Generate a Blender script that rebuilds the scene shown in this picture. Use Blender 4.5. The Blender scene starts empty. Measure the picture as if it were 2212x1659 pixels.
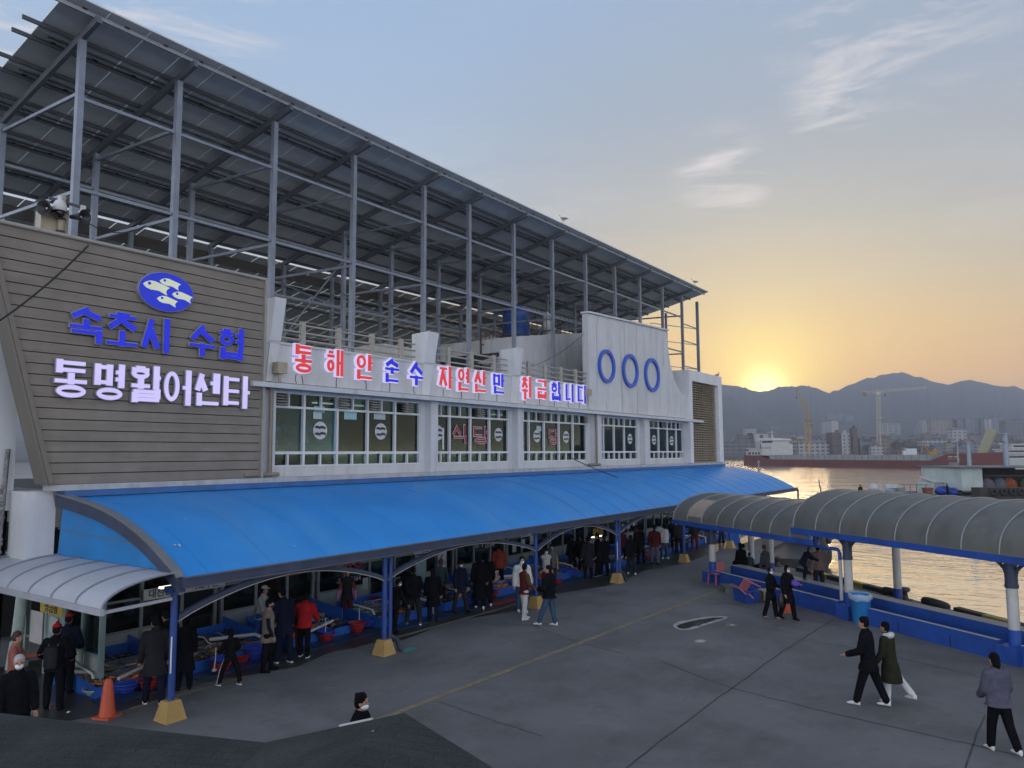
import bpy, math, random
from mathutils import Vector, Matrix
R = math.radians
sc = bpy.context.scene
COL = sc.collection
rnd = random.Random(7)

# ------------------------------------------------------------------ camera
YAW, PITCH, ROLL, FPX, EYE = 35.05, 5.2, -0.25, 1640.0, 5.15      # surveyed: x along the market front, y into the building
y_, p_, r_ = R(YAW), R(PITCH), R(ROLL)
FW = Vector((math.cos(y_)*math.cos(p_), math.sin(y_)*math.cos(p_), math.sin(p_)))
RT0 = Vector((math.sin(y_), -math.cos(y_), 0)); UP0 = RT0.cross(FW)
RT = RT0*math.cos(r_) + UP0*math.sin(r_); UP = -RT0*math.sin(r_) + UP0*math.cos(r_)
O = Vector((0, 0, EYE))
cd = bpy.data.cameras.new('camera'); cam = bpy.data.objects.new('camera', cd); COL.objects.link(cam)
cd.sensor_fit = 'HORIZONTAL'; cd.sensor_width = 36; cd.lens = FPX/2212*36
cd.clip_start = 0.1; cd.clip_end = 30000
cam.matrix_world = Matrix(((RT.x, UP.x, -FW.x, 0), (RT.y, UP.y, -FW.y, 0), (RT.z, UP.z, -FW.z, EYE), (0, 0, 0, 1)))
sc.camera = cam

# ------------------------------------------------------------------ sky, sun, exposure
SUN_AZ, SUN_EL = R(16.6), R(5.3)
SD = Vector((math.cos(SUN_AZ)*math.cos(SUN_EL), math.sin(SUN_AZ)*math.cos(SUN_EL), math.sin(SUN_EL)))
GD = Vector((math.cos(SUN_AZ)*math.cos(R(4.3)), math.sin(SUN_AZ)*math.cos(R(4.3)), math.sin(R(4.3))))
w = bpy.data.worlds.new('World'); sc.world = w; w.use_nodes = True
wn, wl = w.node_tree.nodes, w.node_tree.links
bg = wn['Background']
class NT:
    def __init__(s, tree): s.t = tree
    def n(s, typ, **k):
        o = s.t.nodes.new(typ)
        for a, v in k.items(): setattr(o, a, v)
        return o
    def l(s, a, b): s.t.links.new(a, b)
    def math(s, op, a, b=None, c=None, clamp=False):
        o = s.n('ShaderNodeMath', operation=op); o.use_clamp = clamp
        for i, v in enumerate((a, b, c)):
            if v is None: continue
            if isinstance(v, (int, float)): o.inputs[i].default_value = v
            else: s.l(v, o.inputs[i])
        return o.outputs[0]
    def vmath(s, op, a, b=None, scale=None):
        o = s.n('ShaderNodeVectorMath', operation=op)
        for i, v in enumerate((a, b)):
            if v is None: continue
            if hasattr(v, 'is_output') or hasattr(v, 'links'): s.l(v, o.inputs[i])
            else: o.inputs[i].default_value = v
        if scale is not None: s.l(scale, o.inputs['Scale'])
        return o
    def ramp(s, fac, pts, interp='LINEAR'):
        o = s.n('ShaderNodeValToRGB'); s.l(fac, o.inputs[0]); cr = o.color_ramp; cr.interpolation = interp
        while len(cr.elements) > 1: cr.elements.remove(cr.elements[-1])
        for i, (p, c) in enumerate(pts):
            e = cr.elements[0] if i == 0 else cr.elements.new(p)
            e.position = p; e.color = (*c, 1) if len(c) == 3 else c
        return o.outputs[0]
    def mix(s, fac, a, b, mode='MIX'):
        o = s.n('ShaderNodeMix', data_type='RGBA', blend_type=mode)
        for sock, v in ((o.inputs['Factor'], fac), (o.inputs['A'], a), (o.inputs['B'], b)):
            sock = [q for q in o.inputs if q.name == sock.name and (q.type == ('VALUE' if sock.name == 'Factor' else 'RGBA'))][0]
            if isinstance(v, (int, float)): sock.default_value = v
            elif isinstance(v, tuple): sock.default_value = (*v, 1)
            else: s.l(v, sock)
        return [q for q in o.outputs if q.type == 'RGBA'][0]
    def noise(s, vec, scale, detail=3, rough=.55, dist=0):
        o = s.n('ShaderNodeTexNoise'); o.inputs['Scale'].default_value = scale; o.inputs['Detail'].default_value = detail
        o.inputs['Roughness'].default_value = rough; o.inputs['Distortion'].default_value = dist
        if vec is not None: s.l(vec, o.inputs['Vector'])
        return o.outputs['Fac']
def ray(x, y): return FW + RT*((x-1106)/FPX) - UP*((y-829.5)/FPX)
W = NT(w.node_tree)
tc = W.n('ShaderNodeTexCoord').outputs['Generated']
dirv = W.vmath('NORMALIZE', tc).outputs[0]
sx = W.n('ShaderNodeSeparateXYZ'); W.l(dirv, sx.inputs[0])
dz = sx.outputs['Z']
cosS = W.vmath('DOT_PRODUCT', dirv, tuple(GD)).outputs['Value']
cool = W.ramp(dz, [(0, (.36, .27, .17)), (.09, (.40, .29, .165)), (.16, (.385, .335, .26)), (.24, (.345, .35, .345)), (.36, (.305, .35, .42)), (.55, (.285, .375, .52)), (1, (.27, .37, .54))])
warm = W.ramp(dz, [(0, (.62, .31, .045)), (.09, (.62, .335, .075)), (.15, (.57, .385, .15)), (.21, (.475, .395, .26)), (.29, (.385, .385, .36)), (.42, (.31, .365, .43)), (1, (.27, .37, .53))])
left = W.ramp(dz, [(0, (.42, .31, .18)), (.12, (.42, .35, .25)), (.22, (.40, .415, .415)), (.34, (.345, .43, .535)), (.5, (.30, .42, .60)), (1, (.29, .41, .62))])
sx_side = W.vmath('DOT_PRODUCT', dirv, (-math.sin(SUN_AZ), math.cos(SUN_AZ), 0)).outputs['Value']
cl = W.mix(W.math('MULTIPLY_ADD', sx_side, 1.4, .35, clamp=True), cool, left)
fac = W.n('ShaderNodeMapRange', interpolation_type='SMOOTHSTEP'); W.l(cosS, fac.inputs[0]); fac.inputs[1].default_value = .84; fac.inputs[2].default_value = .992
sky = W.mix(fac.outputs[0], cl, warm)
cp = W.math('MAXIMUM', cosS, 0)
def glow(power, col, prev):
    g = W.math('POWER', cp, power)
    o = W.vmath('SCALE', W.n('ShaderNodeCombineXYZ').outputs[0]); o.inputs[0].default_value = col
    for lk in list(o.inputs[0].links): w.node_tree.links.remove(lk)
    W.l(g, o.inputs['Scale'])
    return W.vmath('ADD', prev, o.outputs[0]).outputs[0]
sky = glow(3500, (1.5, 1.25, .6), sky); sky = glow(420, (.34, .36, .05), sky); sky = glow(70, (.13, .10, .0), sky)
# thin high cloud
pl = W.n('ShaderNodeCombineXYZ'); dd = W.math('ADD', dz, .12)
W.l(W.math('DIVIDE', sx.outputs['X'], dd), pl.inputs[0]); W.l(W.math('DIVIDE', sx.outputs['Y'], dd), pl.inputs[1])
mp = W.n('ShaderNodeMapping'); W.l(pl.outputs[0], mp.inputs[0]); mp.inputs['Rotation'].default_value = (0, 0, R(58)); mp.inputs['Scale'].default_value = (.62, 2.0, 1)
wv = W.vmath('MULTIPLY', dirv, (2.6, 2.6, 15)).outputs[0]; n1 = W.noise(wv, 2.2, 9, .66, .5); n2 = W.noise(pl.outputs[0], .55, 2, .5)
cm = W.math('MULTIPLY', W.ramp(n1, [(.44, (0, 0, 0)), (.70, (1, 1, 1))]), W.ramp(n2, [(.45, (0, 0, 0)), (.60, (1, 1, 1))]))
sky = W.mix(W.math('MULTIPLY', W.math('MULTIPLY', cm, .35), W.ramp(dz, [(.22, (.12, .12, .12)), (.34, (1, 1, 1))])), sky, (.66, .63, .62))
for (px, py), lo_, amt_ in (((330, 70), .9885, .9), ((1900, 30), .990, .8), ((1560, 378), .9975, .9), ((1790, 235), .9985, .7), ((120, 20), .99, .8)):
    cd_ = ray(px, py).normalized(); dt = W.vmath('DOT_PRODUCT', dirv, tuple(cd_)).outputs['Value']; mr = W.n('ShaderNodeMapRange', interpolation_type='SMOOTHSTEP'); W.l(dt, mr.inputs[0]); mr.inputs[1].default_value = lo_; mr.inputs[2].default_value = 1.0
    sky = W.mix(W.math('MULTIPLY', W.math('MULTIPLY', mr.outputs[0], W.ramp(n1, [(.46, (0, 0, 0)), (.70, (1, 1, 1))])), amt_), sky, (.66, .62, .62))
# unseen sky behind the camera, brightened as added fill for the shaded facade
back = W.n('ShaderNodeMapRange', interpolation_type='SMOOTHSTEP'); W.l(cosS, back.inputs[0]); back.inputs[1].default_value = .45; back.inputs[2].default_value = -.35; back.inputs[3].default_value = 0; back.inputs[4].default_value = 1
east_fill = W.ramp(dz, [(0, (1.12, 1.16, 1.25)), (.30, (1.14, 1.19, 1.32)), (.6, (.62, .68, .84)), (1, (.36, .45, .64))])
sky = W.mix(back.outputs[0], sky, east_fill)
thru = W.math('EXPONENT', W.math('DIVIDE', .105, W.math('ADD', W.math('ABSOLUTE', dz), .045)))
sky = W.vmath('SCALE', sky, scale=thru).outputs[0]
nish = W.n('ShaderNodeTexSky', sky_type='NISHITA'); nish.sun_disc = False; nish.sun_elevation = SUN_EL; nish.sun_rotation = math.pi/2 - SUN_AZ; nish.dust_density = 3
ns = W.vmath('SCALE', nish.outputs[0]); ns.inputs['Scale'].default_value = .006
sky = W.vmath('ADD', sky, ns.outputs[0]).outputs[0]
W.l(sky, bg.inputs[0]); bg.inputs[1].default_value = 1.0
sd = bpy.data.lights.new('sun', 'SUN'); sd.energy = 0.2; sd.angle = R(8); sd.color = (1, .72, .42)
sun = bpy.data.objects.new('sun', sd); COL.objects.link(sun); sun.rotation_euler = SD.to_track_quat('Z', 'Y').to_euler()
sc.view_settings.view_transform = 'Standard'; sc.view_settings.look = 'None'; sc.view_settings.exposure = 0; sc.view_settings.gamma = 1
cy = sc.cycles; cy.max_bounces = 6; cy.diffuse_bounces = 3; cy.glossy_bounces = 3; cy.transmission_bounces = 4; cy.transparent_max_bounces = 8; cy.volume_bounces = 0
cy.use_denoising = True; cy.sample_clamp_indirect = 4; cy.caustics_reflective = False; cy.caustics_refractive = False

# ------------------------------------------------------------------ survey helpers: a sight line to a point on a known plane
def on(ax, val, x, y):
    d = ray(x, y); return O + d*((val-O[ax])/d[ax])
def gz(x, y, z=0): return on(2, z, x, y)
def depth(d, x, y):
    r = ray(x, y); return O + r*(d/r.dot(Vector((math.cos(y_), math.sin(y_), 0))))
def V(*a): return Vector(a)

# ------------------------------------------------------------------ materials
MATS = {}
def mat(name, col, rough=.6, metal=0, var=.12, scale=3, bump=0, spec=.4, dark=None, amt=0, dscale=1.2, streak=False, bscale=None, trans=0, alpha=None):
    if name in MATS: return MATS[name]
    m = bpy.data.materials.new(name); m.use_nodes = True; T = NT(m.node_tree); b = m.node_tree.nodes['Principled BSDF']
    pos = T.n('ShaderNodeTexCoord').outputs['Object']
    n = T.noise(pos, scale, 5, .6)
    lo = tuple(max(0, c*(1-var)) for c in col); hi = tuple(min(1, c*(1+var)) for c in col)
    c = T.ramp(n, [(.3, lo), (.7, hi)])
    if dark:
        if streak:
            mpn = T.n('ShaderNodeMapping'); T.l(pos, mpn.inputs[0]); mpn.inputs['Scale'].default_value = streak if isinstance(streak, tuple) else (1, 1, .12); dp = mpn.outputs[0]
        else: dp = pos
        dn = T.noise(dp, dscale, 6, .65)
        c = T.mix(T.math('MULTIPLY', T.ramp(dn, [(.46, (0, 0, 0)), (.68, (1, 1, 1))]), amt), c, dark)
    T.l(c, b.inputs['Base Color'])
    rr = T.math('MULTIPLY_ADD', n, .25, max(0, rough-.125)); T.l(rr, b.inputs['Roughness'])
    b.inputs['Metallic'].default_value = metal; b.inputs['Specular IOR Level'].default_value = spec
    if trans: b.inputs['Transmission Weight'].default_value = trans
    if bump:
        bn = T.n('ShaderNodeBump'); bn.inputs['Strength'].default_value = bump; bn.inputs['Distance'].default_value = .02
        T.l(T.noise(pos, bscale or scale*6, 4), bn.inputs['Height']); T.l(bn.outputs[0], b.inputs['Normal'])
    MATS[name] = m; return m
def emit(name, col, s=1.0):
    if name in MATS: return MATS[name]
    m = bpy.data.materials.new(name); m.use_nodes = True; T = NT(m.node_tree); b = m.node_tree.nodes['Principled BSDF']
    b.inputs['Base Color'].default_value = (*[c*.25 for c in col], 1); b.inputs['Emission Color'].default_value = (*col, 1); b.inputs['Roughness'].default_value = .4
    pos = T.n('ShaderNodeTexCoord').outputs['Object']
    T.l(T.math('MULTIPLY_ADD', T.noise(pos, 1.4, 2), s*.35, s*.82), b.inputs['Emission Strength'])
    MATS[name] = m; return m
def glass(name, tint, gl=.5, rough=.03):
    m = bpy.data.materials.new(name); m.use_nodes = True; T = NT(m.node_tree); m.node_tree.nodes.clear()
    out = T.n('ShaderNodeOutputMaterial'); tr = T.n('ShaderNodeBsdfTransparent'); tr.inputs[0].default_value = (*tint, 1)
    g = T.n('ShaderNodeBsdfGlossy'); g.inputs['Roughness'].default_value = rough; g.inputs[0].default_value = (.70, .95, .95, 1)
    f = T.n('ShaderNodeFresnel'); f.inputs[0].default_value = 1.5
    mx = T.n('ShaderNodeMixShader'); T.l(T.math('MULTIPLY_ADD', f.outputs[0], gl, .004), mx.inputs[0]); T.l(tr.outputs[0], mx.inputs[1]); T.l(g.outputs[0], mx.inputs[2]); T.l(mx.outputs[0], out.inputs[0])
    MATS[name] = m; return m

def translucent(m, f, col):
    T = NT(m.node_tree); out = [n for n in m.node_tree.nodes if n.type == 'OUTPUT_MATERIAL'][0]; src = out.inputs[0].links[0].from_socket
    t = T.n('ShaderNodeBsdfTranslucent'); t.inputs[0].default_value = (*col, 1); mx = T.n('ShaderNodeMixShader'); mx.inputs[0].default_value = f
    T.l(src, mx.inputs[1]); T.l(t.outputs[0], mx.inputs[2]); T.l(mx.outputs[0], out.inputs[0])
# ------------------------------------------------------------------ mesh collector
ORG = {}
class MB:
    def __init__(s): s.v = []; s.f = []; s.sm = []; s.mi = []; s.m = 0
    def add(s, vs, fs, smooth=False):
        o = len(s.v); s.v += [tuple(q) for q in vs]
        for f in fs: s.f.append(tuple(o+i for i in f)); s.sm.append(smooth); s.mi.append(s.m)
        return s
    def box(s, lo, hi):
        a, b = lo, hi
        vs = [(a[0], a[1], a[2]), (b[0], a[1], a[2]), (b[0], b[1], a[2]), (a[0], b[1], a[2]), (a[0], a[1], b[2]), (b[0], a[1], b[2]), (b[0], b[1], b[2]), (a[0], b[1], b[2])]
        return s.add(vs, [(0, 3, 2, 1), (4, 5, 6, 7), (0, 1, 5, 4), (1, 2, 6, 5), (2, 3, 7, 6), (3, 0, 4, 7)])
    def bar(s, p, q, w, h=None, up=(0, 0, 1)):
        p, q = Vector(p), Vector(q); h = h or w; d = (q-p).normalized(); u = Vector(up)
        if abs(d.dot(u)) > .95: u = Vector((0, 1, 0))
        sd_ = d.cross(u).normalized(); u = sd_.cross(d)
        vs = [c + sd_*(a*w/2) + u*(b*h/2) for c in (p, q) for a, b in ((-1, -1), (1, -1), (1, 1), (-1, 1))]
        return s.add(vs, [(0, 1, 2, 3), (7, 6, 5, 4), (0, 4, 5, 1), (1, 5, 6, 2), (2, 6, 7, 3), (3, 7, 4, 0)])
    def tube(s, pts, r, n=8, caps=True):
        pts = [Vector(p) for p in pts]; rs = r if isinstance(r, (list, tuple)) else [r]*len(pts); rings = []; u = None
        for i, p in enumerate(pts):
            d = (pts[min(i+1, len(pts)-1)] - pts[max(i-1, 0)]).normalized()
            if u is None: u = d.orthogonal().normalized()
            u = (u - d*u.dot(d)).normalized(); b = d.cross(u)
            rings.append([p + (u*math.cos(2*math.pi*k/n) + b*math.sin(2*math.pi*k/n))*rs[i] for k in range(n)])
        return s.loft(rings, caps, True)
    def loft(s, rings, caps=True, smooth=True):
        n = len(rings[0]); vs = [q for rg in rings for q in rg]; fs = []
        for i in range(len(rings)-1):
            for k in range(n): fs.append((i*n+k, i*n+(k+1) % n, (i+1)*n+(k+1) % n, (i+1)*n+k))
        s.add(vs, fs, smooth)
        if caps:
            s.add(rings[0], [tuple(range(n))[::-1]]); s.add(rings[-1], [tuple(range(n))])
        return s
    def lathe(s, c, prof, n=20, caps=False, sx=1, sy=1):
        return s.loft([[(c[0]+r*sx*math.cos(2*math.pi*k/n), c[1]+r*sy*math.sin(2*math.pi*k/n), c[2]+z) for k in range(n)] for r, z in prof], caps)
    def ell(s, c, r, n=12, m=8):
        c = Vector(c); rings = []
        for i in range(1, m):
            a = math.pi*i/m
            rings.append([(c[0]+r[0]*math.sin(a)*math.cos(2*math.pi*k/n), c[1]+r[1]*math.sin(a)*math.sin(2*math.pi*k/n), c[2]-r[2]*math.cos(a)) for k in range(n)])
        o = len(s.v); s.loft(rings, False)
        b = len(s.v); s.v += [(c[0], c[1], c[2]-r[2]), (c[0], c[1], c[2]+r[2])]
        for k in range(n):
            s.f.append((b, o+(k+1) % n, o+k)); s.f.append((b+1, o+(m-2)*n+k, o+(m-2)*n+(k+1) % n)); s.sm += [True, True]; s.mi += [s.m, s.m]
        return s
    def prism(s, poly, ext, smooth=False):
        """poly: list of 3-D points in one plane; ext: extrusion vector."""
        e = Vector(ext); n = len(poly); a = [Vector(p) for p in poly]; b = [p+e for p in a]
        return s.add(a+b, [tuple(range(n))[::-1], tuple(range(n, 2*n))] + [(i, (i+1) % n, n+(i+1) % n, n+i) for i in range(n)], smooth)
    def grid(s, fn, nu, nv, smooth=True):
        vs = [fn(i/nu, j/nv) for j in range(nv+1) for i in range(nu+1)]
        return s.add(vs, [(j*(nu+1)+i, j*(nu+1)+i+1, (j+1)*(nu+1)+i+1, (j+1)*(nu+1)+i) for j in range(nv) for i in range(nu)], smooth)
    def xf(s, M):
        s.v = [tuple(M @ Vector(p)) for p in s.v]; return s
    def mesh(s, name, mats, off=None):
        me = bpy.data.meshes.new(name)
        vs = s.v if off is None else [(p[0]-off[0], p[1]-off[1], p[2]-off[2]) for p in s.v]
        me.from_pydata(vs, [], s.f)
        for m in (mats if isinstance(mats, (list, tuple)) else [mats]): me.materials.append(m)
        me.polygons.foreach_set('use_smooth', s.sm); me.polygons.foreach_set('material_index', s.mi); me.update()
        return me
    def build(s, name, mats, par=None, label=None, off='auto'):
        if off == 'auto': off = ORG.get(par.name) if par is not None else None
        o = bpy.data.objects.new(name, s.mesh(name, mats, off)); COL.objects.link(o)
        if par is not None:
            o.parent = par
            if par.name in ORG: ORG[o.name] = ORG[par.name]
        if label: o['label'] = label
        return o
def root(name, label, cat, loc=(0, 0, 0), rz=0, group=None, world=False):
    """an Empty at the base of a thing; world=True: its parts are written in world coordinates"""
    o = bpy.data.objects.new(name, None); COL.objects.link(o); o.empty_display_size = .2
    o.location = loc; o.rotation_euler = (0, 0, rz); o['label'] = label; o['category'] = cat
    if group: o['group'] = group
    if world: ORG[o.name] = Vector(loc)
    return o
def tag(o, label, cat, group=None):
    o['label'] = label; o['category'] = cat
    if group: o['group'] = group
    return o
def single(mb, name, m, label, cat, loc=(0, 0, 0), rz=0, group=None, world=False):
    o = mb.build(name, m, None, off=loc if world else None); o.location = loc; o.rotation_euler = (0, 0, rz); return tag(o, label, cat, group)
def struct(mb, name, m):
    o = mb.build(name, m); o['kind'] = 'structure'; return o
def dup(o, loc, rz=0, label=None):
    r = o.copy(); COL.objects.link(r); r.location = loc; r.rotation_euler = (0, 0, rz)
    if label: r['label'] = label
    def kids(a, b):
        for ch in list(a.children):
            c = ch.copy(); COL.objects.link(c); c.parent = b; kids(ch, c)
    kids(o, r); return r
def text(s, name, m, par, loc, size, rot=(math.pi/2, 0, 0), bold=0, align='CENTER', ext=.004, sx=1, off=True):
    c = bpy.data.curves.new(name, 'FONT'); c.body = s; c.size = size; c.extrude = ext; c.align_x = align; c.align_y = 'CENTER'; c.offset = bold; c.resolution_u = 2
    t = bpy.data.objects.new(name, c); COL.objects.link(t)
    me = bpy.data.meshes.new_from_object(t.evaluated_get(bpy.context.evaluated_depsgraph_get())); bpy.data.objects.remove(t)
    me.materials.clear(); me.materials.append(m)
    o = bpy.data.objects.new(name, me); COL.objects.link(o); o.rotation_euler = rot; o.scale = (sx, 1, 1)
    if par is not None:
        o.parent = par
        if par.name in ORG: loc = Vector(loc) - ORG[par.name]
    o.location = loc; return o

# materials used across the place
white = mat('white_paint', (.52, .53, .54), .55, 0, .06, 1.5, .12, dark=(.30, .29, .27), amt=.38, dscale=1.1, streak=(1.2, 1.2, .16))
pier_m = mat('white_plaster', (.60, .61, .62), .55, 0, .05, 2, .12, dark=(.36, .35, .33), amt=.30, dscale=1.3, streak=(1, 1, .2))
T = NT(white.node_tree); b = white.node_tree.nodes['Principled BSDF']; pos = T.n('ShaderNodeTexCoord').outputs['Object']; src = b.inputs['Base Color'].links[0].from_socket
mpn = T.n('ShaderNodeMapping'); T.l(pos, mpn.inputs[0]); mpn.inputs['Scale'].default_value = (2.6, 2.6, .22)
T.l(T.mix(T.math('MULTIPLY', T.ramp(T.noise(mpn.outputs[0], 1.0, 5, .6), [(.60, (0, 0, 0)), (.74, (1, 1, 1))]), .55), src, (.30, .21, .13)), b.inputs['Base Color'])
frame_m = mat('window_frame_white', (.60, .61, .61), .4, 0, .05)
steel = mat('galvanised_steel', (.20, .23, .28), .45, .35, .16, 2.2, dark=(.17, .16, .15), amt=.35, streak=(2, 2, .3))
steel_d = mat('purlin_steel', (.075, .08, .088), .6, .2, .2, 2)
panel_m = mat('panel_backsheet', (.58, .60, .60), .6, 0, .10, .5, dark=(.46, .49, .50), amt=.5, dscale=.35)
black = mat('black_plastic', (.018, .018, .02), .45)
dark = mat('dark_recess', (.02, .022, .024), .8)
blue_p = mat('blue_paint', (.022, .06, .24), .5, 0, .15, 2, .08, dark=(.03, .045, .10), amt=.5, dscale=1.6)
beam_m = mat('weathered_beam', (.042, .055, .098), .6, 0, .22, 2.2, .1, dark=(.035, .04, .055), amt=.7, dscale=2.4)
footing_m = mat('yellow_footing', (.42, .27, .085), .75, 0, .16, 3, .2, dark=(.16, .11, .06), amt=.6, dscale=3)
tan_m = mat('tan_metal', (.24, .21, .17), .6, 0, .1, 3)
beige_m = mat('beige_paint', (.36, .32, .24), .6, 0, .1, 3, dark=(.18, .13, .09), amt=.4, dscale=4)
cable_m = mat('black_cable', (.015, .015, .017), .6)
rubber = mat('tyre_rubber', (.02, .02, .021), .8, 0, .2, 6, .2)
cream = mat('cream_rail', (.33, .31, .27), .55)

# ================================================================== GROUND, QUAY, WATER
D = V(.576, .818, 0); P = V(.818, -.576, 0); P0 = V(22.4, .7, 0)     # shelter line: along the quay, and out towards the water
def sp(s, p, z=0): return P0 + D*s + P*p + V(0, 0, z)
quay_poly = [sp(-60, 3.1), sp(-2, 3.1), sp(16.5, 5.7), V(41, 12.9, 0), V(55.5, 13.0, 0), V(55.5, 90, 0), V(-80, 90, 0), V(-80, -50, 0)]
concrete = mat('apron_concrete', (.150, .146, .143), .8, 0, .22, .35, .25, .25, dark=(.075, .072, .07), amt=.6, dscale=.5, bscale=14)
T = NT(concrete.node_tree); b = concrete.node_tree.nodes['Principled BSDF']
pos = T.n('ShaderNodeTexCoord').outputs['Object']
src = b.inputs['Base Color'].links[0].from_socket
mpn = T.n('ShaderNodeMapping'); T.l(pos, mpn.inputs[0]); mpn.inputs['Rotation'].default_value = (0, 0, R(-50)); mpn.inputs['Scale'].default_value = (.25, 2.2, 1)
c1 = T.mix(T.math('MULTIPLY', T.ramp(T.noise(mpn.outputs[0], .8, 6, .65), [(.5, (0, 0, 0)), (.75, (1, 1, 1))]), .35), src, (.17, .165, .165))
c2 = T.mix(T.math('MULTIPLY', T.ramp(T.noise(pos, 9, 4, .7), [(.62, (0, 0, 0)), (.74, (1, 1, 1))]), .4), c1, (.045, .045, .045))
c3 = T.mix(T.math('MULTIPLY', T.ramp(T.noise(pos, 60, 3, .8), [(.40, (0, 0, 0)), (.62, (1, 1, 1))]), .30), c2, (.075, .073, .072))
c4 = T.mix(T.math('MULTIPLY', T.ramp(T.noise(pos, 1.7, 7, .75, 1.2), [(.56, (0, 0, 0)), (.66, (1, 1, 1))]), .42), c3, (.085, .083, .08))
c5 = T.mix(T.math('MULTIPLY', T.ramp(T.noise(pos, .9, 8, .7, .8), [(.60, (0, 0, 0)), (.70, (1, 1, 1))]), .4), c4, (.21, .205, .20))
T.l(c5, b.inputs['Base Color'])
m = MB(); m.prism(quay_poly, (0, 0, -3)); struct(m, 'quay_ground', concrete)
wet = mat('wet_concrete', (.042, .039, .034), .34, 0, .35, .9, .2, .5, dark=(.02, .026, .02), amt=.6, dscale=.7)
m = MB()
pts = [(6.2, 16.2), (8.5, 15.6), (10.5, 15.9), (12.5, 15.2), (14, 15.6), (16, 14.9), (18.5, 15.3), (21, 14.5), (24, 15.1), (27, 14.2), (31, 14.7), (34, 14.1), (40, 14.4), (53, 14.3), (53, 21.2), (6.2, 21.2)]
m.add([(x, y, .004) for x, y in pts], [tuple(range(len(pts)))]); struct(m, 'wet_ground', wet)
joint = mat('joint_tar', (.055, .053, .053), .8, 0, .5, 2)
def strip(pts, w, z=.004):
    m = MB()
    for i in range(len(pts)-1):
        a, c = Vector(pts[i]), Vector(pts[i+1]); n = (c-a).normalized(); n = V(-n.y, n.x, 0)*w/2
        m.add([(a+n).to_tuple()[:2]+(z,), (a-n).to_tuple()[:2]+(z,), (c-n).to_tuple()[:2]+(z,), (c+n).to_tuple()[:2]+(z,)], [(0, 1, 2, 3)])
    return m
for L, wd in (([(1800, 1337), (1690, 1408), (1580, 1487), (1430, 1597), (1330, 1680)], .035), ([(1425, 1428), (1580, 1487), (1680, 1512), (1830, 1548), (2060, 1600), (2260, 1645)], .03), ([(1560, 1300), (1640, 1318), (1720, 1333), (1770, 1345), (1820, 1352)], .03),
              ([(1150, 1352), (1250, 1388), (1345, 1412)], .025), ([(1040, 1345), (1150, 1352)], .02), ([(945, 1515), (1060, 1555), (1170, 1590)], .02), ([(1700, 1378), (1860, 1402), (1990, 1432), (2130, 1466)], .02), ([(2125, 1545), (2085, 1660)], .03), ([(1420, 1235), (1530, 1248)], .02), ([(1245, 1272), (1430, 1300), (1540, 1320)], .02), ([(1590, 1252), (1690, 1330)], .012)):
    q = []
    for i in range(len(L)-1):
        for k in range(6):
            t = k/6; g = gz(L[i][0]*(1-t)+L[i+1][0]*t, L[i][1]*(1-t)+L[i+1][1]*t); q.append(g + V(rnd.uniform(-.02, .02), rnd.uniform(-.02, .02), 0))
    q.append(gz(*L[-1])); o = struct(strip(q, wd, .005), 'ground_joint', joint)
# worn yellow line
ym = mat('worn_yellow_line', (.205, .165, .095), .8, 0, .3, 6, dark=(.12, .115, .11), amt=1.0, dscale=2.2)
a, c = V(9.2, 10.98, 0), V(28.2, 10.36, 0); struct(strip([a, c], .17, .006), 'lane_marking', ym)
a, c = V(8.6, 15.55, 0), V(11.4, 15.5, 0); struct(strip([a, c], .13, .008), 'lane_marking', ym)
struct(strip([V(13.6, 15.3, 0), V(23, 15.1, 0)], .14, .008), 'lane_marking', ym)
# puddle and its dry pale rim
def blob_sheet(pts, z, name, m_):
    n_ = len(pts); sm = []
    for i in range(n_):
        a, b_, c, d = (pts[(i+k) % n_] for k in (-1, 0, 1, 2))
        for t_ in (0, .25, .5, .75): sm.append(tuple(.5*(2*b_[j]+(c[j]-a[j])*t_+(2*a[j]-5*b_[j]+4*c[j]-d[j])*t_**2+(3*b_[j]-a[j]-3*c[j]+d[j])*t_**3) for j in (0, 1)))
    pts = sm
    m = MB(); q = [gz(*p_) for p_ in pts]; m.add([(g.x, g.y, z) for g in q], [tuple(range(len(q)))]); return struct(m, name, m_)
rim = mat('silt_rim', (.36, .35, .33), .9, 0, .25, 5, dark=(.14, .136, .133), amt=.9, dscale=4)
water_m = mat('puddle_water', (.02, .022, .022), .2, 0, .3, 3, .03, .5)
mud = mat('puddle_mud', (.030, .028, .024), .7, 0, .6, 2.5, .3, .1)
blob_sheet([(1454, 1352), (1466, 1343), (1490, 1339), (1515, 1334), (1545, 1331), (1572, 1333), (1560, 1340), (1540, 1346), (1520, 1352), (1495, 1360), (1468, 1361)], .007, 'puddle_rim', rim)
blob_sheet([(1463, 1352), (1480, 1346), (1502, 1341), (1525, 1337), (1550, 1334.5), (1564, 1335.5), (1545, 1340), (1528, 1344), (1505, 1352), (1482, 1358.5), (1468, 1358)], .011, 'puddle', mud)
blob_sheet([(1500, 1349), (1515, 1342), (1535, 1339), (1552, 1336.5), (1543, 1341), (1520, 1348), (1508, 1352)], .014, 'puddle_water', water_m)
def ell_pts(cx, cy, a, b_, n=14, s=0):
    r = random.Random(s); return [(cx+a*math.cos(2*math.pi*k/n)*r.uniform(.85, 1.1), cy+b_*math.sin(2*math.pi*k/n)*r.uniform(.85, 1.1)) for k in range(n)][::-1]
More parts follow.
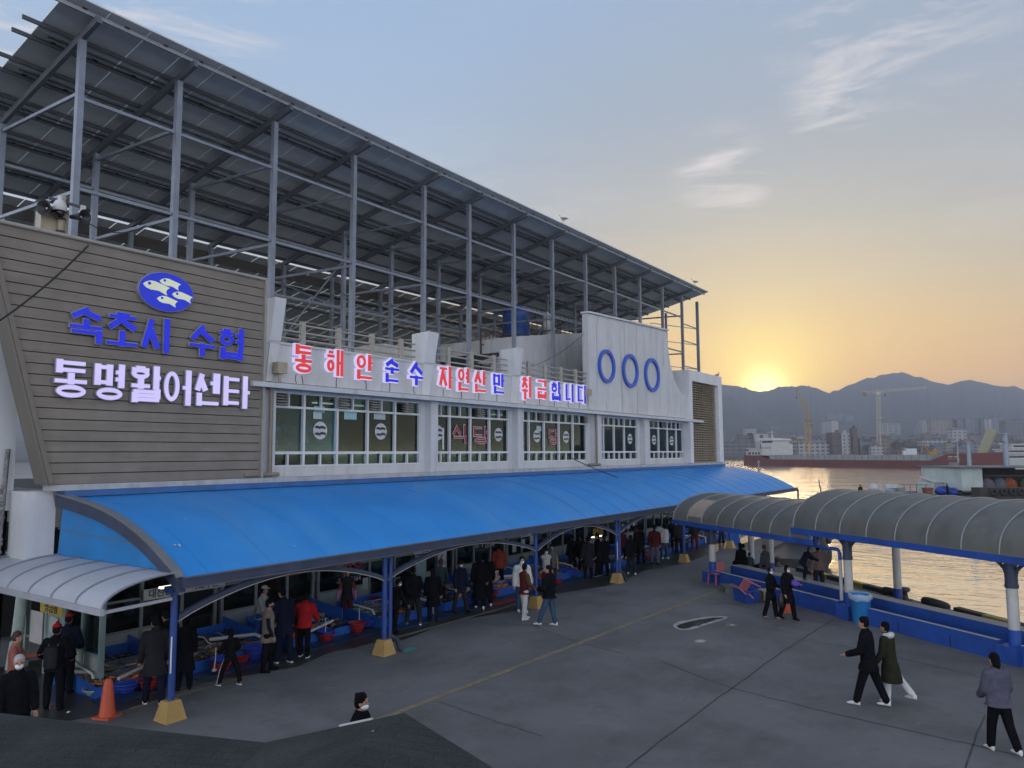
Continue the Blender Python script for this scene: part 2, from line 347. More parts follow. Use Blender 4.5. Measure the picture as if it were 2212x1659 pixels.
for i, (cx, cy, a, b_) in enumerate(((1581, 1351, 14, 4.2), (1514, 1385.5, 14, 3.7))):
    blob_sheet(ell_pts(cx, cy, a, b_, s=i), .007, 'puddle_rim', rim if i else mat('damp_rim', (.14, .135, .13), .7)); blob_sheet(ell_pts(cx, cy, a*.45, b_*.5, s=i+5), .011, 'puddle', water_m if not i else mat('silt', (.42, .41, .39), .7))
# sea
sea = bpy.data.materials.new('harbour_water'); sea.use_nodes = True; T = NT(sea.node_tree); b = sea.node_tree.nodes['Principled BSDF']
b.inputs['Base Color'].default_value = (.92, .87, .76, 1); b.inputs['Metallic'].default_value = .85; b.inputs['Roughness'].default_value = .07; b.inputs['IOR'].default_value = 2.0; b.inputs['Specular IOR Level'].default_value = .5
pos = T.n('ShaderNodeTexCoord').outputs['Object']
mpn = T.n('ShaderNodeMapping'); T.l(pos, mpn.inputs[0]); mpn.inputs['Rotation'].default_value = (0, 0, R(-12)); mpn.inputs['Scale'].default_value = (1, .42, 1)
h = T.math('ADD', T.math('MULTIPLY', T.noise(mpn.outputs[0], .55, 4, .6, .4), 1.0), T.math('MULTIPLY', T.noise(mpn.outputs[0], .12, 2, .5), 1.6))
bn = T.n('ShaderNodeBump'); bn.inputs['Strength'].default_value = .5; bn.inputs['Distance'].default_value = .2; T.l(h, bn.inputs['Height']); T.l(bn.outputs[0], b.inputs['Normal'])
m = MB(); m.add([(-600, -1500, -1.2), (6000, -1500, -1.2), (6000, 3500, -1.2), (-600, 3500, -1.2)], [(0, 1, 2, 3)]); struct(m, 'harbour_water', sea)

# ================================================================== MARKET BUILDING
FY = 19.2                                                    # front face of the upper storey
def fx(px, py, y=FY): return on(1, y, px, py).x
def fz(px, py, y=FY): return on(1, y, px, py).z
bl = root('fish_market_building', 'long white two-storey fish market building with green-tinted restaurant windows above the blue canopy', 'building', (8, FY, 0), world=True)
Z_SILL, Z_LO1, Z_MA0, Z_MA1, Z_TR0, Z_TR1, Z_SOF, Z_PAR = 4.76, 5.145, 5.23, 6.57, 6.64, 7.02, 7.2, 8.52
bays = [(590, 908, [658, 730, 796, 855]), (935, 1100, [973, 1018, 1059]), (1120, 1268, [1144, 1177, 1209, 1239]), (1290, 1377, [1305, 1328, 1350]), (1393, 1480, [1404, 1424, 1443, 1462])]
BX = []
for a, c, mu in bays:
    BX.append((fx(a, 930), fx(c, 940), [fx(q, 935) for q in mu]))
XL, XR = 8.4, fx(1490, 950)
wl_ = MB()
edges = [fx(572, 930)] + [v for b_ in BX for v in b_[:2]] + [XR]
for i in range(0, len(edges), 2): wl_.box((edges[i], FY, Z_SILL), (edges[i+1], FY+.35, Z_TR1+.06))          # piers between the windows
wl_.box((edges[0], FY+.003, 4.3), (XR, FY+.35, Z_SILL)); wl_.box((edges[0], FY+.003, Z_TR1+.06), (XR, FY+.35, Z_SOF+.1))
wl_.build('wall', white, bl)
m = MB(); m.box((8.3, FY-.38, 4.32), (53.2, FY-.03, 4.46)); m.build('ledge', mat('ledge_paint', (.40, .41, .42), .6, 0, .12, 3, dark=(.2, .19, .17), amt=.5, streak=(3, 3, 1)), bl)
m = MB(); m.prism([(13.6, FY-.55, 7.12), (13.6, FY-.55, 7.26), (13.6, FY, 7.34), (13.6, FY, 7.12)], (XR+1.2-13.6, 0, 0)); m.build('eyebrow_ledge', white, bl)
# vertical pilasters below the eyebrow
for px in (921, 1110, 1279, 1385): pass
for a, c in ((908, 935), (1100, 1120), (1268, 1290), (1377, 1393)):
    x0, x1 = fx(a, 940), fx(c, 940); w_ = (x1-x0); m = MB(); m.box((x0+w_*.38, FY-.28, 4.465), (x1-.02, FY-.003, 7.115)); m.build('pilaster', white, bl)
# parapet band between the upper piers
m = MB(); m.box((13.75, FY-.06, 7.345), (fx(1272, 800), FY+.22, Z_PAR)); m.box((13.75, FY-.10, Z_PAR), (fx(1272, 800), FY+.26, Z_PAR+.07)); m.build('parapet', white, bl)
for a, f_, c, zt in ((572, 592, 616, 9.9), (890, 924, 947, 9.75), (1081, 1114, 1130, 9.78)):
    x0, x1 = fx(f_, 700, FY-.3), fx(c, 700, FY-.3); yb = on(0, x0, a, 700).y if a != 572 else FY+.5
    m = MB(); m.prism([(x0, FY-.12, 8.595), (x0, FY-.34, zt), (x0, yb, zt-.04), (x0, yb, 8.595)], (x1-x0, 0, 0)); m.build('pier', pier_m, bl)
    m = MB(); m.prism([(x0-.1, FY-.10, 7.345), (x0+.02, FY-.10, 8.515), (x1-.02, FY-.10, 8.515), (x1-.28, FY-.10, 7.345)], (0, .039, 0)); m.build('pier', pier_m, bl)
m = MB(); m.box((13.62, FY-.2, 4.465), (fx(586, 930), FY-.003, 7.1)); m.build('pilaster', white, bl)
# railing on the parapet
rl = MB(); xs = [14.7, fx(893, 760)], [fx(946, 765), fx(1092, 780)], [fx(1130, 780), fx(1272, 800)]
for k, z in enumerate((8.76, 9.0, 9.24)):
    for a, c in xs: rl.tube([(a, FY+.05, z), (c+.15, FY+.05, z)], .035, 8)
rl.build('railing', cream, bl)
for px in (655, 733, 805, 868, 970, 1020, 1068, 1143, 1178, 1212, 1244):
    x0 = fx(px, 740); m = MB(); m.box((x0-.09, FY-.01, 8.595), (x0+.09, FY+.11, 9.34)); m.build('railing_post', cream, bl)
# window bays
g_main = glass('green_glass', (.27, .40, .48), 1.0); g_small = glass('dark_glass', (.40, .46, .47), .5)
def pane(m, x0, x1, z0, z1, y=FY+.12): m.box((x0, y, z0), (x1, y+.02, z1))
logo_w = mat('sticker_white', (.50, .52, .51), .5); logo_d = mat('sticker_ink', (.03, .035, .04), .5)
def fish(cx, cz, L, y, flip=1, tilt=0):
    """one little fish of the round emblem, as a flat closed outline"""
    pts = [(0, .02), (.10, .15), (.25, .24), (.42, .25), (.6, .19), (.8, .12), (1, .04), (.9, -.06), (.86, -.2), (.9, -.36), (.72, -.26), (.62, -.2), (.5, -.19), (.3, -.2), (.12, -.13)]
    ca, sa = math.cos(tilt), math.sin(tilt)
    return [(cx+flip*((u-.5)*ca-v*.72*sa)*L, y, cz+((u-.5)*sa+v*.72*ca)*L) for u, v in pts][::flip]
for bi, (x0, x1, mu) in enumerate(BX):
    f = MB(); Y0, Y1 = FY+.02, FY+.2
    cols_ = [x0] + mu + [x1]
    for k, x in enumerate(cols_): f.box((x-.04 if k else x+.003, Y0, Z_SILL+.003), (x+.04 if k < len(cols_)-1 else x-.003, Y1, Z_TR1+.057))
    for z0, z1 in ((Z_SILL+.003, Z_SILL+.05), (Z_LO1, Z_MA0), (Z_MA1, Z_TR0), (Z_TR1, Z_TR1+.057)):
        for k in range(len(cols_)-1): f.box((cols_[k]+.041, Y0+.004, z0), (cols_[k+1]-.041, Y1-.01, z1))
    for k in range(len(cols_)-1):
        xm = (cols_[k]+cols_[k+1])/2
        for z0, z1 in ((Z_SILL+.051, Z_LO1-.001), (Z_TR0+.001, Z_TR1-.001)): f.box((xm-.03, Y0+.01, z0), (xm+.03, Y1-.02, z1))
    wn_ = f.build('window', frame_m, bl)
    for k in range(len(cols_)-1):
        a, c = cols_[k]+.041, cols_[k+1]-.041; xm = (a+c)/2
        m = MB(); pane(m, a, c, Z_MA0, Z_MA1); m.build('pane', g_main, wn_)
        for a2, c2 in ((a, xm-.03), (xm+.03, c)):
            m = MB(); pane(m, a2, c2, Z_SILL+.05, Z_LO1); m.build('pane', g_small, wn_)
            m = MB(); pane(m, a2, c2, Z_TR0, Z_TR1); m.build('pane', g_small, wn_)
def sticker(px, py, r=.29, win=0):
    q = on(1, FY+.11, px, py); m = MB(); n = 20
    m.prism([(q.x+r*math.cos(2*math.pi*k/n), FY+.112, q.z+r*math.sin(2*math.pi*k/n)) for k in range(n)], (0, .006, 0))
    m.m = 1
    for dx, dzz in ((-.30, .28), (.30, .28), (-.28, -.30), (.34, -.24)): m.prism(fish(q.x+dx*r*1.2, q.z+dzz*r*1.3, r*.98, FY+.106), (0, .005, 0))
    m.build('window_sticker', [logo_w, logo_d], bl)
for px, py in ((692, 930), (823, 932), (947, 935), (1077, 939), (1160, 942), (1223, 944), (1292, 945), (1361, 948), (1413, 950), (1451, 952)): sticker(px, py)
for px, py, w_, h_, c_ in ((690, 884, .22, .10, (.20, .42, .42)), (686, 897, .18, .12, (.42, .5, .5)), (757, 896, .28, .16, (.30, .50, .52)), (820, 900, .28, .10, (.36, .45, .44)), (957, 948, .05, .42, (.6, .6, .6)), (1164, 926, .2, .12, (.36, .45, .44))):
    q = on(1, FY+.11, px, py); m = MB(); m.box((q.x-w_, FY+.106, q.z-h_), (q.x+w_, FY+.112, q.z+h_)); m.build('window_notice', mat('notice_%d' % px, c_, .6), bl)
# louvred vents in the transom lights
vent_m = mat('vent_louvre', (.33, .31, .29), .6, 0, .1, 4, dark=(.12, .1, .09), amt=.4)
for px, py in ((607, 862), (740, 868), (808, 873), (878, 876), (941, 879), (1035, 884), (1171, 888), (1264, 893), (1408, 901), (1432, 903)):
    q = on(1, FY, px, py); m = MB(); hw = .24
    for k in range(4): m.prism([(q.x-hw, FY-.12, Z_TR0+.02+k*.085), (q.x-hw, FY+.02, Z_TR0+.07+k*.085), (q.x-hw, FY+.02, Z_TR0+.085+k*.085), (q.x-hw, FY-.12, Z_TR0+.035+k*.085)], (hw*2, 0, 0))
    m.build('vent', vent_m, bl)
# rooms behind the glass: floor, ceiling, party walls, and a rear wall with window openings
m = MB(); m.box((13.7, FY+.36, 4.3), (XR, 31, 4.8)); m.build('upper_floor', mat('inside_floor', (.05, .05, .048), .5), bl)
m = MB(); m.box((13.7, FY+.36, 7.15), (XR, 31, 8.4)); m.build('roof_deck', mat('inside_ceiling', (.45, .45, .44), .8), bl)
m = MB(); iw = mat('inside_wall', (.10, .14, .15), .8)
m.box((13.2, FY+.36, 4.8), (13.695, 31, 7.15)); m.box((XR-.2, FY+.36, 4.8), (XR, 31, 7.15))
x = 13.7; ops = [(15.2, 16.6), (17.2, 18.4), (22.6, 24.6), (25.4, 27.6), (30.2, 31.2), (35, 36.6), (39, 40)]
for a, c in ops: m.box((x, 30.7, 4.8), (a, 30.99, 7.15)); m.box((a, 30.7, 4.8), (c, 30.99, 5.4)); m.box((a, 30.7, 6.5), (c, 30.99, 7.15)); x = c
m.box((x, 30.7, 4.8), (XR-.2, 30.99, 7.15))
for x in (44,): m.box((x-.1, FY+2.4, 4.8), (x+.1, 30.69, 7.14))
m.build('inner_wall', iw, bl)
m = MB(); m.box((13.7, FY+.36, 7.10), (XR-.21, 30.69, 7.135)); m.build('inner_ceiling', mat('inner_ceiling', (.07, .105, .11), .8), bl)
cur = mat('teal_curtain', (.10, .20, .19), .9, 0, .1, 8)
for px in (880, 1082, 1250, 1363, 1470):
    q = fx(px, 930); wd = .75 if px < 900 else .5; m = MB(); m.grid(lambda u, v: (q-wd+2*wd*u, FY+.5+.05*math.sin(u*30), Z_MA0-.1+1.6*v), 24, 1); m.build('curtain', cur, bl)
for px, py in ((1077, 862), (700, 885), (765, 895)):
    q = on(1, FY+3, px, py); m = MB(); m.box((q.x-.55, FY+2.9, 7.02), (q.x+.55, FY+3.05, 7.07)); m.build('ceiling_lamp', emit('tube_light', (.9, .95, .85), 1.6 if px == 1077 else .5), bl)
# ground-floor shell under the upper storey
GY = 19.7
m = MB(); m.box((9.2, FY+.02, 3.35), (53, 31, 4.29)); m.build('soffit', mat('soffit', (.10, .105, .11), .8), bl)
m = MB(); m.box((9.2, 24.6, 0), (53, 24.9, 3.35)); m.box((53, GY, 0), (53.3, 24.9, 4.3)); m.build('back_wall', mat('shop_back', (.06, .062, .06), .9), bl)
# end pillar and the white side wall at the near end
m = MB(); m.prism([(8.0, FY, 2.5), (8.62, FY, 2.5), (8.62, FY, 3.9), (8.52, FY, 4.31), (8.0, FY, 4.31)], (0, .9, 0)); m.build('pillar', pier_m, bl)
m = MB(); m.box((2.0, FY+1.0, 3.85), (8.1, FY+1.3, 9.9)); m.build('side_wall', mat('side_wall_paint', (.64, .66, .67), .5, 0, .05, 1, .1), bl)
m = MB(); m.box((2.0, FY+1.25, 0), (8.1, FY+1.3, 3.85)); m.build('side_glazing', glass('smoked_glass', (.10, .12, .12), .8), bl)
m = MB(); m.box((7.3, FY+1.16, 2.4), (7.42, FY+1.24, 3.84)); m.box((6.2, FY+1.16, 0), (6.3, FY+1.24, 3.84)); m.build('side_mullion', mat('bronze_mullion', (.07, .045, .03), .5, .3), bl)
# ship-prow wall with the three rings
PY = FY-.12; x0 = fx(1271, 780, PY)
prow = [(1271, 899), (1271, 677), (1440, 715), (1443, 752), (1449, 790), (1458, 824), (1470, 846), (1484, 858), (1491, 866), (1491, 912)]
pp = [on(1, PY, *q) for q in prow]; pp[0].z = 7.345; pp[-1].z = 7.345; pp[0].x = pp[1].x = x0
m = MB(); m.prism([(q.x, PY, q.z) for q in pp], (0, .34, 0)); pw = m.build('prow_wall', white, bl)
m = MB(); a, c = pp[1], pp[2]; m.bar((a.x-.05, PY+.15, a.z+.06), (c.x+.1, PY+.15, c.z+.06), .5, .1); m.build('coping', white, bl)
m = MB()
for px, y0, y1 in ((1288, 700, 850), (1318, 745, 765), (1348, 690, 790), (1375, 700, 760), (1396, 780, 900), (1345, 850, 900), (1310, 870, 910), (1432, 735, 790), (1376, 830, 905), (1425, 820, 880)):
    q, q2 = on(1, PY, px, y0), on(1, PY, px, y1); m.box((q.x-.018, PY-.004, q2.z), (q.x+.018, PY-.0005, q.z))
m.build('panel_joint', mat('joint_grey', (.30, .30, .30), .8), bl)
ring_m = mat('blue_ring_paint', (.035, .10, .46), .4, 0, .1, 2)
for px, py in ((1312, 791), (1363, 801), (1410, 810)):
    q = on(1, PY-.1, px, py); r = (on(1, PY-.1, px, py-36).z-q.z); m = MB(); n = 40
    prof = [(r*.80, -.0), (r, -.0), (r, -.13), (r*.80, -.13)]
    m.loft([[(q.x+a*math.cos(2*math.pi*k/n), PY+d-.006, q.z+a*math.sin(2*math.pi*k/n)) for k in range(n)] for a, d in prof+prof[:1]], False, False); m.build('ring_ornament', ring_m, bl)
# louvre tower at the far end
LX0, LX1 = fx(1492, 900, FY-.1), fx(1562, 900, FY-.1); LZ0, LZ1 = 4.47, fz(1530, 812)
fl_, fr_x = fx(1497, 900, FY-.5), fx(1553, 900, FY-.5); LX1 = fx(1561, 900, FY-.5); LX0 = fx(1490.5, 900, FY-.5); m = MB()
m.box((LX0, FY-.5, LZ0), (fl_, FY+3.2, LZ1)); m.box((fr_x, FY-.5, LZ0), (LX1, FY+3.2, LZ1)); m.box((fl_, FY-.5, LZ1-.7), (fr_x, FY+3.2, LZ1-.002)); m.build('tower_frame', pier_m, bl)
m = MB(); nl = 34; zz = (LZ1-.72-LZ0)/nl
for k in range(nl): m.prism([(fl_+.01, FY-.30, LZ0+.03+k*zz), (fl_+.01, FY-.14, LZ0+.03+k*zz+zz*.55), (fl_+.01, FY-.11, LZ0+.03+k*zz+zz*.5), (fl_+.01, FY-.27, LZ0+k*zz)], (fr_x-fl_-.02, 0, 0))
for k in range(11):
    x = fl_+.25+k*(fr_x-fl_-.5)/10; m.box((x-.05, FY-.10, LZ0), (x+.05, FY-.06, LZ1-.71))
m.build('louvre', mat('beige_louvre', (.36, .29, .20), .6, 0, .15, 2, dark=(.2, .16, .11), amt=.4), bl)
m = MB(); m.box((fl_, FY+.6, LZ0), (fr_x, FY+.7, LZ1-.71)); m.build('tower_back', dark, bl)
# roof-top clutter seen under the solar canopy
m = MB(); xa, xb = fx(1112, 760, 22), fx(1262, 760, 22)
m.prism([(xa, 22, 8.42), (xb, 22, 8.42), (xb, 22, 12.2), (xb-3.0, 22, 11.75), (xa, 22, 11.1)], (0, 6, 0)); m.build('penthouse', white, bl)
m = MB(); x0 = fx(655, 720, 23); m.box((fx(830, 740, 22.5), 22.5, 8.42), (fx(905, 740, 22.5), 26, 9.75)); m.build('rooftop_store', mat('store_panel', (.42, .43, .40), .6, 0, .1, 2), bl)

# ------------------------------------------------------------------ timber-look sign panel
wood = mat('wood_cladding', (.205, .180, .148), .6, 0, .14, 1.5, .12, dark=(.14, .125, .105), amt=.5, dscale=1.2, streak=(.35, 1, 7))
SY = FY-.35
sp_ = root('timber_sign_wall', 'slanting grey-brown timber-look board wall carrying the emblem and both rows of letters', 'sign wall', (8, SY, 4.4), world=True)
XB, XT, ZB, ZT = fx(104, 1046, SY), fx(0, 487, SY)-1.6, 4.47, fz(300, 547, SY); XRB = fx(566, 820, SY)
slx = (fx(18, 690, SY)-fx(104, 1046, SY))/(fz(18, 690, SY)-fz(104, 1046, SY))
m = MB(); nb = 23; hb = (ZT-ZB)/nb
for k in range(nb):
    z0, z1 = ZB+k*hb, ZB+(k+1)*hb-.022; xa, xb = XB+slx*(z0-ZB), XB+slx*(z1-ZB); yj = SY+rnd.uniform(-.004, .004)
    m.prism([(xa, yj, z0), (XRB, yj, z0), (XRB, yj, z1), (xb, yj, z1)], (0, .08, 0))
m.build('cladding', wood, sp_)
m = MB(); m.prism([(XB+.01, SY+.085, ZB), (XRB, SY+.085, ZB), (XRB, SY+.085, ZT), (XB+.01+slx*(ZT-ZB), SY+.085, ZT)], (0, .24, 0)); m.build('backing', dark, sp_)
m = MB(); m.tube([(XB+slx*(ZT-ZB)-.1, SY-.02, ZT+.03), (XRB+.05, SY-.02, ZT+.03)], .055, 8); m.bar((XRB+.035, SY-.01, ZB), (XRB+.035, SY-.01, ZT), .07, .12); m.build('edge_trim', mat('trim_beige', (.30, .285, .25), .5, 0, .1, 3), sp_)
m = MB(); dx = XB, slx
q = [(XB-.02, ZB), (XB-.02+slx*(ZT-ZB), ZT)]
m.prism([(q[0][0], SY-.06, q[0][1]), (q[0][0], SY+.5, q[0][1]), (q[1][0], SY+.5, q[1][1]), (q[1][0], SY-.06, q[1][1])], (-.05, 0, 0))
m.prism([(q[0][0]+.005, SY-.08, q[0][1]), (q[0][0]+.12, SY-.08, q[0][1]), (q[1][0]+.12, SY-.08, q[1][1]), (q[1][0]+.005, SY-.08, q[1][1])], (0, .075, 0)); m.build('slanted_edge', mat('edge_metal', (.17, .15, .125), .5, .2, .1, 3), sp_)
# ------------------------------------------------------------------ Korean lettering from strokes
JA = {'ㄱ': ['L01,11', 'L11,10'], 'ㄴ': ['L01,00', 'L00,10'], 'ㄷ': ['L01,11', 'L01,00', 'L00,10'], 'ㄹ': ['L01,11', 'L11,15', 'L05,15', 'L05,00', 'L00,10'], 'ㅁ': ['L01,11', 'L01,00', 'L11,10', 'L00,10'],
      'ㅂ': ['L01,00', 'L11,10', 'L05,15', 'L00,10'], 'ㅅ': ['L51,00', 'L56,10'], 'ㅇ': ['O'], 'ㅈ': ['L01,11', 'L51,00', 'L56,10'], 'ㅊ': ['L31,71', 'L08,18', 'L57,00', 'L55,10'], 'ㅌ': ['L01,11', 'L05,15', 'L01,00', 'L00,10'], 'ㅎ': ['L31,71', 'L08,18', 'o']}
VO = {'ㅏ': ['L31,30', 'L35,15'], 'ㅓ': ['L11,10', 'L05,15'], 'ㅕ': ['L11,10', 'L07,17', 'L03,13'], 'ㅣ': ['L51,50'], 'ㅐ': ['l01,00', 'l11,10', 'L05,15'], 'ㅔ': ['l11,10', 'l51,50', 'L05,55'], 'ㅗ': ['L00,10', 'L51,50'], 'ㅜ': ['L01,11', 'L51,50'], 'ㅡ': ['L05,15']}
CH = 'ㄱㄲㄴㄷㄸㄹㅁㅂㅃㅅㅆㅇㅈㅉㅊㅋㅌㅍㅎ'; JU = 'ㅏㅐㅑㅒㅓㅔㅕㅖㅗㅘㅙㅚㅛㅜㅝㅞㅟㅠㅡㅢㅣ'; JO = ' ㄱㄲㄳㄴㄵㄶㄷㄹㄺㄻㄼㄽㄾㄿㅀㅁㅂㅄㅅㅆㅇㅈㅊㅋㅌㅍㅎ'
def dg(c): return 1.0 if c == '1' else int(c)/10
def layout(ch):
    k = ord(ch)-0xAC00; i, v, f = CH[k//588], JU[k % 588//28], JO[k % 28]; out = []
    lo = .385 if f != ' ' else 0
    def bx(a, b_, c, d): return (a, lo+b_*(1-lo), c, lo+d*(1-lo))
    if v == 'ㅘ': out += [(JA[i], bx(0, .45, .62, 1)), (VO['ㅗ'], bx(0, 0, .66, .40)), (VO['ㅏ'], bx(.70, 0, 1, 1))]
    elif v == 'ㅟ': out += [(JA[i], bx(0, .45, .62, 1)), (VO['ㅜ'], bx(0, -.12, .66, .36)), (VO['ㅣ'], bx(.72, 0, 1, 1))]
    elif v in 'ㅗㅜㅡ': out += [(JA[i], bx(.06, .50, .94, 1)), (VO[v], bx(0, 0, 1, .42 if v == 'ㅗ' else .38))]
    else: out += [(JA[i], bx(0, .08, .60 if v not in 'ㅐㅔ' else .48, .95)), (VO[v], bx(.66 if v not in 'ㅐㅔ' else .56, 0, 1, 1))]
    if f != ' ': out.append((JA[f], (.06, 0, .97, .335)))
    return out
def glyph(m, ch, cx, cz, wd, ht, y, dep, t, grow=0, mi=0):
    """one syllable as raised bars on a wall facing -y"""
    m.m = mi; k = 0
    for strokes, (a, b_, c, d) in layout(ch):
        th = t*.62; X0, X1, Z0, Z1 = cx+(a-.5)*wd+t/2, cx+(c-.5)*wd-t/2, cz+(b_-.5)*ht+th/2, cz+(d-.5)*ht-th/2
        if X1 < X0: X0 = X1 = (X0+X1)/2
        if Z1 < Z0: Z0 = Z1 = (Z0+Z1)/2
        def pt(s): return X0+(X1-X0)*dg(s[0]), Z0+(Z1-Z0)*dg(s[1])
        for s in strokes:
            k += 1; yy = y-dep-k*.0012; T_ = (t*.72 if s[0] in 'Oo' else th if s[2] == s[5] and s[1] != s[4] else t*.78 if s[0] == 'l' else t)/2+grow
            if s[0] in 'Oo':
                zt = Z1 if s == 'O' else Z0+(Z1-Z0)*.62
                rx, rz, xc, zc = (X1-X0)/2, (zt-Z0)/2, (X0+X1)/2, (Z0+zt)/2; n = 26
                rx, rz = max(rx, t*.55), max(rz, t*.55)
                if s == 'o' and rz > rx*1.4: rz = rx*1.4
                def rg(q, yv): return [(xc+(rx+q)*math.cos(2*math.pi*j/n), yv, zc+(rz+q)*math.sin(2*math.pi*j/n)) for j in range(n)]
                inn = -min(T_, rz*.93, rx*.93)
                m.loft([rg(inn, y), rg(T_, y), rg(T_, yy), rg(inn, yy), rg(inn, y)], False, False)
            else:
                (xa, za), (xb, zb) = pt(s[1:3]), pt(s[4:6]); L = math.hypot(xb-xa, zb-za)
                if L < 1e-6: L, xb, zb = .001, xa+.001, za
                ux, uz = (xb-xa)/L, (zb-za)/L; e = T_ if abs(ux) < .05 or abs(uz) < .05 else T_*.6
                xa -= ux*e; za -= uz*e; xb += ux*e; zb += uz*e; nx, nz = -uz*T_, ux*T_
                m.prism([(xa+nx, y, za+nz), (xa-nx, y, za-nz), (xb-nx, y, zb-nz), (xb+nx, y, zb+nz)][::-1], (0, -(dep+k*.0012), 0))
def letters(rows, par, y, t, mats, outline=0, dep=.09):
    for ch, l, r_, tp, bt, ci in rows:
        cx, cy = (l+r_)/2, (tp+bt)/2; q = on(1, y, cx, cy); wd = fx(r_, cy, y)-fx(l, cy, y); slope = (976-cy)/(2255-cx)
        ht = (bt-tp-abs(slope)*(r_-l)*.8)*(q-O).dot(V(math.cos(y_), math.sin(y_), 0))/FPX
        m = MB(); tt = t*ht
        if outline:
            b_ = outline*ht; glyph(m, ch, q.x, q.z, wd-2*b_, ht-2*b_, y, dep, tt, b_, 0); glyph(m, ch, q.x, q.z, wd-2*b_, ht-2*b_, y-dep-.02, .012, tt, 0, 1+ci)
        else:
            glyph(m, ch, q.x, q.z, wd, ht, y, dep-.02, tt, .012, 0); glyph(m, ch, q.x, q.z, wd, ht, y-dep+.02-.018, .02, tt, -.004, 1)
        m.build('letter', mats, par)
side_grey = mat('letter_return', (.33, .34, .36), .4, .3)
e_blue = emit('lit_blue', (.004, .016, .62), .85); e_white = emit('lit_white', (.64, .58, 1.0), .80); e_red = emit('lit_red', (.72, .04, .045), .75); e_halo = emit('lit_halo', (.72, .68, 1.0), .72)
ly = SY-.03
n_ = root('sign_lettering', 'row of lit blue Korean channel letters under the round fish emblem', 'sign', (10, ly, 8.3), group='lit channel letter signs', world=True)
letters([('속', 145, 220, 662, 743, 0), ('초', 226, 296, 672, 751, 0), ('시', 304, 367, 685, 763, 0), ('수', 405, 462, 701, 772, 0), ('협', 470, 522, 707, 779, 0)], n_, ly, .165, [side_grey, e_blue])
n_ = root('sign_lettering', 'row of big glowing white Korean letters low on the timber-look board', 'sign', (10, ly, 6.5), group='lit channel letter signs', world=True)
letters([('동', 112, 187, 778, 861, 0), ('명', 200, 265, 786, 866, 0), ('활', 278, 345, 790, 870, 0), ('어', 349, 409, 799, 875, 0), ('센', 418, 472, 805, 877, 0), ('타', 479, 537, 812, 882, 0)], n_, ly, .175, [side_grey, e_white])
ly = FY-.09
n_ = root('sign_lettering', 'long row of red and blue Korean letters with white borders on the white parapet', 'sign', (20, ly, 7.9), group='lit channel letter signs', world=True)
letters([('동', 629, 672, 743, 810, 0), ('해', 699, 739, 752, 816, 0), ('안', 763, 802, 763, 823, 0), ('순', 825, 859, 773, 829, 1), ('수', 878, 911, 780, 835, 1), ('자', 943, 974, 789, 841, 0), ('연', 983, 1010, 793, 847, 0), ('산', 1019, 1047, 799, 850, 0), ('만', 1060, 1086, 806, 853, 1),
         ('취', 1122, 1144, 812, 860, 0), ('급', 1155, 1177, 819, 863, 0), ('합', 1186, 1208, 823, 867, 1), ('니', 1217, 1236, 828, 870, 1), ('다', 1243, 1264, 831, 873, 1)], n_, ly, .165, [e_halo, e_red, e_blue], outline=.036)
for px, y0 in ((640, 812), (652, 815), (728, 818), (790, 824), (842, 830), (895, 836), (958, 842), (996, 847), (1034, 850), (1073, 854), (1133, 860), (1166, 864), (1197, 867), (1228, 871), (1252, 873)):
    q = on(1, FY-.08, px, y0); z1_ = 7.36; m = MB(); m.tube([(q.x, FY-.075, q.z+.05), (q.x+rnd.uniform(-.05, .05), FY-.075, (q.z+z1_)/2), (q.x+rnd.uniform(-.03, .08), FY-.08, z1_)], .011, 5); m.build('letter_cord', mat('cord_grey', (.10, .10, .10), .7), n_)
# restaurant letters on the glass
for ch, l, r_, tp, bt in (('식', 975, 1011, 912, 962), ('당', 1019, 1058, 914, 966), ('식', 1110, 1134, 917, 966), ('당', 1184, 1206, 920, 968)):
    y = FY+.09; q = on(1, y, (l+r_)/2, (tp+bt)/2); wd = fx(r_, 940, y)-fx(l, 940, y); ht = .78; m = MB()
    glyph(m, ch, q.x, q.z, wd*.82, ht*.88, y, .003, .085, .024, 0); glyph(m, ch, q.x, q.z, wd*.82, ht*.88, y-.017, .003, .085, 0, 1)
    m.build('window_lettering', [mat('film_white', (.55, .5, .5), .5), mat('film_red', (.30, .02, .035), .5)], bl)
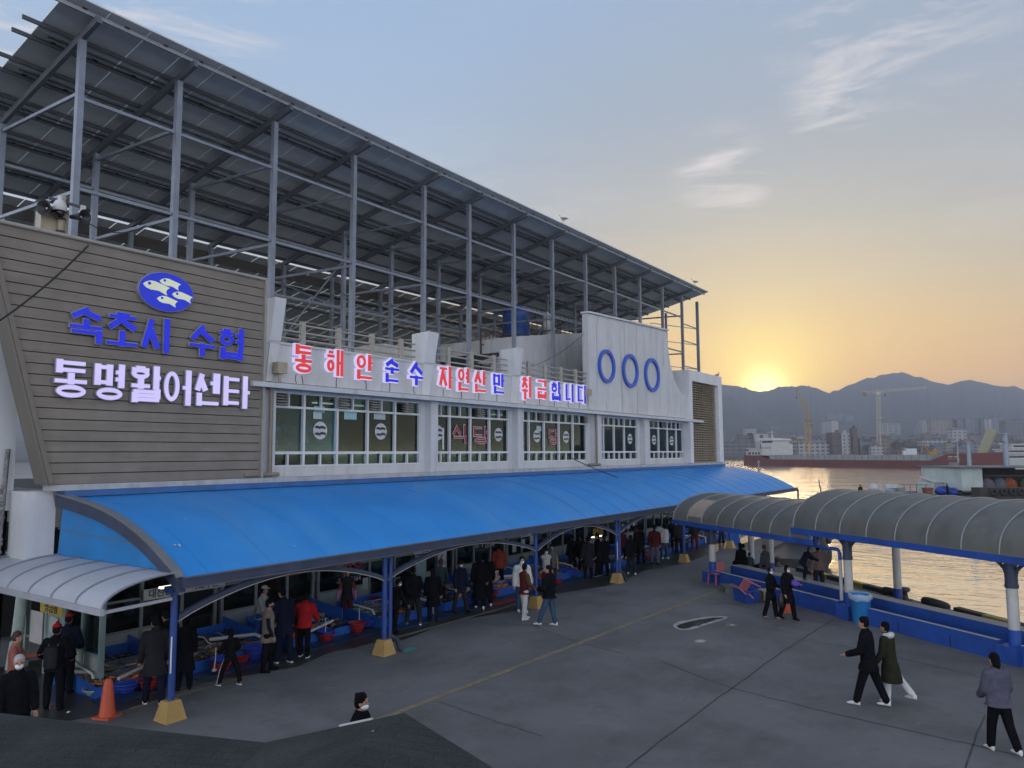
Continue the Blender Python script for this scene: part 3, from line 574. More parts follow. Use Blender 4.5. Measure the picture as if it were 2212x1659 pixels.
# emblem
q = on(1, SY-.05, 356.5, 632); rx = (fx(415, 632, SY)-fx(299, 632, SY))/2; rz = (45-3)*(q-O).dot(V(math.cos(y_), math.sin(y_), 0))/FPX
em = root('fish_emblem', 'round blue emblem with four white fish above the letters on the timber-look board', 'emblem', (q.x, SY, q.z), world=True); n = 48
m = MB(); m.prism([(q.x+rx*math.cos(2*math.pi*k/n), SY-.15, q.z+rz*math.sin(2*math.pi*k/n)) for k in range(n)], (0, .15, 0)); m.build('disc', [emit('emblem_blue', (.005, .022, .50), .85)], em)
m = MB(); m.loft([[(q.x+rx*s*math.cos(2*math.pi*k/n), y, q.z+rz*s*math.sin(2*math.pi*k/n)) for k in range(n)] for s, y in ((1.0, SY), (1.025, SY), (1.025, SY-.13), (1.0, SY-.13), (1.0, SY))], False, False); m.build('rim', side_grey, em)
for (u, v, L) in ((.10, .50, .80), (-.40, .19, .98), (.58, -.08, .80), (.02, -.44, .78)):
    m = MB(); m.prism(fish(q.x+u*rx, q.z+v*rz, L*rx, SY-.153), (0, -.012, 0)); fo = m.build('fish', emit('emblem_white', (.60, .66, .52), .75), em)
    ex, ez = q.x+(u-.27*L)*rx, q.z+(v)*rz+.07*L*rx; m = MB(); m.prism([(ex+.06*L*rx*math.cos(2*math.pi*k/12), SY-.166, ez+.06*L*rx*math.sin(2*math.pi*k/12)) for k in range(12)], (0, -.006, 0)); m.build('eye', emit('emblem_blue', (.01, .035, .55)), fo)

# ================================================================== SOLAR CANOPY OVER THE ROOF
CYF = 20.55                                                 # plane of the front columns
def roof_z(y): return 16.55 - .232*(y-CYF)                  # underside of the panels
cols_x = [on(1, CYF, *q).x for q in ((178, 82), (387, 174), (594, 268), (765, 340), (916, 402), (1013, 447), (1109, 488), (1192, 524), (1264, 555), (1327, 580), (1381, 605), (1430, 628))]
for i in range(1, 5): pass
cols_x.append(cols_x[-1]+3.35)
RX0, RX1 = 8.45, 52.9; YE, YB = 19.55, 29.7
sr = root('solar_canopy', 'big tilted solar panel canopy on tall grey steel columns above the market roof', 'solar canopy', (20, 22, 8.4), world=True)
npan = 40; pw_ = (RX1-RX0)/npan; rows = [YE+k*(YB-YE)/6 for k in range(7)]
frame_al = mat('panel_frame', (.30, .32, .34), .45, .5)
for k in range(6):
    m = MB(); y0, y1 = rows[k]+.012, rows[k+1]-.012
    for i in range(npan):
        x0, x1 = RX0+i*pw_+.011, RX0+(i+1)*pw_-.011; z0, z1 = roof_z(y0), roof_z(y1); t = .04
        m.add([(x0, y0, z0), (x1, y0, z0), (x1, y1, z1), (x0, y1, z1), (x0, y0, z0+t), (x1, y0, z0+t), (x1, y1, z1+t), (x0, y1, z1+t)], [(0, 3, 2, 1), (4, 5, 6, 7), (0, 1, 5, 4), (1, 2, 6, 5), (2, 3, 7, 6), (3, 0, 4, 7)])
    m.m = 1                                                  # junction boxes on the backs
    for i in range(npan): x = RX0+(i+.5)*pw_; y = rows[k]+.3; m.box((x-.06, y-.05, roof_z(y)-.035), (x+.06, y+.05, roof_z(y)+.005))
    m.build('panel_row', [panel_m, black], sr)
for k in range(7):
    for dy in (-.30, .30):
        y = min(max(rows[k]+dy, YE+.12), YB-.1)
        if (k == 0 and dy < 0) or (k == 6 and dy > 0): continue
        z = roof_z(y)-.07; m = MB(); m.bar((RX0-.45, y, z), (RX1-.1, y, z), .05, .11); m.build('purlin', steel_d if k else frame_al, sr)
    if 0 < k < 6:
        y = rows[k]; m = MB(); m.tube([(RX0+.3, y, roof_z(y)-.10), (RX1-.6, y, roof_z(y)-.10)], .025, 6); m.build('cable_conduit', black, sr)
raf = mat('rafter_steel', (.125, .14, .16), .55, .3, .14, 2)
Y2, Y3 = CYF+4.75, CYF+8.9
for i, x in enumerate(cols_x):
    def rz_(y): return roof_z(y)-.30
    m = MB(); m.bar((x, YE+.15, roof_z(YE+.15)-.235), (x, YB-.1, roof_z(YB-.1)-.235), .12, .2); m.build('rafter', raf, sr)
    for y, w_ in ((CYF, .165), (Y2, .165), (Y3, .15)):
        m = MB(); zt = roof_z(y)-.33; m.box((x-w_/2, y-w_/2, 8.41), (x+w_/2, y+w_/2, zt)); m.box((x-w_/2-.05, y-w_/2-.05, 11.4), (x+w_/2+.05, y+w_/2+.05, 11.55)) if False else None; m.build('column', steel, sr)
    for za, zb in ((14.75, 14.9), (12.05, 12.2)):
        m = MB(); m.bar((x+.004, CYF+.11, za), (x+.004, Y2-.11, zb), .08, .09); m.build('strut', steel, sr)
    m = MB(); m.bar((x, Y2+.11, 11.6), (x, Y3-.1, 13.2), .07, .07); m.build('brace', steel, sr)
for y, zs in ((CYF, (14.62, 12.15)), (Y2, (13.9, 11.6)), (Y3, (12.6, 10.6))):
    for z in zs:
        for i in range(len(cols_x)-1):
            m = MB(); m.bar((cols_x[i]+.084, y, z), (cols_x[i+1]-.084, y, z), .07, .09); m.build('girt', steel, sr)
for i in (3, 7, 8):
    m = MB(); m.bar((cols_x[i]+.1, Y2, 9.2), (cols_x[i+1]-.1, Y2, 13.7), .05, .05); m.build('brace', steel, sr)
m = MB(); m.bar((cols_x[-1]+.1, CYF, 9.4), (cols_x[-1]+2.9, CYF, 9.4), .06, .06)
# end frame beyond the last columns
xe = cols_x[-1]
# rear roof part, a little lower, leaving a slit of sky
m = MB(); y0, y1 = YB+.03, YB+20
for i in range(npan):
    x0, x1 = RX0+i*pw_+.015, RX0+(i+1)*pw_-.015
    for k in range(10):
        a, c = y0+k*(y1-y0)/10+.01, y0+(k+1)*(y1-y0)/10-.01; za, zc = roof_z(a)-.06, roof_z(c)-.06
        m.add([(x0, a, za), (x1, a, za), (x1, c, zc), (x0, c, zc)], [(0, 1, 2, 3)])
m.build('panel_row', panel_m, sr)
m = MB(); m.box((RX0, YB+.3, roof_z(YB)-.75), (RX1, YB+.38, roof_z(YB)-.32)); m.build('rear_beam', mat('brown_beam', (.07, .062, .055), .7, 0, .2, 2), sr)
for k in range(1, 10):
    y = y0+k*(y1-y0)/10; m = MB(); m.bar((RX0, y, roof_z(y)-.24), (RX1, y, roof_z(y)-.24), .1, .1); m.build('purlin', steel_d, sr)
# open steel stair-frame at the far end
m = MB()
xt, xu = xe+.4, xe+2.9
for x in (xu,): m.box((x-.09, CYF-.09, 8.41), (x+.09, CYF+.09, roof_z(CYF)-.33))
for z in (9.5, 11.2, 13.0, 14.2): m.bar((xe+.1, CYF, z), (xu-.09, CYF, z), .06, .06); m.bar((xe+.1, CYF+2.5, z+.3), (xu, CYF+.09, z), .05, .05)
m.box((xu-.07, CYF+2.4, 8.41), (xu+.07, CYF+2.54, roof_z(CYF+2.5)-.33)); m.build('end_frame', steel, sr)
# roof-top tanks, gas bottle, railing, tents
q = on(1, 22.6, 1160, 700); tk = root('water_tank', 'blue plastic water tank on the penthouse roof under the solar canopy', 'tank', (q.x, 24, 11.6))
m = MB(); m.box((-.7, -.7, -.1), (.7, .7, .05)); m.build('base', steel_d, tk); m = MB(); m.lathe((0, 0, .05), [(.75, 0), (.78, .1), (.74, .5), (.78, .55), (.74, 1.0), (.78, 1.05), (.72, 1.5), (.3, 1.7), (.28, 1.8), (0, 1.8)], 24); m.build('barrel', mat('tank_blue', (.02, .06, .22), .45), tk)
q = on(1, 22.6, 1207, 715); gb = root('gas_cylinder', 'pale gas cylinder standing behind the penthouse railing', 'gas cylinder', (q.x, 23.4, 12.0))
m = MB(); m.lathe((0, 0, -.1), [(.24, 0), (.26, .1), (.26, 1.1), (.2, 1.3), (.06, 1.4), (.06, 1.5), (0, 1.5)], 16); m.build('bottle', mat('gas_grey', (.42, .42, .40), .5), gb)
m = MB(); m.lathe((0, 0, 1.4), [(.05, 0), (.09, .05), (.09, .1), (0, .12)], 10); m.build('valve', steel_d, gb)
rr = root('roof_railing', 'thin dark steel railing along the penthouse roof edge', 'railing', (33, 22.2, 11), world=True)
x0, x1 = fx(1062, 720, 22.2), fx(1262, 700, 22.2)
def pz(x): return 11.1 + max(0, min(1, (x-xa)/max(.1, xb-xa)))*.85
m = MB(); m.tube([(x0+3, 22.1, pz(x0+3)+1), (x1, 22.1, pz(x1)+1)], .03, 6); m.tube([(x0+3, 22.1, pz(x0+3)+.5), (x1, 22.1, pz(x1)+.5)], .02, 6); m.build('rail', steel_d, rr)
for k in range(14):
    x = x0+3+(x1-x0-3)*k/13; m = MB(); m.tube([(x, 22.1, pz(x)-.2), (x, 22.1, pz(x)+1)], .025, 6); m.build('baluster', steel_d, rr)
q = on(1, 23, 1078, 735)
tn = root('roof_tent', 'dark tarpaulin tent with white panel behind the parapet railing', 'tent', (q.x, 23, 8.42))
m = MB(); m.prism([(-2.3, 0, 1.15), (0, 0, 1.95), (2.3, 0, 1.15), (2.3, 0, 1.0), (0, 0, 1.75), (-2.3, 0, 1.0)], (0, 3, 0)); m.build('canvas', mat('tent_dark', (.02, .022, .028), .7), tn)
m = MB(); m.prism([(-1.9, -.02, 1.2), (-.2, -.02, 1.78), (-1.0, -.02, 1.2)], (0, .015, 0)); m.prism([(.2, -.02, 1.78), (1.7, -.02, 1.25), (.7, -.02, 1.22)], (0, .015, 0)); m.build('valance', mat('tent_grey', (.27, .27, .27), .7), tn)
for x, y in ((-2.2, .1), (2.2, .1), (-2.2, 2.9), (2.2, 2.9)): m = MB(); m.tube([(x, y, 0), (x, y, 1.05)], .03, 6); m.build('pole', steel_d, tn)
q = on(1, 23.5, 1090, 700); cg = root('stacked_cage', 'tall dark wire cage stacked with chairs on the market roof', 'cage', (q.x, 24, 8.42))
m = MB()
for k in range(9): m.tube([(-1.4+k*.35, 0, 1.6), (-1.4+k*.35, 0, 3.2)], .03, 5)
for z in (0, 1.6, 2.4, 3.2): m.box((-1.5, -.03, z), (1.5, .03, z+.06))
for x in (-1.45, 1.45): m.box((x-.04, -.04, 0), (x+.04, .04, 3.2))
m.build('bars', mat('cage_rust', (.09, .06, .05), .7), cg)
m = MB(); m.box((-.2, .1, 1.75), (.75, .8, 3.0)); m.build('crate', mat('cage_crate', (.46, .40, .36), .6), cg)

# ================================================================== BLUE MARKET CANOPY
cn = root('market_canopy', 'long curved blue canopy on blue posts with yellow footings along the market front', 'canopy', (8.7, 14.0, 0), world=True)
blue_sheet = mat('blue_sheet', (.034, .32, .82), .42, 0, .08, .6, .15, .35, dark=(.12, .40, .76), amt=.4, dscale=.35, streak=(2.2, .25, .4)); translucent(blue_sheet, .26, (.25, .50, .80))
CX0, CX1 = 8.72, 53.2
arch = [(FY-.04, 4.19), (18.3, 4.10), (17.35, 3.97), (16.5, 3.79), (15.75, 3.56), (15.1, 3.30), (14.6, 3.05), (14.2, 2.84), (14.02, 2.70)]
def arch_at(t):
    f = t*(len(arch)-1); i = min(int(f), len(arch)-2); f -= i; p0 = arch[max(i-1, 0)]; p1 = arch[i]; p2 = arch[i+1]; p3 = arch[min(i+2, len(arch)-1)]
    return tuple(.5*(2*p1[k]+(p2[k]-p0[k])*f+(2*p0[k]-5*p1[k]+4*p2[k]-p3[k])*f*f+(3*p1[k]-p0[k]-3*p2[k]+p3[k])*f**3) for k in (0, 1))
NU = 140
wob = [rnd.uniform(-.012, .012) for _ in range(NU+1)]
m = MB()
def sheet(u, v):
    y, z = arch_at(v); i = round(u*NU); x = CX0+(CX1-CX0)*u
    return (x, y, z + (.022*abs(math.sin(math.pi*u*34)) + wob[i]*.5)*math.sin(math.pi*v))
m.grid(sheet, NU, 24); m.build('roof_sheet', blue_sheet, cn)
m = MB()
for k in range(28):
    x = CX0+.2+(CX1-CX0-.4)*k/27; pts = [arch_at(j/12) for j in range(13)]
    m.tube([(x, y, z-.07) for y, z in pts], .035, 6)
m.build('roof_rib', blue_p, cn)
seam_m = mat('sheet_seam', (.03, .235, .62), .5, 0, .15, 2)
for k in range(29):
    x = CX0+.55+(CX1-CX0-1.1)*k/28+rnd.uniform(-.06, .06); m = MB(); pts = [arch_at(j/16) for j in range(17)]
    m.tube([(x, y-.004, z+.012+.022*math.sin(math.pi*j/16)) for j, (y, z) in enumerate(pts)], .003 if x < 24 else .008, 5); m.build('sheet_seam', seam_m, cn)
m = MB()
for _ in range(24):
    u, v = rnd.random(), rnd.uniform(.05, .85); y, z = arch_at(v); y2, z2 = arch_at(v+.02); x = CX0+.3+(CX1-CX0-.6)*u; sz = rnd.uniform(.008, .026); ln = sz*rnd.uniform(1.0, 4); d_ = V(0, y2-y, z2-z).normalized(); n_ = V(0, -d_.z, d_.y) if d_.y < 0 else V(0, d_.z, -d_.y); n_ = n_ if n_.z > 0 else -n_; c_ = V(x, y, z)+n_*.03
    m.add([tuple(c_+V(sz*math.cos(a), 0, 0)+d_*(ln*math.sin(a)*rnd.uniform(.7, 1.2))) for a in [2*math.pi*j/9 for j in range(9)]], [tuple(range(9))])
m.build('droppings', mat('droppings', (.45, .45, .43), .8), cn)
m = MB(); m.box((CX0, FY-.03, 4.20), (CX1, FY-.005, 4.315)); m.prism([(CX0-.1, FY-.42, 4.175), (CX0-.1, FY-.42, 4.315), (CX0-.1, FY-.03, 4.315), (CX0-.1, FY-.03, 4.2)], (CX1-CX0, 0, 0)); m.build('wall_flashing', mat('flashing_blue', (.035, .12, .31), .5, 0, .15, 3, dark=(.05, .08, .12), amt=.6), cn)
m = MB(); m.box((CX0-.06, 13.90, 2.56), (CX1+.1, 14.06, 2.74)); m.build('eave_gutter', beam_m, cn)
m = MB(); m.box((CX0-.04, 13.88, 2.535), (CX1+.1, 14.0, 2.558)); m.box((CX0-.04, 13.86, 2.741), (CX1+.1, 13.93, 2.765)); m.build('gutter_lip', mat('gutter_lip', (.10, .10, .11), .6, 0, .2, 4), cn)
# gable end: arch beam, two-tone blue infill
pts = [arch_at(j/24) for j in range(25)]
top = [(CX0-.14, y, z+.05) for y, z in pts]; bot = [(CX0-.14, y, z-.24) for y, z in pts]
m = MB()
for i in range(24): m.prism([top[i], top[i+1], bot[i+1], bot[i]][::-1], (.13, 0, 0))
m.build('gable_beam', beam_m, cn)
m = MB()
for i in range(24): m.prism([(CX0-.15, top[i][1], top[i][2]-.02), (CX0-.15, top[i+1][1], top[i+1][2]-.02), (CX0-.15, top[i+1][1], top[i+1][2]+.025), (CX0-.15, top[i][1], top[i][2]+.025)], (.17, 0, 0))
m.build('gable_trim', mat('trim_pale', (.15, .16, .165), .6), cn)
gp = mat('gable_blue', (.022, .19, .47), .5, 0, .12, 1.4, .1, .35, dark=(.045, .18, .40), amt=.5, dscale=.8)
bb = [(CX0-.06, y, z) for _, y, z in bot if y > 14.25 and y < FY-.05]
m = MB(); m.prism([(CX0-.06, FY-.1, 2.80)] + bb + [(CX0-.06, 14.2, 2.80)], (.04, 0, 0)); m.build('gable_panel', gp, cn)
m = MB(); m.prism([(CX0-.075, FY-.1, 3.42), (CX0-.075, FY-.1, 3.436), (CX0-.075, 15.6, 3.29), (CX0-.075, 15.6, 3.274)], (.02, 0, 0)); m.build('gable_seam', mat('trim_pale', ()), cn)
posts_x = [gz(x, y).x for x, y in ((370, 1555), (826, 1412), (1157, 1312), (1330, 1258), (1478, 1214))]; posts_x += [posts_x[-1]+6.4, posts_x[-1]+12.6]
PYY = 14.3
def footing(x, cyy=PYY):
    m = MB(); m.loft([[(x+a*s, cyy+b_*s, z) for a, b_ in ((-1, -1), (1, -1), (1, 1), (-1, 1))] for s, z in ((.225, 0), (.215, .02), (.135, .36), (.125, .37))], True, False); return m
for i, x in enumerate(posts_x):
    m = MB(); m.tube([(x, PYY, .372), (x, PYY, 2.58)], .068, 14)
    if i in (1, 3): m.tube([(x+.17, PYY-.04, .373), (x+.17, PYY-.04, 2.56)], .055, 12)
    po = m.build('post', blue_p, cn); footing(x).build('footing', footing_m, po)
    m = MB(); m.box((x-.15, PYY-.13, 2.44), (x+.15, PYY+.13, 2.555)); m.build('cap_plate', blue_p, po)
    if i in (1, 3): m = MB(); m.tube([(x+.17, PYY-.04, .5), (x+.20, PYY-.06, .42), (x+.36, PYY-.1, .32), (x+.42, PYY-.15, .08), (x+.47, PYY-.2, .02)], .055, 10); m.build('drain_hose', mat('drain_dark', (.03, .04, .045), .6), po)
    if i in (0, 3): m = MB(); m.tube([(x-.075, PYY-.075, .9), (x-.075, PYY-.075, 1.6)], .014, 6); m.build('reflector', mat('reflector_white', (.7, .7, .7), .4), po)
for i in range(len(posts_x)-1):
    a, c = posts_x[i]+.08, posts_x[i+1]-.08; n = 22; m = MB(); rings = []
    for k in range(n+1):
        t = k/n; x = a+(c-a)*t; z = 1.93+.56*math.sin(math.pi*t)**.85; rings.append([(x, PYY-.055, z-.05), (x, PYY+.055, z-.05), (x, PYY+.055, z+.05), (x, PYY-.055, z+.05)])
    m.loft(rings, True, False); ab = m.build('arch_brace', beam_m, cn)
    m = MB(); m.loft([[(p[0][0], PYY-.06, p[0][2]-.016), (p[0][0], PYY-.02, p[0][2]-.016), (p[0][0], PYY-.02, p[0][2]-.002), (p[0][0], PYY-.06, p[0][2]-.002)] for p in rings], True, False); m.build('edge_strip', mat('strip_white', (.48, .47, .45), .5), ab)
single(MB().prism([(0, 0, .012), (.5, .05, .012), (.55, .3, .012), (.1, .33, .012)], (0, 0, .008)), 'drain_mat', mat('mat_teal', (.06, .22, .20), .7), 'small teal mat under the drain hose of the second blue post', 'mat', (posts_x[1]+.35, PYY-.45, 0))

# ================================================================== GREY AWNING AT THE NEAR END
aw = root('side_awning', 'short grey curved awning below the blue gable at the near corner', 'awning', (7.3, 14, 0), world=True)
awm = mat('awning_sheet', (.40, .42, .46), .45, 0, .06, 1.2, 0, .4, dark=(.27, .28, .31), amt=.4, dscale=1.2)
def awp(v): a = v*math.pi/2; return CX0-.09-1.42*math.sin(a)**1.05, 2.36+.47*math.cos(a)
m = MB(); m.grid(lambda u, v: (awp(v)[0], 14.12+6.8*u, awp(v)[1]), 20, 12); m.build('roof_sheet', awm, aw)
for k in range(8):
    y = 14.12+6.8*k/7; m = MB(); m.tube([(awp(j/12)[0], y, awp(j/12)[1]+.012) for j in range(13)], .025, 6); m.build('rib', mat('awning_rib', (.20, .21, .24), .5), aw)
xa_, za_ = awp(1); m = MB(); m.box((xa_-.05, 14.08, za_-.10), (xa_+.03, 20.9, za_+.015)); m.build('eave_rail', mat('awning_rail', (.33, .34, .37), .5), aw)
m = MB(); m.bar((xa_, 14.16, 2.3), (CX0-.12, 14.2, 2.34), .04, .06); m.build('end_rail', mat('awning_rail', ()), aw)

# ================================================================== WALKWAY SHELTERS ALONG THE QUAY
sh_m = mat('shelter_sheet', (.165, .172, .16), .42, 0, .10, .8, 0, .4, dark=(.075, .078, .07), amt=.6, dscale=1.3, streak=(1.6, 1.6, .5))
translucent(sh_m, .35, (.50, .47, .38))
rib_m = mat('shelter_rib', (.20, .21, .22), .45, .3, .1, 3)
col_w = mat('column_white', (.50, .50, .49), .55, 0, .08, 2, dark=(.27, .25, .22), amt=.5, dscale=1.5, streak=(1, 1, .3))
shelter_blue = mat('shelter_blue', (.02, .075, .33), .5, 0, .14, 2, .08, dark=(.02, .04, .14), amt=.5, dscale=1.2)
def shelter(s0, s1, ze, rise, label, fronts, rears, pipe=None, patch=False):
    t = root('walkway_shelter', label, 'shelter', tuple(sp(s0, 1.6)), group='barrel roofed walkway shelters', world=True)
    pa, pb = -.32, 3.72; pm, hw = (pa+pb)/2, (pb-pa)/2
    def ar(v): a = math.pi*v; return pm-hw*math.cos(a), ze+.03+rise*math.sin(a)**.9
    m = MB(); m.grid(lambda u, v: tuple(sp(s0+(s1-s0)*u, *ar(v))), 40, 28); m.build('roof_sheet', sh_m, t)
    n = round((s0-s1)/1.05)
    for k in range(n+1):
        s = s0+(s1-s0)*k/n; m = MB(); m.tube([tuple(sp(s, ar(j/24)[0], ar(j/24)[1]+.012)) for j in range(25)], .03, 6); m.build('rib', rib_m, t)
    for p_ in (pa, pb):
        m = MB(); m.bar(sp(s0+.08, p_, ze-.07), sp(s1, p_, ze-.07), .1, .18); m.build('eave_beam', shelter_blue, t)
        m = MB(); m.bar(sp(s0, p_-.03*(1 if p_ < 0 else -1), ze+.035), sp(s1, p_-.03*(1 if p_ < 0 else -1), ze+.035), .05, .02); m.build('flashing', rib_m, t)
    if patch:
        m = MB(); m.grid(lambda u, v: tuple(sp(s0-1.08-1.0*u, ar(.05+.24*v)[0], ar(.05+.24*v)[1]+.018)), 4, 6); m.build('patch_panel', mat('patch_tan', (.36, .28, .21), .6, 0, .12, 2), t)
    for row, p_, blue_top in ((fronts, 0.08, .62), (rears, 3.3, .5)):
        for s in row:
            b0 = sp(s, p_); r = .13; zt = ze-.16
            m = MB(); m.tube([b0+V(0, 0, .05), b0+V(0, 0, zt)], r, 16); c_ = m.build('column', col_w, t)
            m = MB(); m.tube([b0+V(0, 0, zt-blue_top), b0+V(0, 0, zt-.005)], [r+.012, r+.012], 16); m.tube([b0+V(0, 0, zt-blue_top-.02), b0+V(0, 0, zt-blue_top+.06)], r+.025, 16); m.build('collar', beam_m if blue_top == .62 else blue_p, c_)
            m = MB(); m.tube([b0+V(0, 0, .0), b0+V(0, 0, .52 if p_ > 1 else .80)], r+.006, 16); m.build('painted_foot', shelter_blue, c_)
            for dd_ in (-1, 1):
                m = MB(); m.tube([b0+D*dd_*.10+V(0, 0, zt-.42), b0+D*dd_*.16+V(0, 0, zt-.2), b0+D*dd_*.30+V(0, 0, zt-.06), b0+D*dd_*.46+V(0, 0, zt)], .045, 8); m.build('bracket', beam_m, c_)
            m = MB(); bb0 = sp(s, p_-.05); u_, v_ = D*.27, P*.27
            if p_ < 1: m.prism([tuple(bb0-u_-v_), tuple(bb0+u_-v_), tuple(bb0+u_+v_), tuple(bb0-u_+v_)], (0, 0, .42)); m.build('plinth', shelter_blue, c_)
    if pipe:
        b0 = sp(pipe, .08); m = MB(); m.tube([b0+V(0, 0, .1), b0+V(0, 0, 1.95), b0+D*.08+V(0, 0, 2.06), b0+D*1.5-P*.2+V(0, 0, 2.10), b0+D*1.62-P*.3+V(0, 0, 2.2)], .055, 10); dp = m.build('downpipe', col_w, t)
        m = MB(); m.tube([b0+V(0, 0, 1.75), b0+V(0, 0, 1.951), b0+D*.08+V(0, 0, 2.061), b0+D*1.5-P*.2+V(0, 0, 2.101), b0+D*1.62-P*.3+V(0, 0, 2.2)], .060, 10); m.build('pipe_paint', shelter_blue, dp); m = MB(); m.tube([b0+V(0, 0, .0), b0+V(0, 0, .5)], .062, 10); m.build('painted_foot', shelter_blue, dp)
        m = MB(); m.bar(sp(6.6+.2, -.32, 2.3), sp(6.6+.2, -.32, 2.5), .09, .09); m.build('spacer', shelter_blue, t)
    return t
shelter(15.1, 6.75, 2.28, 1.06, 'farther grey barrel roof shelter with a tan patched sheet, lower of the two walkway roofs', [12.9], [14.7, 13.4, 10.7], patch=True)
shelter(7.62, -5.0, 2.60, 1.20, 'nearer and higher grey barrel roof shelter beside the blue bin', [5.66, .3, -4.6], [6.86, -.6], pipe=5.98)
m = MB(); b0 = sp(13.4, 3.08, 1.2); m.bar(b0, b0+V(0, 0, .55), .18, .3); tag(m.build('electric_box', mat('box_grey', (.30, .28, .25), .6)), 'grey electric box strapped to a white quay column', 'electric box')

# blue double bench wall
bw = root('bench_wall', 'long low blue double wall with pale top edges under the walkway shelters', 'wall', tuple(sp(13, 0)), world=True)
def wallseg(p0, p1, z, s0, s1): 
    m = MB(); m.prism([tuple(sp(s0, p0)), tuple(sp(s1, p0)), tuple(sp(s1, p1)), tuple(sp(s0, p1))], (0, 0, z)); return m
wallseg(-.10, .08, .49, 12.55, 5.95).build('front_wall', shelter_blue, bw); wallseg(-.10, .08, .49, 5.35, .62).build('front_wall', shelter_blue, bw); wallseg(-.10, .08, .49, .02, -6).build('front_wall', shelter_blue, bw)
pale = mat('wall_top_pale', (.38, .40, .41), .6, 0, .2, 3, dark=(.16, .18, .22), amt=.4, dscale=3)
for a, c in ((12.55, 5.95), (5.35, .62), (.02, -6)):
    m = MB(); m.prism([tuple(sp(a, -.112, .491)), tuple(sp(c, -.112, .491)), tuple(sp(c, -.02, .491)), tuple(sp(a, -.02, .491))], (0, 0, .012)); m.build('top_edge', pale, bw)
wallseg(.081, .92, .16, 12.5, -6).build('trough_floor', mat('trough', (.03, .035, .045), .8), bw)
wallseg(.921, 1.42, .60, 12.9, -6).build('rear_wall', shelter_blue, bw)
m = MB(); m.prism([tuple(sp(12.9, .925, .601)), tuple(sp(-6, .925, .601)), tuple(sp(-6, 1.415, .601)), tuple(sp(12.9, 1.415, .601))], (0, 0, .01)); m.build('top_slab', pale, bw)
for k in range(9): 
    s = 11.5-1.9*k+rnd.uniform(-.3, .3); m = MB(); m.prism([tuple(sp(s, -.104, .03)), tuple(sp(s-.03, -.104, .03)), tuple(sp(s-.03, -.104, .3)), tuple(sp(s, -.104, .34))], tuple(P*.003)); m.build('stain', mat('wall_stain', (.012, .02, .05), .8), bw)
# bin
q = gz(1861, 1347); bn_ = root('plastic_bin', 'tall light blue plastic bin with a bag lining beside the shelter column', 'bin', tuple(q))
m = MB(); m.lathe((0, 0, 0), [(.22, 0), (.24, .02), (.29, .80), (.325, .82), (.325, .86), (.295, .87), (.285, .83), (.24, .1), (0, .1)], 28); m.build('body', mat('bin_blue', (.03, .22, .56), .4, 0, .06), bn_)
m = MB(); m.loft([[(.335*math.cos(a)*f, .335*math.sin(a)*f, z+.012*math.sin(5*a+z*40)) for a in [2*math.pi*k/28 for k in range(28)]] for f, z in ((1.0, .75), (1.02, .84), (1.0, .89), (.9, .885), (.86, .7))], False); m.build('bag', mat('bag_clear', (.32, .42, .55), .3), bn_)
# bollards, kerb blocks, moored tyres on the quay edge
boll = mat('bollard_iron', (.055, .045, .04), .6, .3, .2, 4, .2)
def edge_pt(s, off=0): return sp(s, 3.4+.14*s-off)
for s, lb in ((7.35, 'rusty mushroom bollard beside the rear column of the nearer shelter'), (15.4, 'dark mushroom bollard on the quay corner near the hanging tyres'), (-1.5, 'dark mushroom bollard on the quay past the near shelter column')):
    r_o = root('bollard', lb, 'bollard', tuple(edge_pt(s, .35)), group='quay edge bollards')
    m = MB(); m.lathe((0, 0, 0), [(.17, 0), (.16, .05), (.12, .1), (.11, .26), (.19, .30), (.21, .36), (.17, .42), (0, .44)], 18); m.build('post', boll, r_o)
    m = MB(); m.lathe((0, 0, 0), [(.27, 0), (.27, .025), (0, .025)], 18); m.build('base_plate', boll, r_o)
kerb_y = mat('kerb_yellow', (.38, .27, .06), .7, 0, .15, 3, .1, dark=(.12, .10, .06), amt=.5, dscale=2.5); kerb_k = mat('kerb_black', (.035, .032, .03), .75, 0, .2, 3, .1)
for a, c, lb in ((14.0, 8.5, 'yellow and black striped kerb on the quay edge behind the far bench'), (5.2, -6.0, 'yellow and black striped kerb on the quay edge by the near shelter')):
    kr = root('quay_kerb', lb, 'kerb', tuple(edge_pt(a)), group='striped kerbs along the quay edge', world=True); n = max(3, round((a-c)/1.15))
    for k in range(n):
        s0, s1 = a+(c-a)*k/n, a+(c-a)*(k+1)/n; m = MB()
        m.prism([tuple(edge_pt(s0, .30)), tuple(edge_pt(s1, .30)), tuple(edge_pt(s1, .02)), tuple(edge_pt(s0, .02))], (0, 0, .16)); m.build('kerb_block', kerb_y if k % 2 else kerb_k, kr)
def tyre(m, c, ax, r=.42, t=.15):
    c = Vector(c); ax = Vector(ax).normalized(); u = ax.orthogonal().normalized(); v = ax.cross(u); rings = []
    for k in range(25):
        a = 2*math.pi*k/24; rd = u*math.cos(a)+v*math.sin(a); rings.append([c+rd*(r-t+t*math.cos(b_)*1.0)+ax*(t*math.sin(b_)) for b_ in [2*math.pi*j/10 for j in range(10)]])
    return m.loft(rings, False)
tyres = [(-2.6, 4.5), (6.0, 5.9), (10.2, 6.4)]
for s, lb in ((8.05, 'worn tyre hung flat over the quay edge beside the striped kerb end'), (6.1, 'flattened tyre lying on the quay edge behind the rear column')):
    m = MB(); tyre(m, edge_pt(s, .15)+V(0, 0, .08), (P*.35+V(0, 0, 1)), .45, .14); tag(m.build('tyre', rubber), lb, 'tyre', 'tyres on the quay edge')
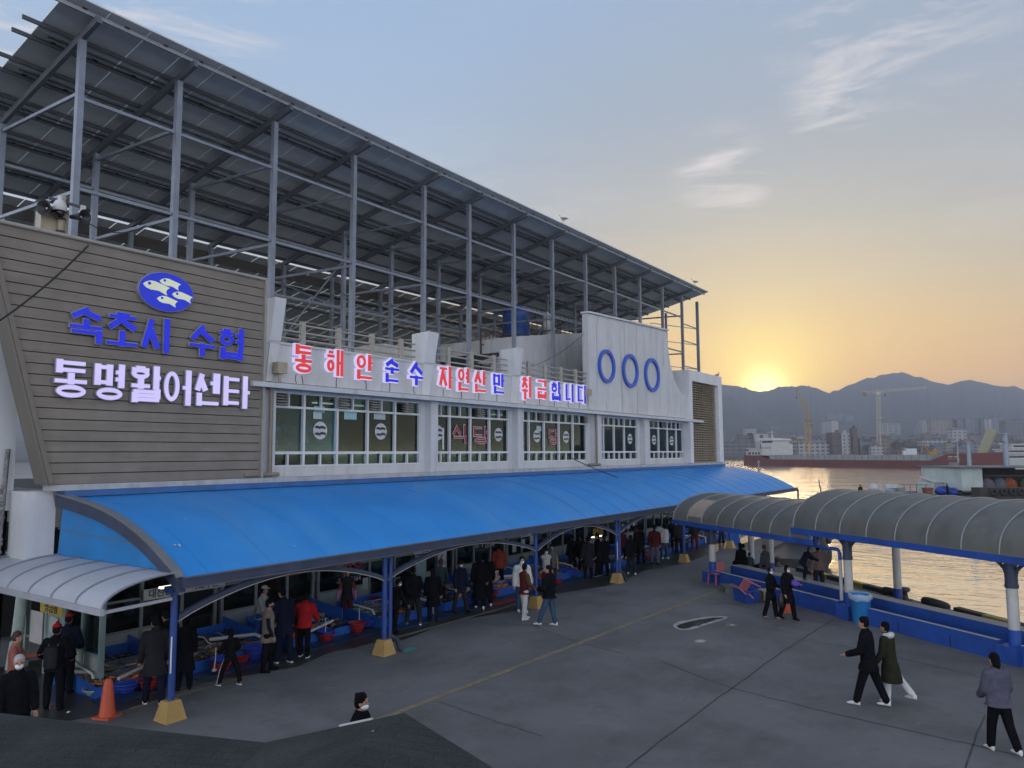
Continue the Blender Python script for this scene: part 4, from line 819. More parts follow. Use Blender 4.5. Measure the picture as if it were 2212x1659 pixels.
# moored work boat with tyre fenders
bo = root('work_boat', 'dark moored work boat with a row of black tyre fenders behind the far shelter', 'boat', (40.6, 11.2, -1.2), rz=R(8))
m = MB(); hull = []
for k in range(13):
    t = k/12; x = -.5+11*t; wd = 1.35*(1-max(0, (t-.72)/.28)**2*.75); hull.append([(x, -wd, .95+.35*t*t), (x, -wd*.85, -.3), (x, wd*.85, -.3), (x, wd, .95+.35*t*t)])
m.loft(hull, True, False); m.build('hull', mat('boat_dark', (.035, .035, .038), .6, 0, .3, 2), bo)
m = MB(); m.box((6.5, -.9, 1.1), (8.6, .9, 2.9)); m.box((6.3, -1.05, 2.9), (8.8, 1.05, 3.0)); m.build('cabin', mat('boat_cabin', (.06, .058, .055), .6), bo)
m = MB(); m.tube([(5.2, 0, 1.0), (5.2, 0, 4.2)], .05, 8); m.tube([(5.2, 0, 3.6), (9.5, 0, 3.2)], .03, 6); m.build('mast', steel_d, bo)
for k in range(9): m = MB(); tyre(m, (-.2+.62*k+.06*math.sin(k*3), -1.5, .62+.06*math.sin(k*2.3)), (0.15, 1, 0), .50, .15); m.build('tyre_fender', rubber, bo)
fl = mat('net_float', (.03, .028, .03), .5, 0, .3, 5)
for k in range(16): m = MB(); m.ell((5.9+.28*k+rnd.uniform(-.1, .1), -1.45+rnd.uniform(-.1, .1), 1.55+rnd.uniform(-.35, .55)), (.17, .17, .24), 8, 6); m.build('net_float', fl, bo)

# ================================================================== FAR PIER WITH SHEDS
pier_c = mat('pier_concrete', (.13, .12, .115), .8, 0, .25, .5, .2)
m = MB(); c0 = [on(2, -.2, *q) for q in ((1830, 1073), (1975, 1079), (2110, 1092), (2330, 1108), (2330, 1042), (2085, 1042), (2000, 1060), (1830, 1062))]; m.prism([tuple(q) for q in c0], (0, 0, -2)); struct(m, 'pier_ground', pier_c)
def fbox(x0, x1, yt, yb, d, deep=6):
    """a box standing at depth d, its front spanning the sight lines x0..x1"""
    L, Rr = depth(d, x0, yb), depth(d, x1, yb); T_ = depth(d, x0, yt); f = (Rr-L); f.z = 0; wd = f.length; f.normalize(); bk = V(-f.y, f.x, 0)
    if bk.dot(FW) < 0: bk = -bk
    return L, f, bk, wd, T_.z-L.z, deep
def local(L, f): return (tuple(L), math.atan2(f.y, f.x))
def obox(name, m_, x0, x1, yt, yb, d, deep, label, cat, group=None, extra=None):
    L, f, bk, wd, h, dp = fbox(x0, x1, yt, yb, d, deep); loc, rz = local(L, f); t = root(name, label, cat, loc, rz, group)
    return t, wd, h, dp
mint = mat('mint_wall', (.36, .42, .40), .6, 0, .1, .6, dark=(.2, .24, .22), amt=.3, streak=(1, 1, .3))
t, wd, h, dp = obox('net_store', None, 2079, 2300, 1011, 1056, 92, 9, 'white and open-fronted dark net store on the far pier', 'shed')
w1 = wd*45/221; m = MB(); m.box((0, 0, -.2), (w1, dp, h)); m.build('wall', mint, t)
m = MB(); m.box((w1, dp-.2, -.2), (wd, dp, h)); m.box((w1+.01, 4, 0), (wd, 4.1, h-.3)); m.build('back_wall', mat('store_dark', (.018, .016, .015), .9, 0, .5, 1), t)
m = MB(); m.box((-.4, -.7, h), (wd+.4, dp+.3, h+.14)); m.build('roof', mat('store_roof', (.07, .085, .11), .5), t)
m = MB(); m.bar((w1, -.3, h*.62), (wd, -.3, h*.62), .05); m.build('rail', steel_d, t)
heap = mat('net_heap', (.05, .045, .035), .9, 0, .6, 3, .3)
for k, (fx_, c_) in enumerate(((.30, (.10, .09, .12)), (.52, (.22, .05, .02)), (.7, (.10, .09, .05)), (.42, (.08, .1, .12)))):
    m = MB(); m.ell((wd*fx_, 1.2, .3), (.9, .8, 1.0), 12, 8); o = m.build('net_heap', mat('heap%d' % k, c_, .9, 0, .5, 4, .4)); o.location = t.location; o.rotation_euler = t.rotation_euler; tag(o, ('grey heap of nets in the net store by the white wall', 'orange heap of nets in the open net store', 'olive heap of nets far inside the net store', 'bluish heap of nets at the net store front')[k], 'net heap', 'net heaps in the pier store')
t, wd, h, dp = obox('tyre_wall', None, 2117, 2330, 1054, 1092, 86, 1.5, 'dark low pier wall hung with black tyres below the net store', 'wall')
m = MB(); m.box((0, 0, -1), (wd, dp, h)); m.build('wall', mat('weedy_wall', (.04, .036, .03), .9, 0, .4, 1.5, .3), t)
for px in (2147, 2169, 2188, 2206, 2224): m = MB(); tyre(m, ((px-2117)/213*wd, -.12, h*.78), (0, 1, 0), .46, .16); m.build('tyre_fender', rubber, t)
t, wd, h, dp = obox('lean_to_shed', None, 2019, 2079, 1042, 1073, 96, 4, 'small pale green lean-to shed with a white roof on the far pier', 'shed')
m = MB(); m.box((0, 0, 0), (wd, dp, h)); m.build('wall', mint, t); m = MB(); m.prism([(-.15, -.3, h+.0), (wd+.2, -.3, h+.0), (wd+.6, dp+.4, h+.55), (.5, dp+.4, h+.55)], (0, 0, .08)); m.build('roof', mat('shed_roof', (.55, .54, .50), .5), t)
m = MB(); m.box((wd+.001, .3, 0), (wd+.03, 1.4, h*.85)); m.build('door', mat('shed_green', (.12, .19, .13), .6), t)
t, wd, h, dp = obox('tarp_bundle', None, 2033, 2078, 1050, 1074, 92.5, 2, 'big bundle under a royal blue tarpaulin before the pale green shed', 'bundle')
tarp = mat('tarp_blue', (.02, .05, .28), .45, 0, .25, 2, .3)
m = MB(); m.ell((wd*.35, 1, h*.52), (wd*.40, .9, h*.48), 14, 8); m.ell((wd*.72, .8, h*.42), (wd*.27, .9, h*.43), 14, 8); m.build('tarp', tarp, t); m = MB(); m.tube([(wd*.1, .1, h*.9), (wd*.5, -.05, h*.7), (wd*.9, .1, h*.5)], .03, 5); m.build('strap', black, t)
def crate(name, x0, x1, yt, yb, d, m_, label, cat, flare=0):
    t, wd, h, dp = obox(name, None, x0, x1, yt, yb, d, (1.0 if x1-x0 < 30 else 1.6), label, cat); e = wd*flare
    m = MB(); m.loft([[(a, b_, z) for a, b_ in ((e*(1-z/h)-q_, e*.3-q_), (wd-e*(1-z/h)+q_, e*.3-q_), (wd-e*(1-z/h)+q_, dp+q_), (e*(1-z/h)-q_, dp+q_))] for z, q_ in ((0, 0), (h*.9, 0), (h*.901, .04), (h, .04), (h*1.0001, -.06), (h*.8, -.06))], True, False); m.build('box', m_, t)
    m = MB(); m.box((.05, -.05, h*.45), (wd-.05, -.045, h*.52)); m.build('band', mat('band_grey', (.2, .2, .2), .6), t); return t
crate('fish_crate', 2001, 2018, 1054, 1071, 93, mat('crate_red', (.20, .055, .03), .6, 0, .2, 3), 'tall rust-red crate beside the blue tarpaulin on the far pier', 'crate', .15)
crate('covered_pallet', 1974, 2003, 1066, 1075, 92, tarp, 'flat pallet under bright blue sheet left of the rust-red crate', 'pallet')
crate('foam_box', 2019, 2039, 1071, 1078, 90, mat('foam_white', (.50, .53, .56), .7), 'white foam box in front of the pale green shed', 'box')
crate('panel_cabinet', 1915, 1939, 1046, 1064, 93, mat('cab_white', (.42, .44, .44), .6), 'white panelled cabinet standing on the far pier edge', 'cabinet')
crate('plastic_crate', 1921, 1933, 1060, 1069, 90, mat('crate_sky', (.15, .28, .42), .6), 'light blue plastic crate before the white panelled cabinet', 'crate')
crate('gear_locker', 1942, 1957, 1055, 1069, 91.5, mat('locker_grey', (.17, .20, .22), .6), 'slate grey gear locker right of the white panelled cabinet', 'locker')
crate('winch_block', 2054, 2078, 1017, 1046, 110, mat('winch_grey', (.065, .062, .06), .7, 0, .3, 1), 'dark grey winch block left of the white net store', 'winch'); crate('vent_stack', 2059, 2072, 999, 1018, 110.5, mat('stack_grey', (.16, .18, .175), .7), 'grey-green stack on top of the dark winch block', 'stack')
m = MB(); q = depth(92, 1888, 1064); m.ell((0, 0, .5), (.75, .6, .45), 12, 8); m.ell((.15, 0, .85), (.4, .4, .25), 10, 6); single(m, 'sack', mat('sack_white', (.40, .40, .39), .7, 0, .2, 4, .3), 'bulging pale sack on the far pier between the sitting man and the cabinet', 'sack', tuple(q))
fr_ = root('pier_railing', 'thin open steel railing on the far pier before the bright water', 'railing', tuple(depth(94, 1952, 1064)), world=True)
for x in (1953, 1966, 1980, 2000): m = MB(); m.tube([depth(94, x, 1066), depth(94, x, 1047)], .04, 6); m.build('post', steel_d, fr_)
m = MB(); m.tube([depth(94, 1945, 1047), depth(94, 2004, 1047.5)], .04, 6); m.build('rail', steel_d, fr_)
def pole(px, yt, yb, d, r, label, cat='pole', arm=None, m_=None):
    t = root('mooring_pole' if cat == 'pole' else cat.replace(' ', '_'), label, cat, tuple(depth(d, px, yb))); h = depth(d, px, yt).z-depth(d, px, yb).z
    m = MB(); m.tube([(0, 0, 0), (0, 0, h)], [r, r*.8], 10); m.build('shaft', m_ or steel, t)
    m = MB(); m.lathe((0, 0, h), [(r*1.5, 0), (r*1.5, .15), (0, .2)], 10); m.build('cap', m_ or steel, t)
    if arm: m = MB(); m.bar((0, 0, h*arm), (-1.2, .4, h*arm), .15, .1); m.build('arm', steel_d, t)
pole(2094.5, 956, 1011, 96, .28, 'thick grey pole standing on the net store roof beside the white wall', 'pole')
pole(2175, 938, 1011, 96, .36, 'taller thick grey pole at the right of the net store roof', 'pole', .78)
pole(2070, 955, 1000, 112, .12, 'slim pole with an arm above the winch stack', 'pole', .95)
pole(1639, 1000, 1022, 62, .07, 'slim lamp post rising from the water behind the blue canopy', 'lamp post')
q = depth(60, 1781, 1082); m = MB(); m.tube([(0, 0, -1), (-.3, .3, 1.6)], .05, 6); single(m, 'leaning_stake', steel_d, 'thin leaning stake in the water behind the gap between the shelters', 'stake', tuple(q))

# ================================================================== FAR SHORE, TOWN, HILLS
TP = [(600, -2.5), (690, -2.5), (691, .8), (745, 3.2), (850, 8), (1000, 16), (1300, 36), (1700, 44), (2300, 50), (3600, 52)]
def tz(d):
    for (a, za), (c, zc) in zip(TP, TP[1:]):
        if d <= c: return za+(zc-za)*(d-a)/(c-a)
    return TP[-1][1]
HV = V(math.cos(y_), math.sin(y_), 0); HR = V(math.sin(y_), -math.cos(y_), 0)
def far(px, d, z=None): q = HV*d + HR*((px-1106)/FPX*d); q.z = tz(d) if z is None else z; return q
land = mat('town_ground', (.075, .07, .06), .9, 0, .35, .02)
m = MB(); ds = [t_[0] for t_ in TP]; xs_ = list(range(-1200, 4601, 200))
m.grid(lambda u, v: tuple(far(-1200+5800*u, ds[round(v*(len(ds)-1))])), 29, len(ds)-1); struct(m, 'far_terrain', land)
rock = mat('mountain_slope', (.035, .036, .034), .95, 0, .4, .004, dark=(.02, .022, .02), amt=.5, dscale=.006)
def ridge(pts, d, dbase, name, seed, z0=40, rough=1.0):
    r = random.Random(seed); pts = sorted(pts); x0, x1 = pts[0][0], pts[-1][0]; XS = [x0+k*25 for k in range(int((1500-x0)/25))]+[1500+2.5*k for k in range(320)]+[2300+25*k for k in range(int((x1-2300)/25)+1)]; XS[-1] = x1; n = len(XS)-1
    def hy(x):
        for (a, ya), (c, yc) in zip(pts, pts[1:]):
            if a <= x <= c: return ya+(yc-ya)*(x-a)/(c-a)
    ph = [(r.uniform(0, 6), .02*1.6**q_, 1.5*.78**q_) for q_ in range(9)]; m = MB()
    def fn(u, v):
        x = XS[min(n, round(u*n))]; zt = depth(d, x, hy(x)).z + sum(a*math.sin(p+x*f) for p, f, a in ph)*rough*1.0
        if v <= .75:
            t = v/.75; dd_ = dbase+(d-dbase)*t; z = z0+(zt-z0)*(t**1.15) + (sum(a*math.sin(p*2+x*f*.8+t*5*a) for p, f, a in ph)*3.5*math.sin(math.pi*t))*rough
        else: t = (v-.75)/.25; dd_ = d+700*t; z = zt*(1-t)+z0*t
        return tuple(far(x, dd_, z))
    m.grid(fn, n, 24); return struct(m, name, rock)
main = [(-900, 850), (300, 860), (900, 850), (1300, 835), (1500, 826), (1560, 832), (1600, 835.5), (1606, 838), (1612, 836), (1618, 841), (1630, 843), (1644, 845), (1658, 845), (1672, 841), (1681, 837), (1684, 833), (1688, 836), (1700, 834), (1704, 836), (1712, 834.5), (1722, 836), (1732, 832), (1740, 832.5), (1746, 835), (1749, 831.5), (1753, 835), (1768, 837), (1780, 843), (1795, 848), (1802, 844), (1815, 843), (1830, 834), (1850, 828), (1868, 820), (1878, 816), (1893, 818), (1905, 811), (1922, 809), (1935, 806), (1945, 807), (1953, 805), (1966, 808), (1982, 814), (1996, 813), (2012, 820), (2034, 826), (2050, 831), (2065, 827), (2085, 822), (2100, 821), (2120, 825), (2150, 832), (2180, 836), (2196, 835), (2214, 842), (2300, 846), (2600, 830), (3300, 850), (4400, 860)]
ridge(main, 3000, 1750, 'mountain_range', 3, rough=1.0)
ridge([(-900, 900), (900, 880), (1400, 868), (1540, 858), (1565, 852), (1580, 855), (1600, 872), (1625, 884), (1650, 898), (1700, 903), (1780, 906), (1900, 912), (2100, 915), (2300, 910), (4400, 915)], 2300, 1650, 'foothill', 5, 45, .3)

# haze
hz = bpy.data.materials.new('haze'); hz.use_nodes = True; nt = hz.node_tree; nt.nodes.clear()
out = nt.nodes.new('ShaderNodeOutputMaterial'); pv = nt.nodes.new('ShaderNodeVolumePrincipled'); nt.links.new(pv.outputs[0], out.inputs['Volume'])
pv.inputs['Color'].default_value = (.80, .86, 1, 1); pv.inputs['Density'].default_value = .00031; pv.inputs['Anisotropy'].default_value = .35
m = MB(); c = far(1106, 2500, 0); 
m.prism([tuple(V(-700, -1600, -4.2)), tuple(V(5200, -1600, -4.2)), tuple(V(5200, 4200, -4.2)), tuple(V(-700, 4200, -4.2))], (0, 0, 345)); o = m.build('haze', hz); o['kind'] = 'stuff'

# ------------------------------------------------------------------ cargo ship
sa, sb = gz(1625, 1003.5, -1.2), gz(2158, 1013.5, -1.2); SL = (sb-sa).length; sr_ = math.atan2(sb.y-sa.y, sb.x-sa.x)
ship = root('cargo_ship', 'long low red cargo ship with a white bridge at its stern lying in the harbour', 'ship', tuple(sa), sr_)
red = mat('ship_red', (.095, .020, .018), .6, 0, .2, .25, .1, dark=(.045, .016, .015), amt=.6, dscale=.3, streak=(.5, .5, .15)); shw = mat('ship_white', (.40, .40, .385), .5, 0, .1, .4)
shg = mat('ship_coaming', (.20, .215, .21), .6, 0, .15, .3)
def sect(x, z, wd): return [(x, wd, -.6), (x, wd*1.02, z), (x, -wd*1.02+15.0*0, z), (x, -wd, -.6)]
m = MB(); rings = []
for x, z, wd in ((-1.5, 5.1, 3.0), (.3, 5.0, 5.4), (3, 4.8, 6.6), (9, 4.75, 7), (14, 4.7, 7), (20, 3.2, 7.2), (23, 2.8, 7.2), (SL-21, 2.9, 7.2), (SL-18, 4.0, 7.0), (SL-15, 5.3, 6.6), (SL-7, 5.5, 4.5), (SL-2, 5.8, 2.0), (SL+2, 6.0, .3)):
    lo = (1.6 if x < 0 else 0)
    rings.append([(x, -wd, -.6+lo), (x, -wd*1.02, z), (x, wd*1.02, z), (x, wd, -.6+lo)])
m.loft(rings, True, False); m.build('hull', red, ship)
m = MB(); m.box((-1.2, -7.25, -.6), (SL-10, -7.20, .25)); m.build('boot_stripe', mat('ship_boot', (.05, .018, .016), .7), ship) if False else None
m = MB(); m.box((21, -6.7, 2.85), (SL-22, 6.7, 4.95))
for k in range(26): x = 22+(SL-45)*k/25; m.box((x-.1, -6.95, 2.85), (x+.1, -6.701, 4.9))
m.build('coaming', shg, ship)
m = MB(); m.box((15.2, -6.5, 4.7), (22.3, 6.5, 10.2)); m.box((13.6, -5, 10.2), (21.6, 5, 11.9)); m.prism([(10.5, -6, 11.9), (22.5, -6, 11.9), (21.6, -6, 12.6), (12.5, -6, 13.2)], (0, 12, 0)); m.build('bridge', shw, ship)
m = MB(); m.box((14.2, -5.03, 10.8), (21.2, -5.005, 11.6)); m.build('bridge_windows', dark, ship)
for k in range(4): m = MB(); m.box((15.9+k*1.6, -6.53, 7.9), (16.5+k*1.6, -6.505, 8.7)); m.build('window', dark, ship)
m = MB(); m.box((3.6, -6.4, 8.0), (13.5, 6.4, 8.25)); m.box((4.2, -5.2, 4.7), (13.49, 5.2, 8.0)); m.box((3.6, -6.42, 4.7), (4.0, -6.2, 6.6)); m.box((4.0, -6.42, 6.35), (13.49, -6.2, 6.75)); m.box((4.0, -6.42, 4.7), (13.49, -6.2, 4.95))
for k in range(5): m.box((4.0+2.1*k+1.3*(k > 0), -6.41, 4.95), (4.35+2.1*k+1.3*(k > 0), -6.21, 6.35))
m.build('deck_house', shw, ship)
for k in range(4): x = 4.7+2.25*k; m = MB(); m.prism([(x+.8*math.cos(2*math.pi*j/14)*.95+.35, -5.23, 5.65+.62*math.sin(2*math.pi*j/14)) for j in range(14)], (0, .02, 0)); m.build('opening', dark, ship)
m = MB(); m.tube([(15.6, 0, 12.8), (15.6, 0, 16.6)], [.5, .25], 8); m.box((14.2, -1.6, 15.8), (17, 1.6, 16.0)); m.tube([(15.6, 0, 16.4), (15.6, 0, 19.5)], .07, 6); m.box((15.5, -2, 18.4), (18.2, 2, 18.5)); m.build('mast', shw, ship)
m = MB(); m.lathe((10.2, 0, 8.2), [(1.3, 0), (1.25, 3.6), (1.0, 3.7), (0, 3.6)], 14); m.build('funnel', mat('funnel_grey', (.12, .13, .14), .5), ship)
mk = mat('hull_mark', (.38, .33, .28), .7)
m = MB()
for k in range(6): m.box((SL-14.2+k*.62+(.5 if k > 2 else 0), -6.75, 4.1), (SL-13.8+k*.62+(.5 if k > 2 else 0), -6.3, 4.6))
m.box((SL-14.3, -6.75, 3.4), (SL-9.6, -6.25, 3.55)); m.build('bow_marks', mk, ship)
m = MB(); m.bar((SL-6, 0, 5.2), (SL-1.5, 0, 14.0), 3.6, .9, (0, 1, 0)); m.build('ramp_boom', mat('cream_boom', (.26, .25, .17), .6, 0, .1, .5), ship)
# moored white passenger boats at the right
t, wd, h, dp = obox('passenger_boat', None, 2158, 2260, 944, 1008, 330, 9, 'white multi-deck passenger boat beyond the net store at the right edge', 'boat')
m = MB(); m.loft([[(x0, 0, z), (x1, 0, z), (x1, 9, z), (x0, 9, z)] for z, x0, x1 in ((-1, 2, wd), (3.2, 0, wd+2))], True, False); m.build('hull', mat('pb_hull', (.35, .37, .36), .5), t)
m = MB()
for k, (a, z) in enumerate(((1.5, 3.2), (4, 5.6), (6.5, 7.8))): m.box((a, .5, z), (wd, 8.5, z+1.7)); m.box((a-1, 0, z+1.7), (wd+1, 9, z+2.05))
m.build('cabin', shw, t)
for k, (a, z) in enumerate(((1.5, 3.2), (4, 5.6), (6.5, 7.8))): m = MB(); m.box((a+.6, .46, z+.6), (wd, .495, z+1.3)); m.build('window', dark, t)

# ------------------------------------------------------------------ cranes on the far shore
yel = mat('crane_yellow', (.34, .20, .045), .6, 0, .1, .3)
def lattice(m, p, q, w0, w1, n, r):
    p, q = Vector(p), Vector(q); d = (q-p).normalized(); u = d.cross(V(0, 1, 0) if abs(d.y) < .9 else V(1, 0, 0)).normalized(); v = d.cross(u); c = []
    for k in range(n+1):
        t = k/n; o = p+(q-p)*t; w_ = (w0+(w1-w0)*t)/2; c.append([o+u*(a*w_)+v*(b_*w_) for a, b_ in ((-1, -1), (1, -1), (1, 1), (-1, 1))])
    for j in range(4):
        m.bar(c[0][j], c[-1][j], r*1.3)
        for k in range(n): m.bar(c[k][j], c[k+1][(j+1) % 4], r*.7); m.bar(c[k][j], c[k][(j+1) % 4], r*.7)
dC = 640; b0 = far(1745, dC); s_ = dC/FPX
def cp_(px, py): q = depth(dC, px, py)-b0; return q
cr = root('luffing_crane', 'yellow luffing crane with two slender raised jibs rising behind the ship bridge', 'crane', tuple(b0))
m = MB(); lattice(m, cp_(1746, 978), cp_(1746, 906), 4.2, 3.8, 9, .30); m.build('tower', yel, cr)
m = MB(); lattice(m, cp_(1743, 906), cp_(1721, 836), 1.6, .9, 12, .13); m.build('jib', yel, cr)
m = MB(); lattice(m, cp_(1748, 906), cp_(1740, 858), 1.7, 1.0, 9, .13); m.build('jib', yel, cr)
m = MB(); q = cp_(1752, 919); m.box((q.x-1.5, q.y-1.5, q.z-1), (q.x+1.5, q.y+1.5, q.z+1)); q = cp_(1746, 908); m.box((q.x-2.6, q.y-2.2, q.z-1.2), (q.x+2.6, q.y+2.2, q.z+1.2)); m.build('cab', mat('crane_cab', (.15, .11, .06), .6), cr)
m = MB(); m.tube([cp_(1721, 837), cp_(1720.6, 858)], .12, 5); q = cp_(1720.6, 860); m.ell(q, (.7, .7, .9), 8, 6); m.build('hook', steel_d, cr)
dC = 700; b0 = far(1899, dC); cr = root('tower_crane', 'pale yellow tower crane with a long level jib above the far town', 'crane', tuple(b0)); tcm = mat('crane_pale', (.40, .36, .26), .6, 0, .1, .3)
m = MB(); lattice(m, cp_(1899, 968), cp_(1897.5, 847), 3.0, 2.6, 20, .22); m.build('mast', tcm, cr)
m = MB(); lattice(m, cp_(1899, 846), cp_(2003, 837), 2.0, 1.1, 20, .16); m.build('jib', tcm, cr)
m = MB(); lattice(m, cp_(1896, 846), cp_(1865, 848), 2.0, 1.8, 6, .18); m.build('counter_jib', tcm, cr)
m = MB(); q = cp_(1867, 850); m.box((q.x-2, q.y-1.5, q.z-2.2), (q.x+2, q.y+1.5, q.z+1.2)); m.build('counterweight', mat('crane_cab', ()), cr)
m = MB(); q = cp_(1897.5, 848); m.box((q.x-1.8, q.y-1.8, q.z-2), (q.x+1.8, q.y+1.8, q.z+.6)); m.tube([cp_(1897.5, 846), cp_(1897.3, 842)], .7, 6); m.build('slewing_unit', tcm, cr)
m = MB(); m.tube([cp_(1912, 845), cp_(1911.8, 853)], .12, 5); m.ell(cp_(1911.8, 854), (.8, .8, .9), 8, 6); m.build('hook', steel_d, cr)
m = MB(); q = cp_(1899, 904); m.box((q.x-4, q.y-2.5, q.z-.3), (q.x+5, q.y+2.5, q.z+.3)); m.build('collar', tcm, cr)

# ------------------------------------------------------------------ town across the harbour
def facade(name, col, win=(.022, .027, .035), px_=3.0, pz_=3.1, fw_=.55, fh=.45, band=False):
    if name in MATS: return MATS[name]
    m = bpy.data.materials.new(name); m.use_nodes = True; T = NT(m.node_tree); b = m.node_tree.nodes['Principled BSDF']
    pos = T.n('ShaderNodeTexCoord').outputs['Object']; s = T.n('ShaderNodeSeparateXYZ'); T.l(pos, s.inputs[0])
    u = T.math('FRACT', T.math('DIVIDE', T.math('ADD', s.outputs['X'], s.outputs['Y']), px_)); v = T.math('FRACT', T.math('DIVIDE', s.outputs['Z'], pz_))
    wu = T.math('LESS_THAN', T.math('ABSOLUTE', T.math('SUBTRACT', u, .5)), .5 if band else fw_/2); wv = T.math('LESS_THAN', T.math('ABSOLUTE', T.math('SUBTRACT', v, .5)), fh/2)
    n = T.noise(pos, .35, 3); c = T.ramp(n, [(.3, tuple(x*.85 for x in col)), (.7, tuple(x*1.12 for x in col))])
    cell = T.n('ShaderNodeTexWhiteNoise', noise_dimensions='2D'); cv = T.n('ShaderNodeCombineXYZ'); T.l(T.math('FLOOR', T.math('DIVIDE', T.math('ADD', s.outputs['X'], s.outputs['Y']), px_)), cv.inputs[0]); T.l(T.math('FLOOR', T.math('DIVIDE', s.outputs['Z'], pz_)), cv.inputs[1]); T.l(cv.outputs[0], cell.inputs['Vector'])
    wc = T.mix(T.math('MULTIPLY', cell.outputs['Value'], .5), win, (.10, .11, .12))
    T.l(T.mix(T.math('MULTIPLY', wu, wv), c, wc), b.inputs['Base Color']); b.inputs['Roughness'].default_value = .6
    MATS[name] = m; return m
roofs = {'grey': (.11, .115, .12), 'rust': (.17, .075, .045), 'blue': (.06, .09, .16), 'dark': (.05, .05, .05), 'green': (.07, .11, .09), 'white': (.33, .33, .33)}
walls = {'white': (.30, .30, .295), 'cream': (.24, .21, .165), 'grey': (.12, .125, .13), 'brown': (.075, .045, .034), 'pale blue': (.16, .18, .21), 'pinkish': (.18, .13, .115)}
def building(x0, x1, yt, yb, d, wcol, rcol, label, deep=12, px_=3.0, pz_=3.1, fw_=.55, fh=.45, band=False, rooft='flat', cat='building', group='buildings across the harbour', yaw=0, extra=0):
    L, f, bk, wd, h, dp = fbox(x0, x1, yt, yb, d, deep); t = root('apartment_block' if cat == 'apartment block' else 'town_building', label, cat, tuple(L), math.atan2(f.y, f.x)+yaw, group)
    m = MB(); m.box((0, 0, -5), (wd, dp, h)); m.build('wall', facade('fac_%s_%.1f_%.1f_%.2f_%.2f_%d' % (wcol, px_, pz_, fw_, fh, band), walls[wcol], px_=px_, pz_=pz_, fw_=fw_, fh=fh, band=band), t)
    rm = mat('roof_'+rcol, roofs[rcol], .6, 0, .2, .3); m = MB()
    if rooft == 'flat':
        m.box((-.3, -.3, h+.002), (wd+.3, dp+.3, h+.5)); k = wd*rnd.uniform(.2, .6); m.box((k, 2, h+.5), (k+min(3.5, wd*.3), 5.5, h+2.8))
    elif rooft == 'gable': m.prism([(-.5, -.6, h), (wd+.5, -.6, h), (wd+.5, dp/2, h+2.2), (-.5, dp/2, h+2.2)], (0, 0, .15)); m.prism([(-.5, dp/2, h+2.2), (wd+.5, dp/2, h+2.2), (wd+.5, dp+.6, h), (-.5, dp+.6, h)], (0, 0, .15)); m.prism([(0, .0, h), (0, dp/2, h+2.1), (0, dp, h)], (wd, 0, 0))
    elif rooft == 'wave':
        n = 5
        for k in range(n):
            a, c = wd*k/n, wd*(k+1)/n-.02; m.prism([(a-.2, -.4, h+.002), (c+.0, -.4, h+.002), (c, -.4, h+1.2), ((a+c)/2, -.4, h+3.0), (a-.2, -.4, h+1.2)], (0, dp+.8, 0))
    m.build('roof', rm, t)
    return t, wd, h, dp
A = 'apartment block'
building(1563, 1632, 954, 977, 705, 'grey', 'grey', 'long two-storey grey building with white window bands on the shore by the louvre tower', 14, 6, 3.6, .8, .6)
building(1598, 1633, 941, 958, 722, 'grey', 'dark', 'dark grey upper block set back behind the long shore building', 10, 4, 3.2, .7, .5)
building(1632, 1660, 937, 978, 715, 'white', 'grey', 'white block with one tall window strip left of the ship bridge', 12, 12, 9, .25, .7)
building(1612, 1634, 926, 945, 900, 'white', 'grey', 'small white apartment block above the grey shore buildings', 12, 3, 3, .5, .5, cat=A)
building(1690, 1740, 951, 977, 735, 'cream', 'rust', 'broad cream building behind the bridge of the ship', 14, 4, 3.4)
building(1726, 1793, 957, 978, 712, 'white', 'grey', 'long white ship-chandler building right of the ship bridge', 14, 5, 3.4, .6, .5)
building(1748, 1790, 948, 962, 800, 'pale blue', 'blue', 'blue-roofed hall behind the long white shore building', 14, 5, 4)
building(1799, 1820, 935, 975, 705, 'brown', 'rust', 'brown five-storey building with pale floor bands on the shore', 14, 40, 3.4, .9, .4, True)
building(1819.5, 1838, 936, 977, 704, 'white', 'white', 'white five-storey building with a zigzag outer stair beside the brown one', 13, 4.5, 3.3, .35, .5)
building(1844, 1854, 926, 979, 700, 'brown', 'dark', 'tall narrow brown brick stair tower on the shore', 6, 9, 9, .1, .1)
building(1858, 1893, 949, 977, 705, 'grey', 'grey', 'grey warehouse front with one big dark opening under the tower crane', 12, 14, 8, .6, .6)
building(1893, 1921, 945, 975, 712, 'pinkish', 'rust', 'pinkish three-storey house left of the bare brown trees', 12, 4.5, 3.5, .6, .45)
building(1883, 1908, 963, 982, 694, 'white', 'grey', 'small white kiosk building on the quay across the water', 6, 4, 3)
building(1782, 1796, 911, 936, 1350, 'white', 'grey', 'pair-left slim white apartment tower below the hazy high-rise group', 14, 6, 3, .3, .5, cat=A)
building(1797, 1812, 909, 936, 1340, 'white', 'grey', 'slim white apartment tower with plain gable below the hazy high-rise group', 14, 40, 3, .1, .1, cat=A)
building(1789, 1808, 896, 934, 2100, 'grey', 'grey', 'leftmost hazy high-rise tower behind the white apartment towers', 20, 5, 3, .5, .5, cat=A)
building(1809, 1826, 893.5, 934, 2150, 'grey', 'grey', 'highest hazy high-rise tower in the far group', 20, 5, 3, .5, .5, cat=A)
building(1828, 1844, 898, 934, 2080, 'grey', 'grey', 'rightmost hazy high-rise tower with a stepped top', 20, 5, 3, .5, .5, cat=A)
building(1906, 1947, 914, 934, 1250, 'white', 'grey', 'low white apartment slab with vertical ribs right of the tower crane mast', 13, 9, 3, .75, .5, cat=A)
building(1980, 1990, 911, 932, 1400, 'pale blue', 'grey', 'slim pale blue apartment tower left of the long hillside slab', 13, 4, 3, cat=A)
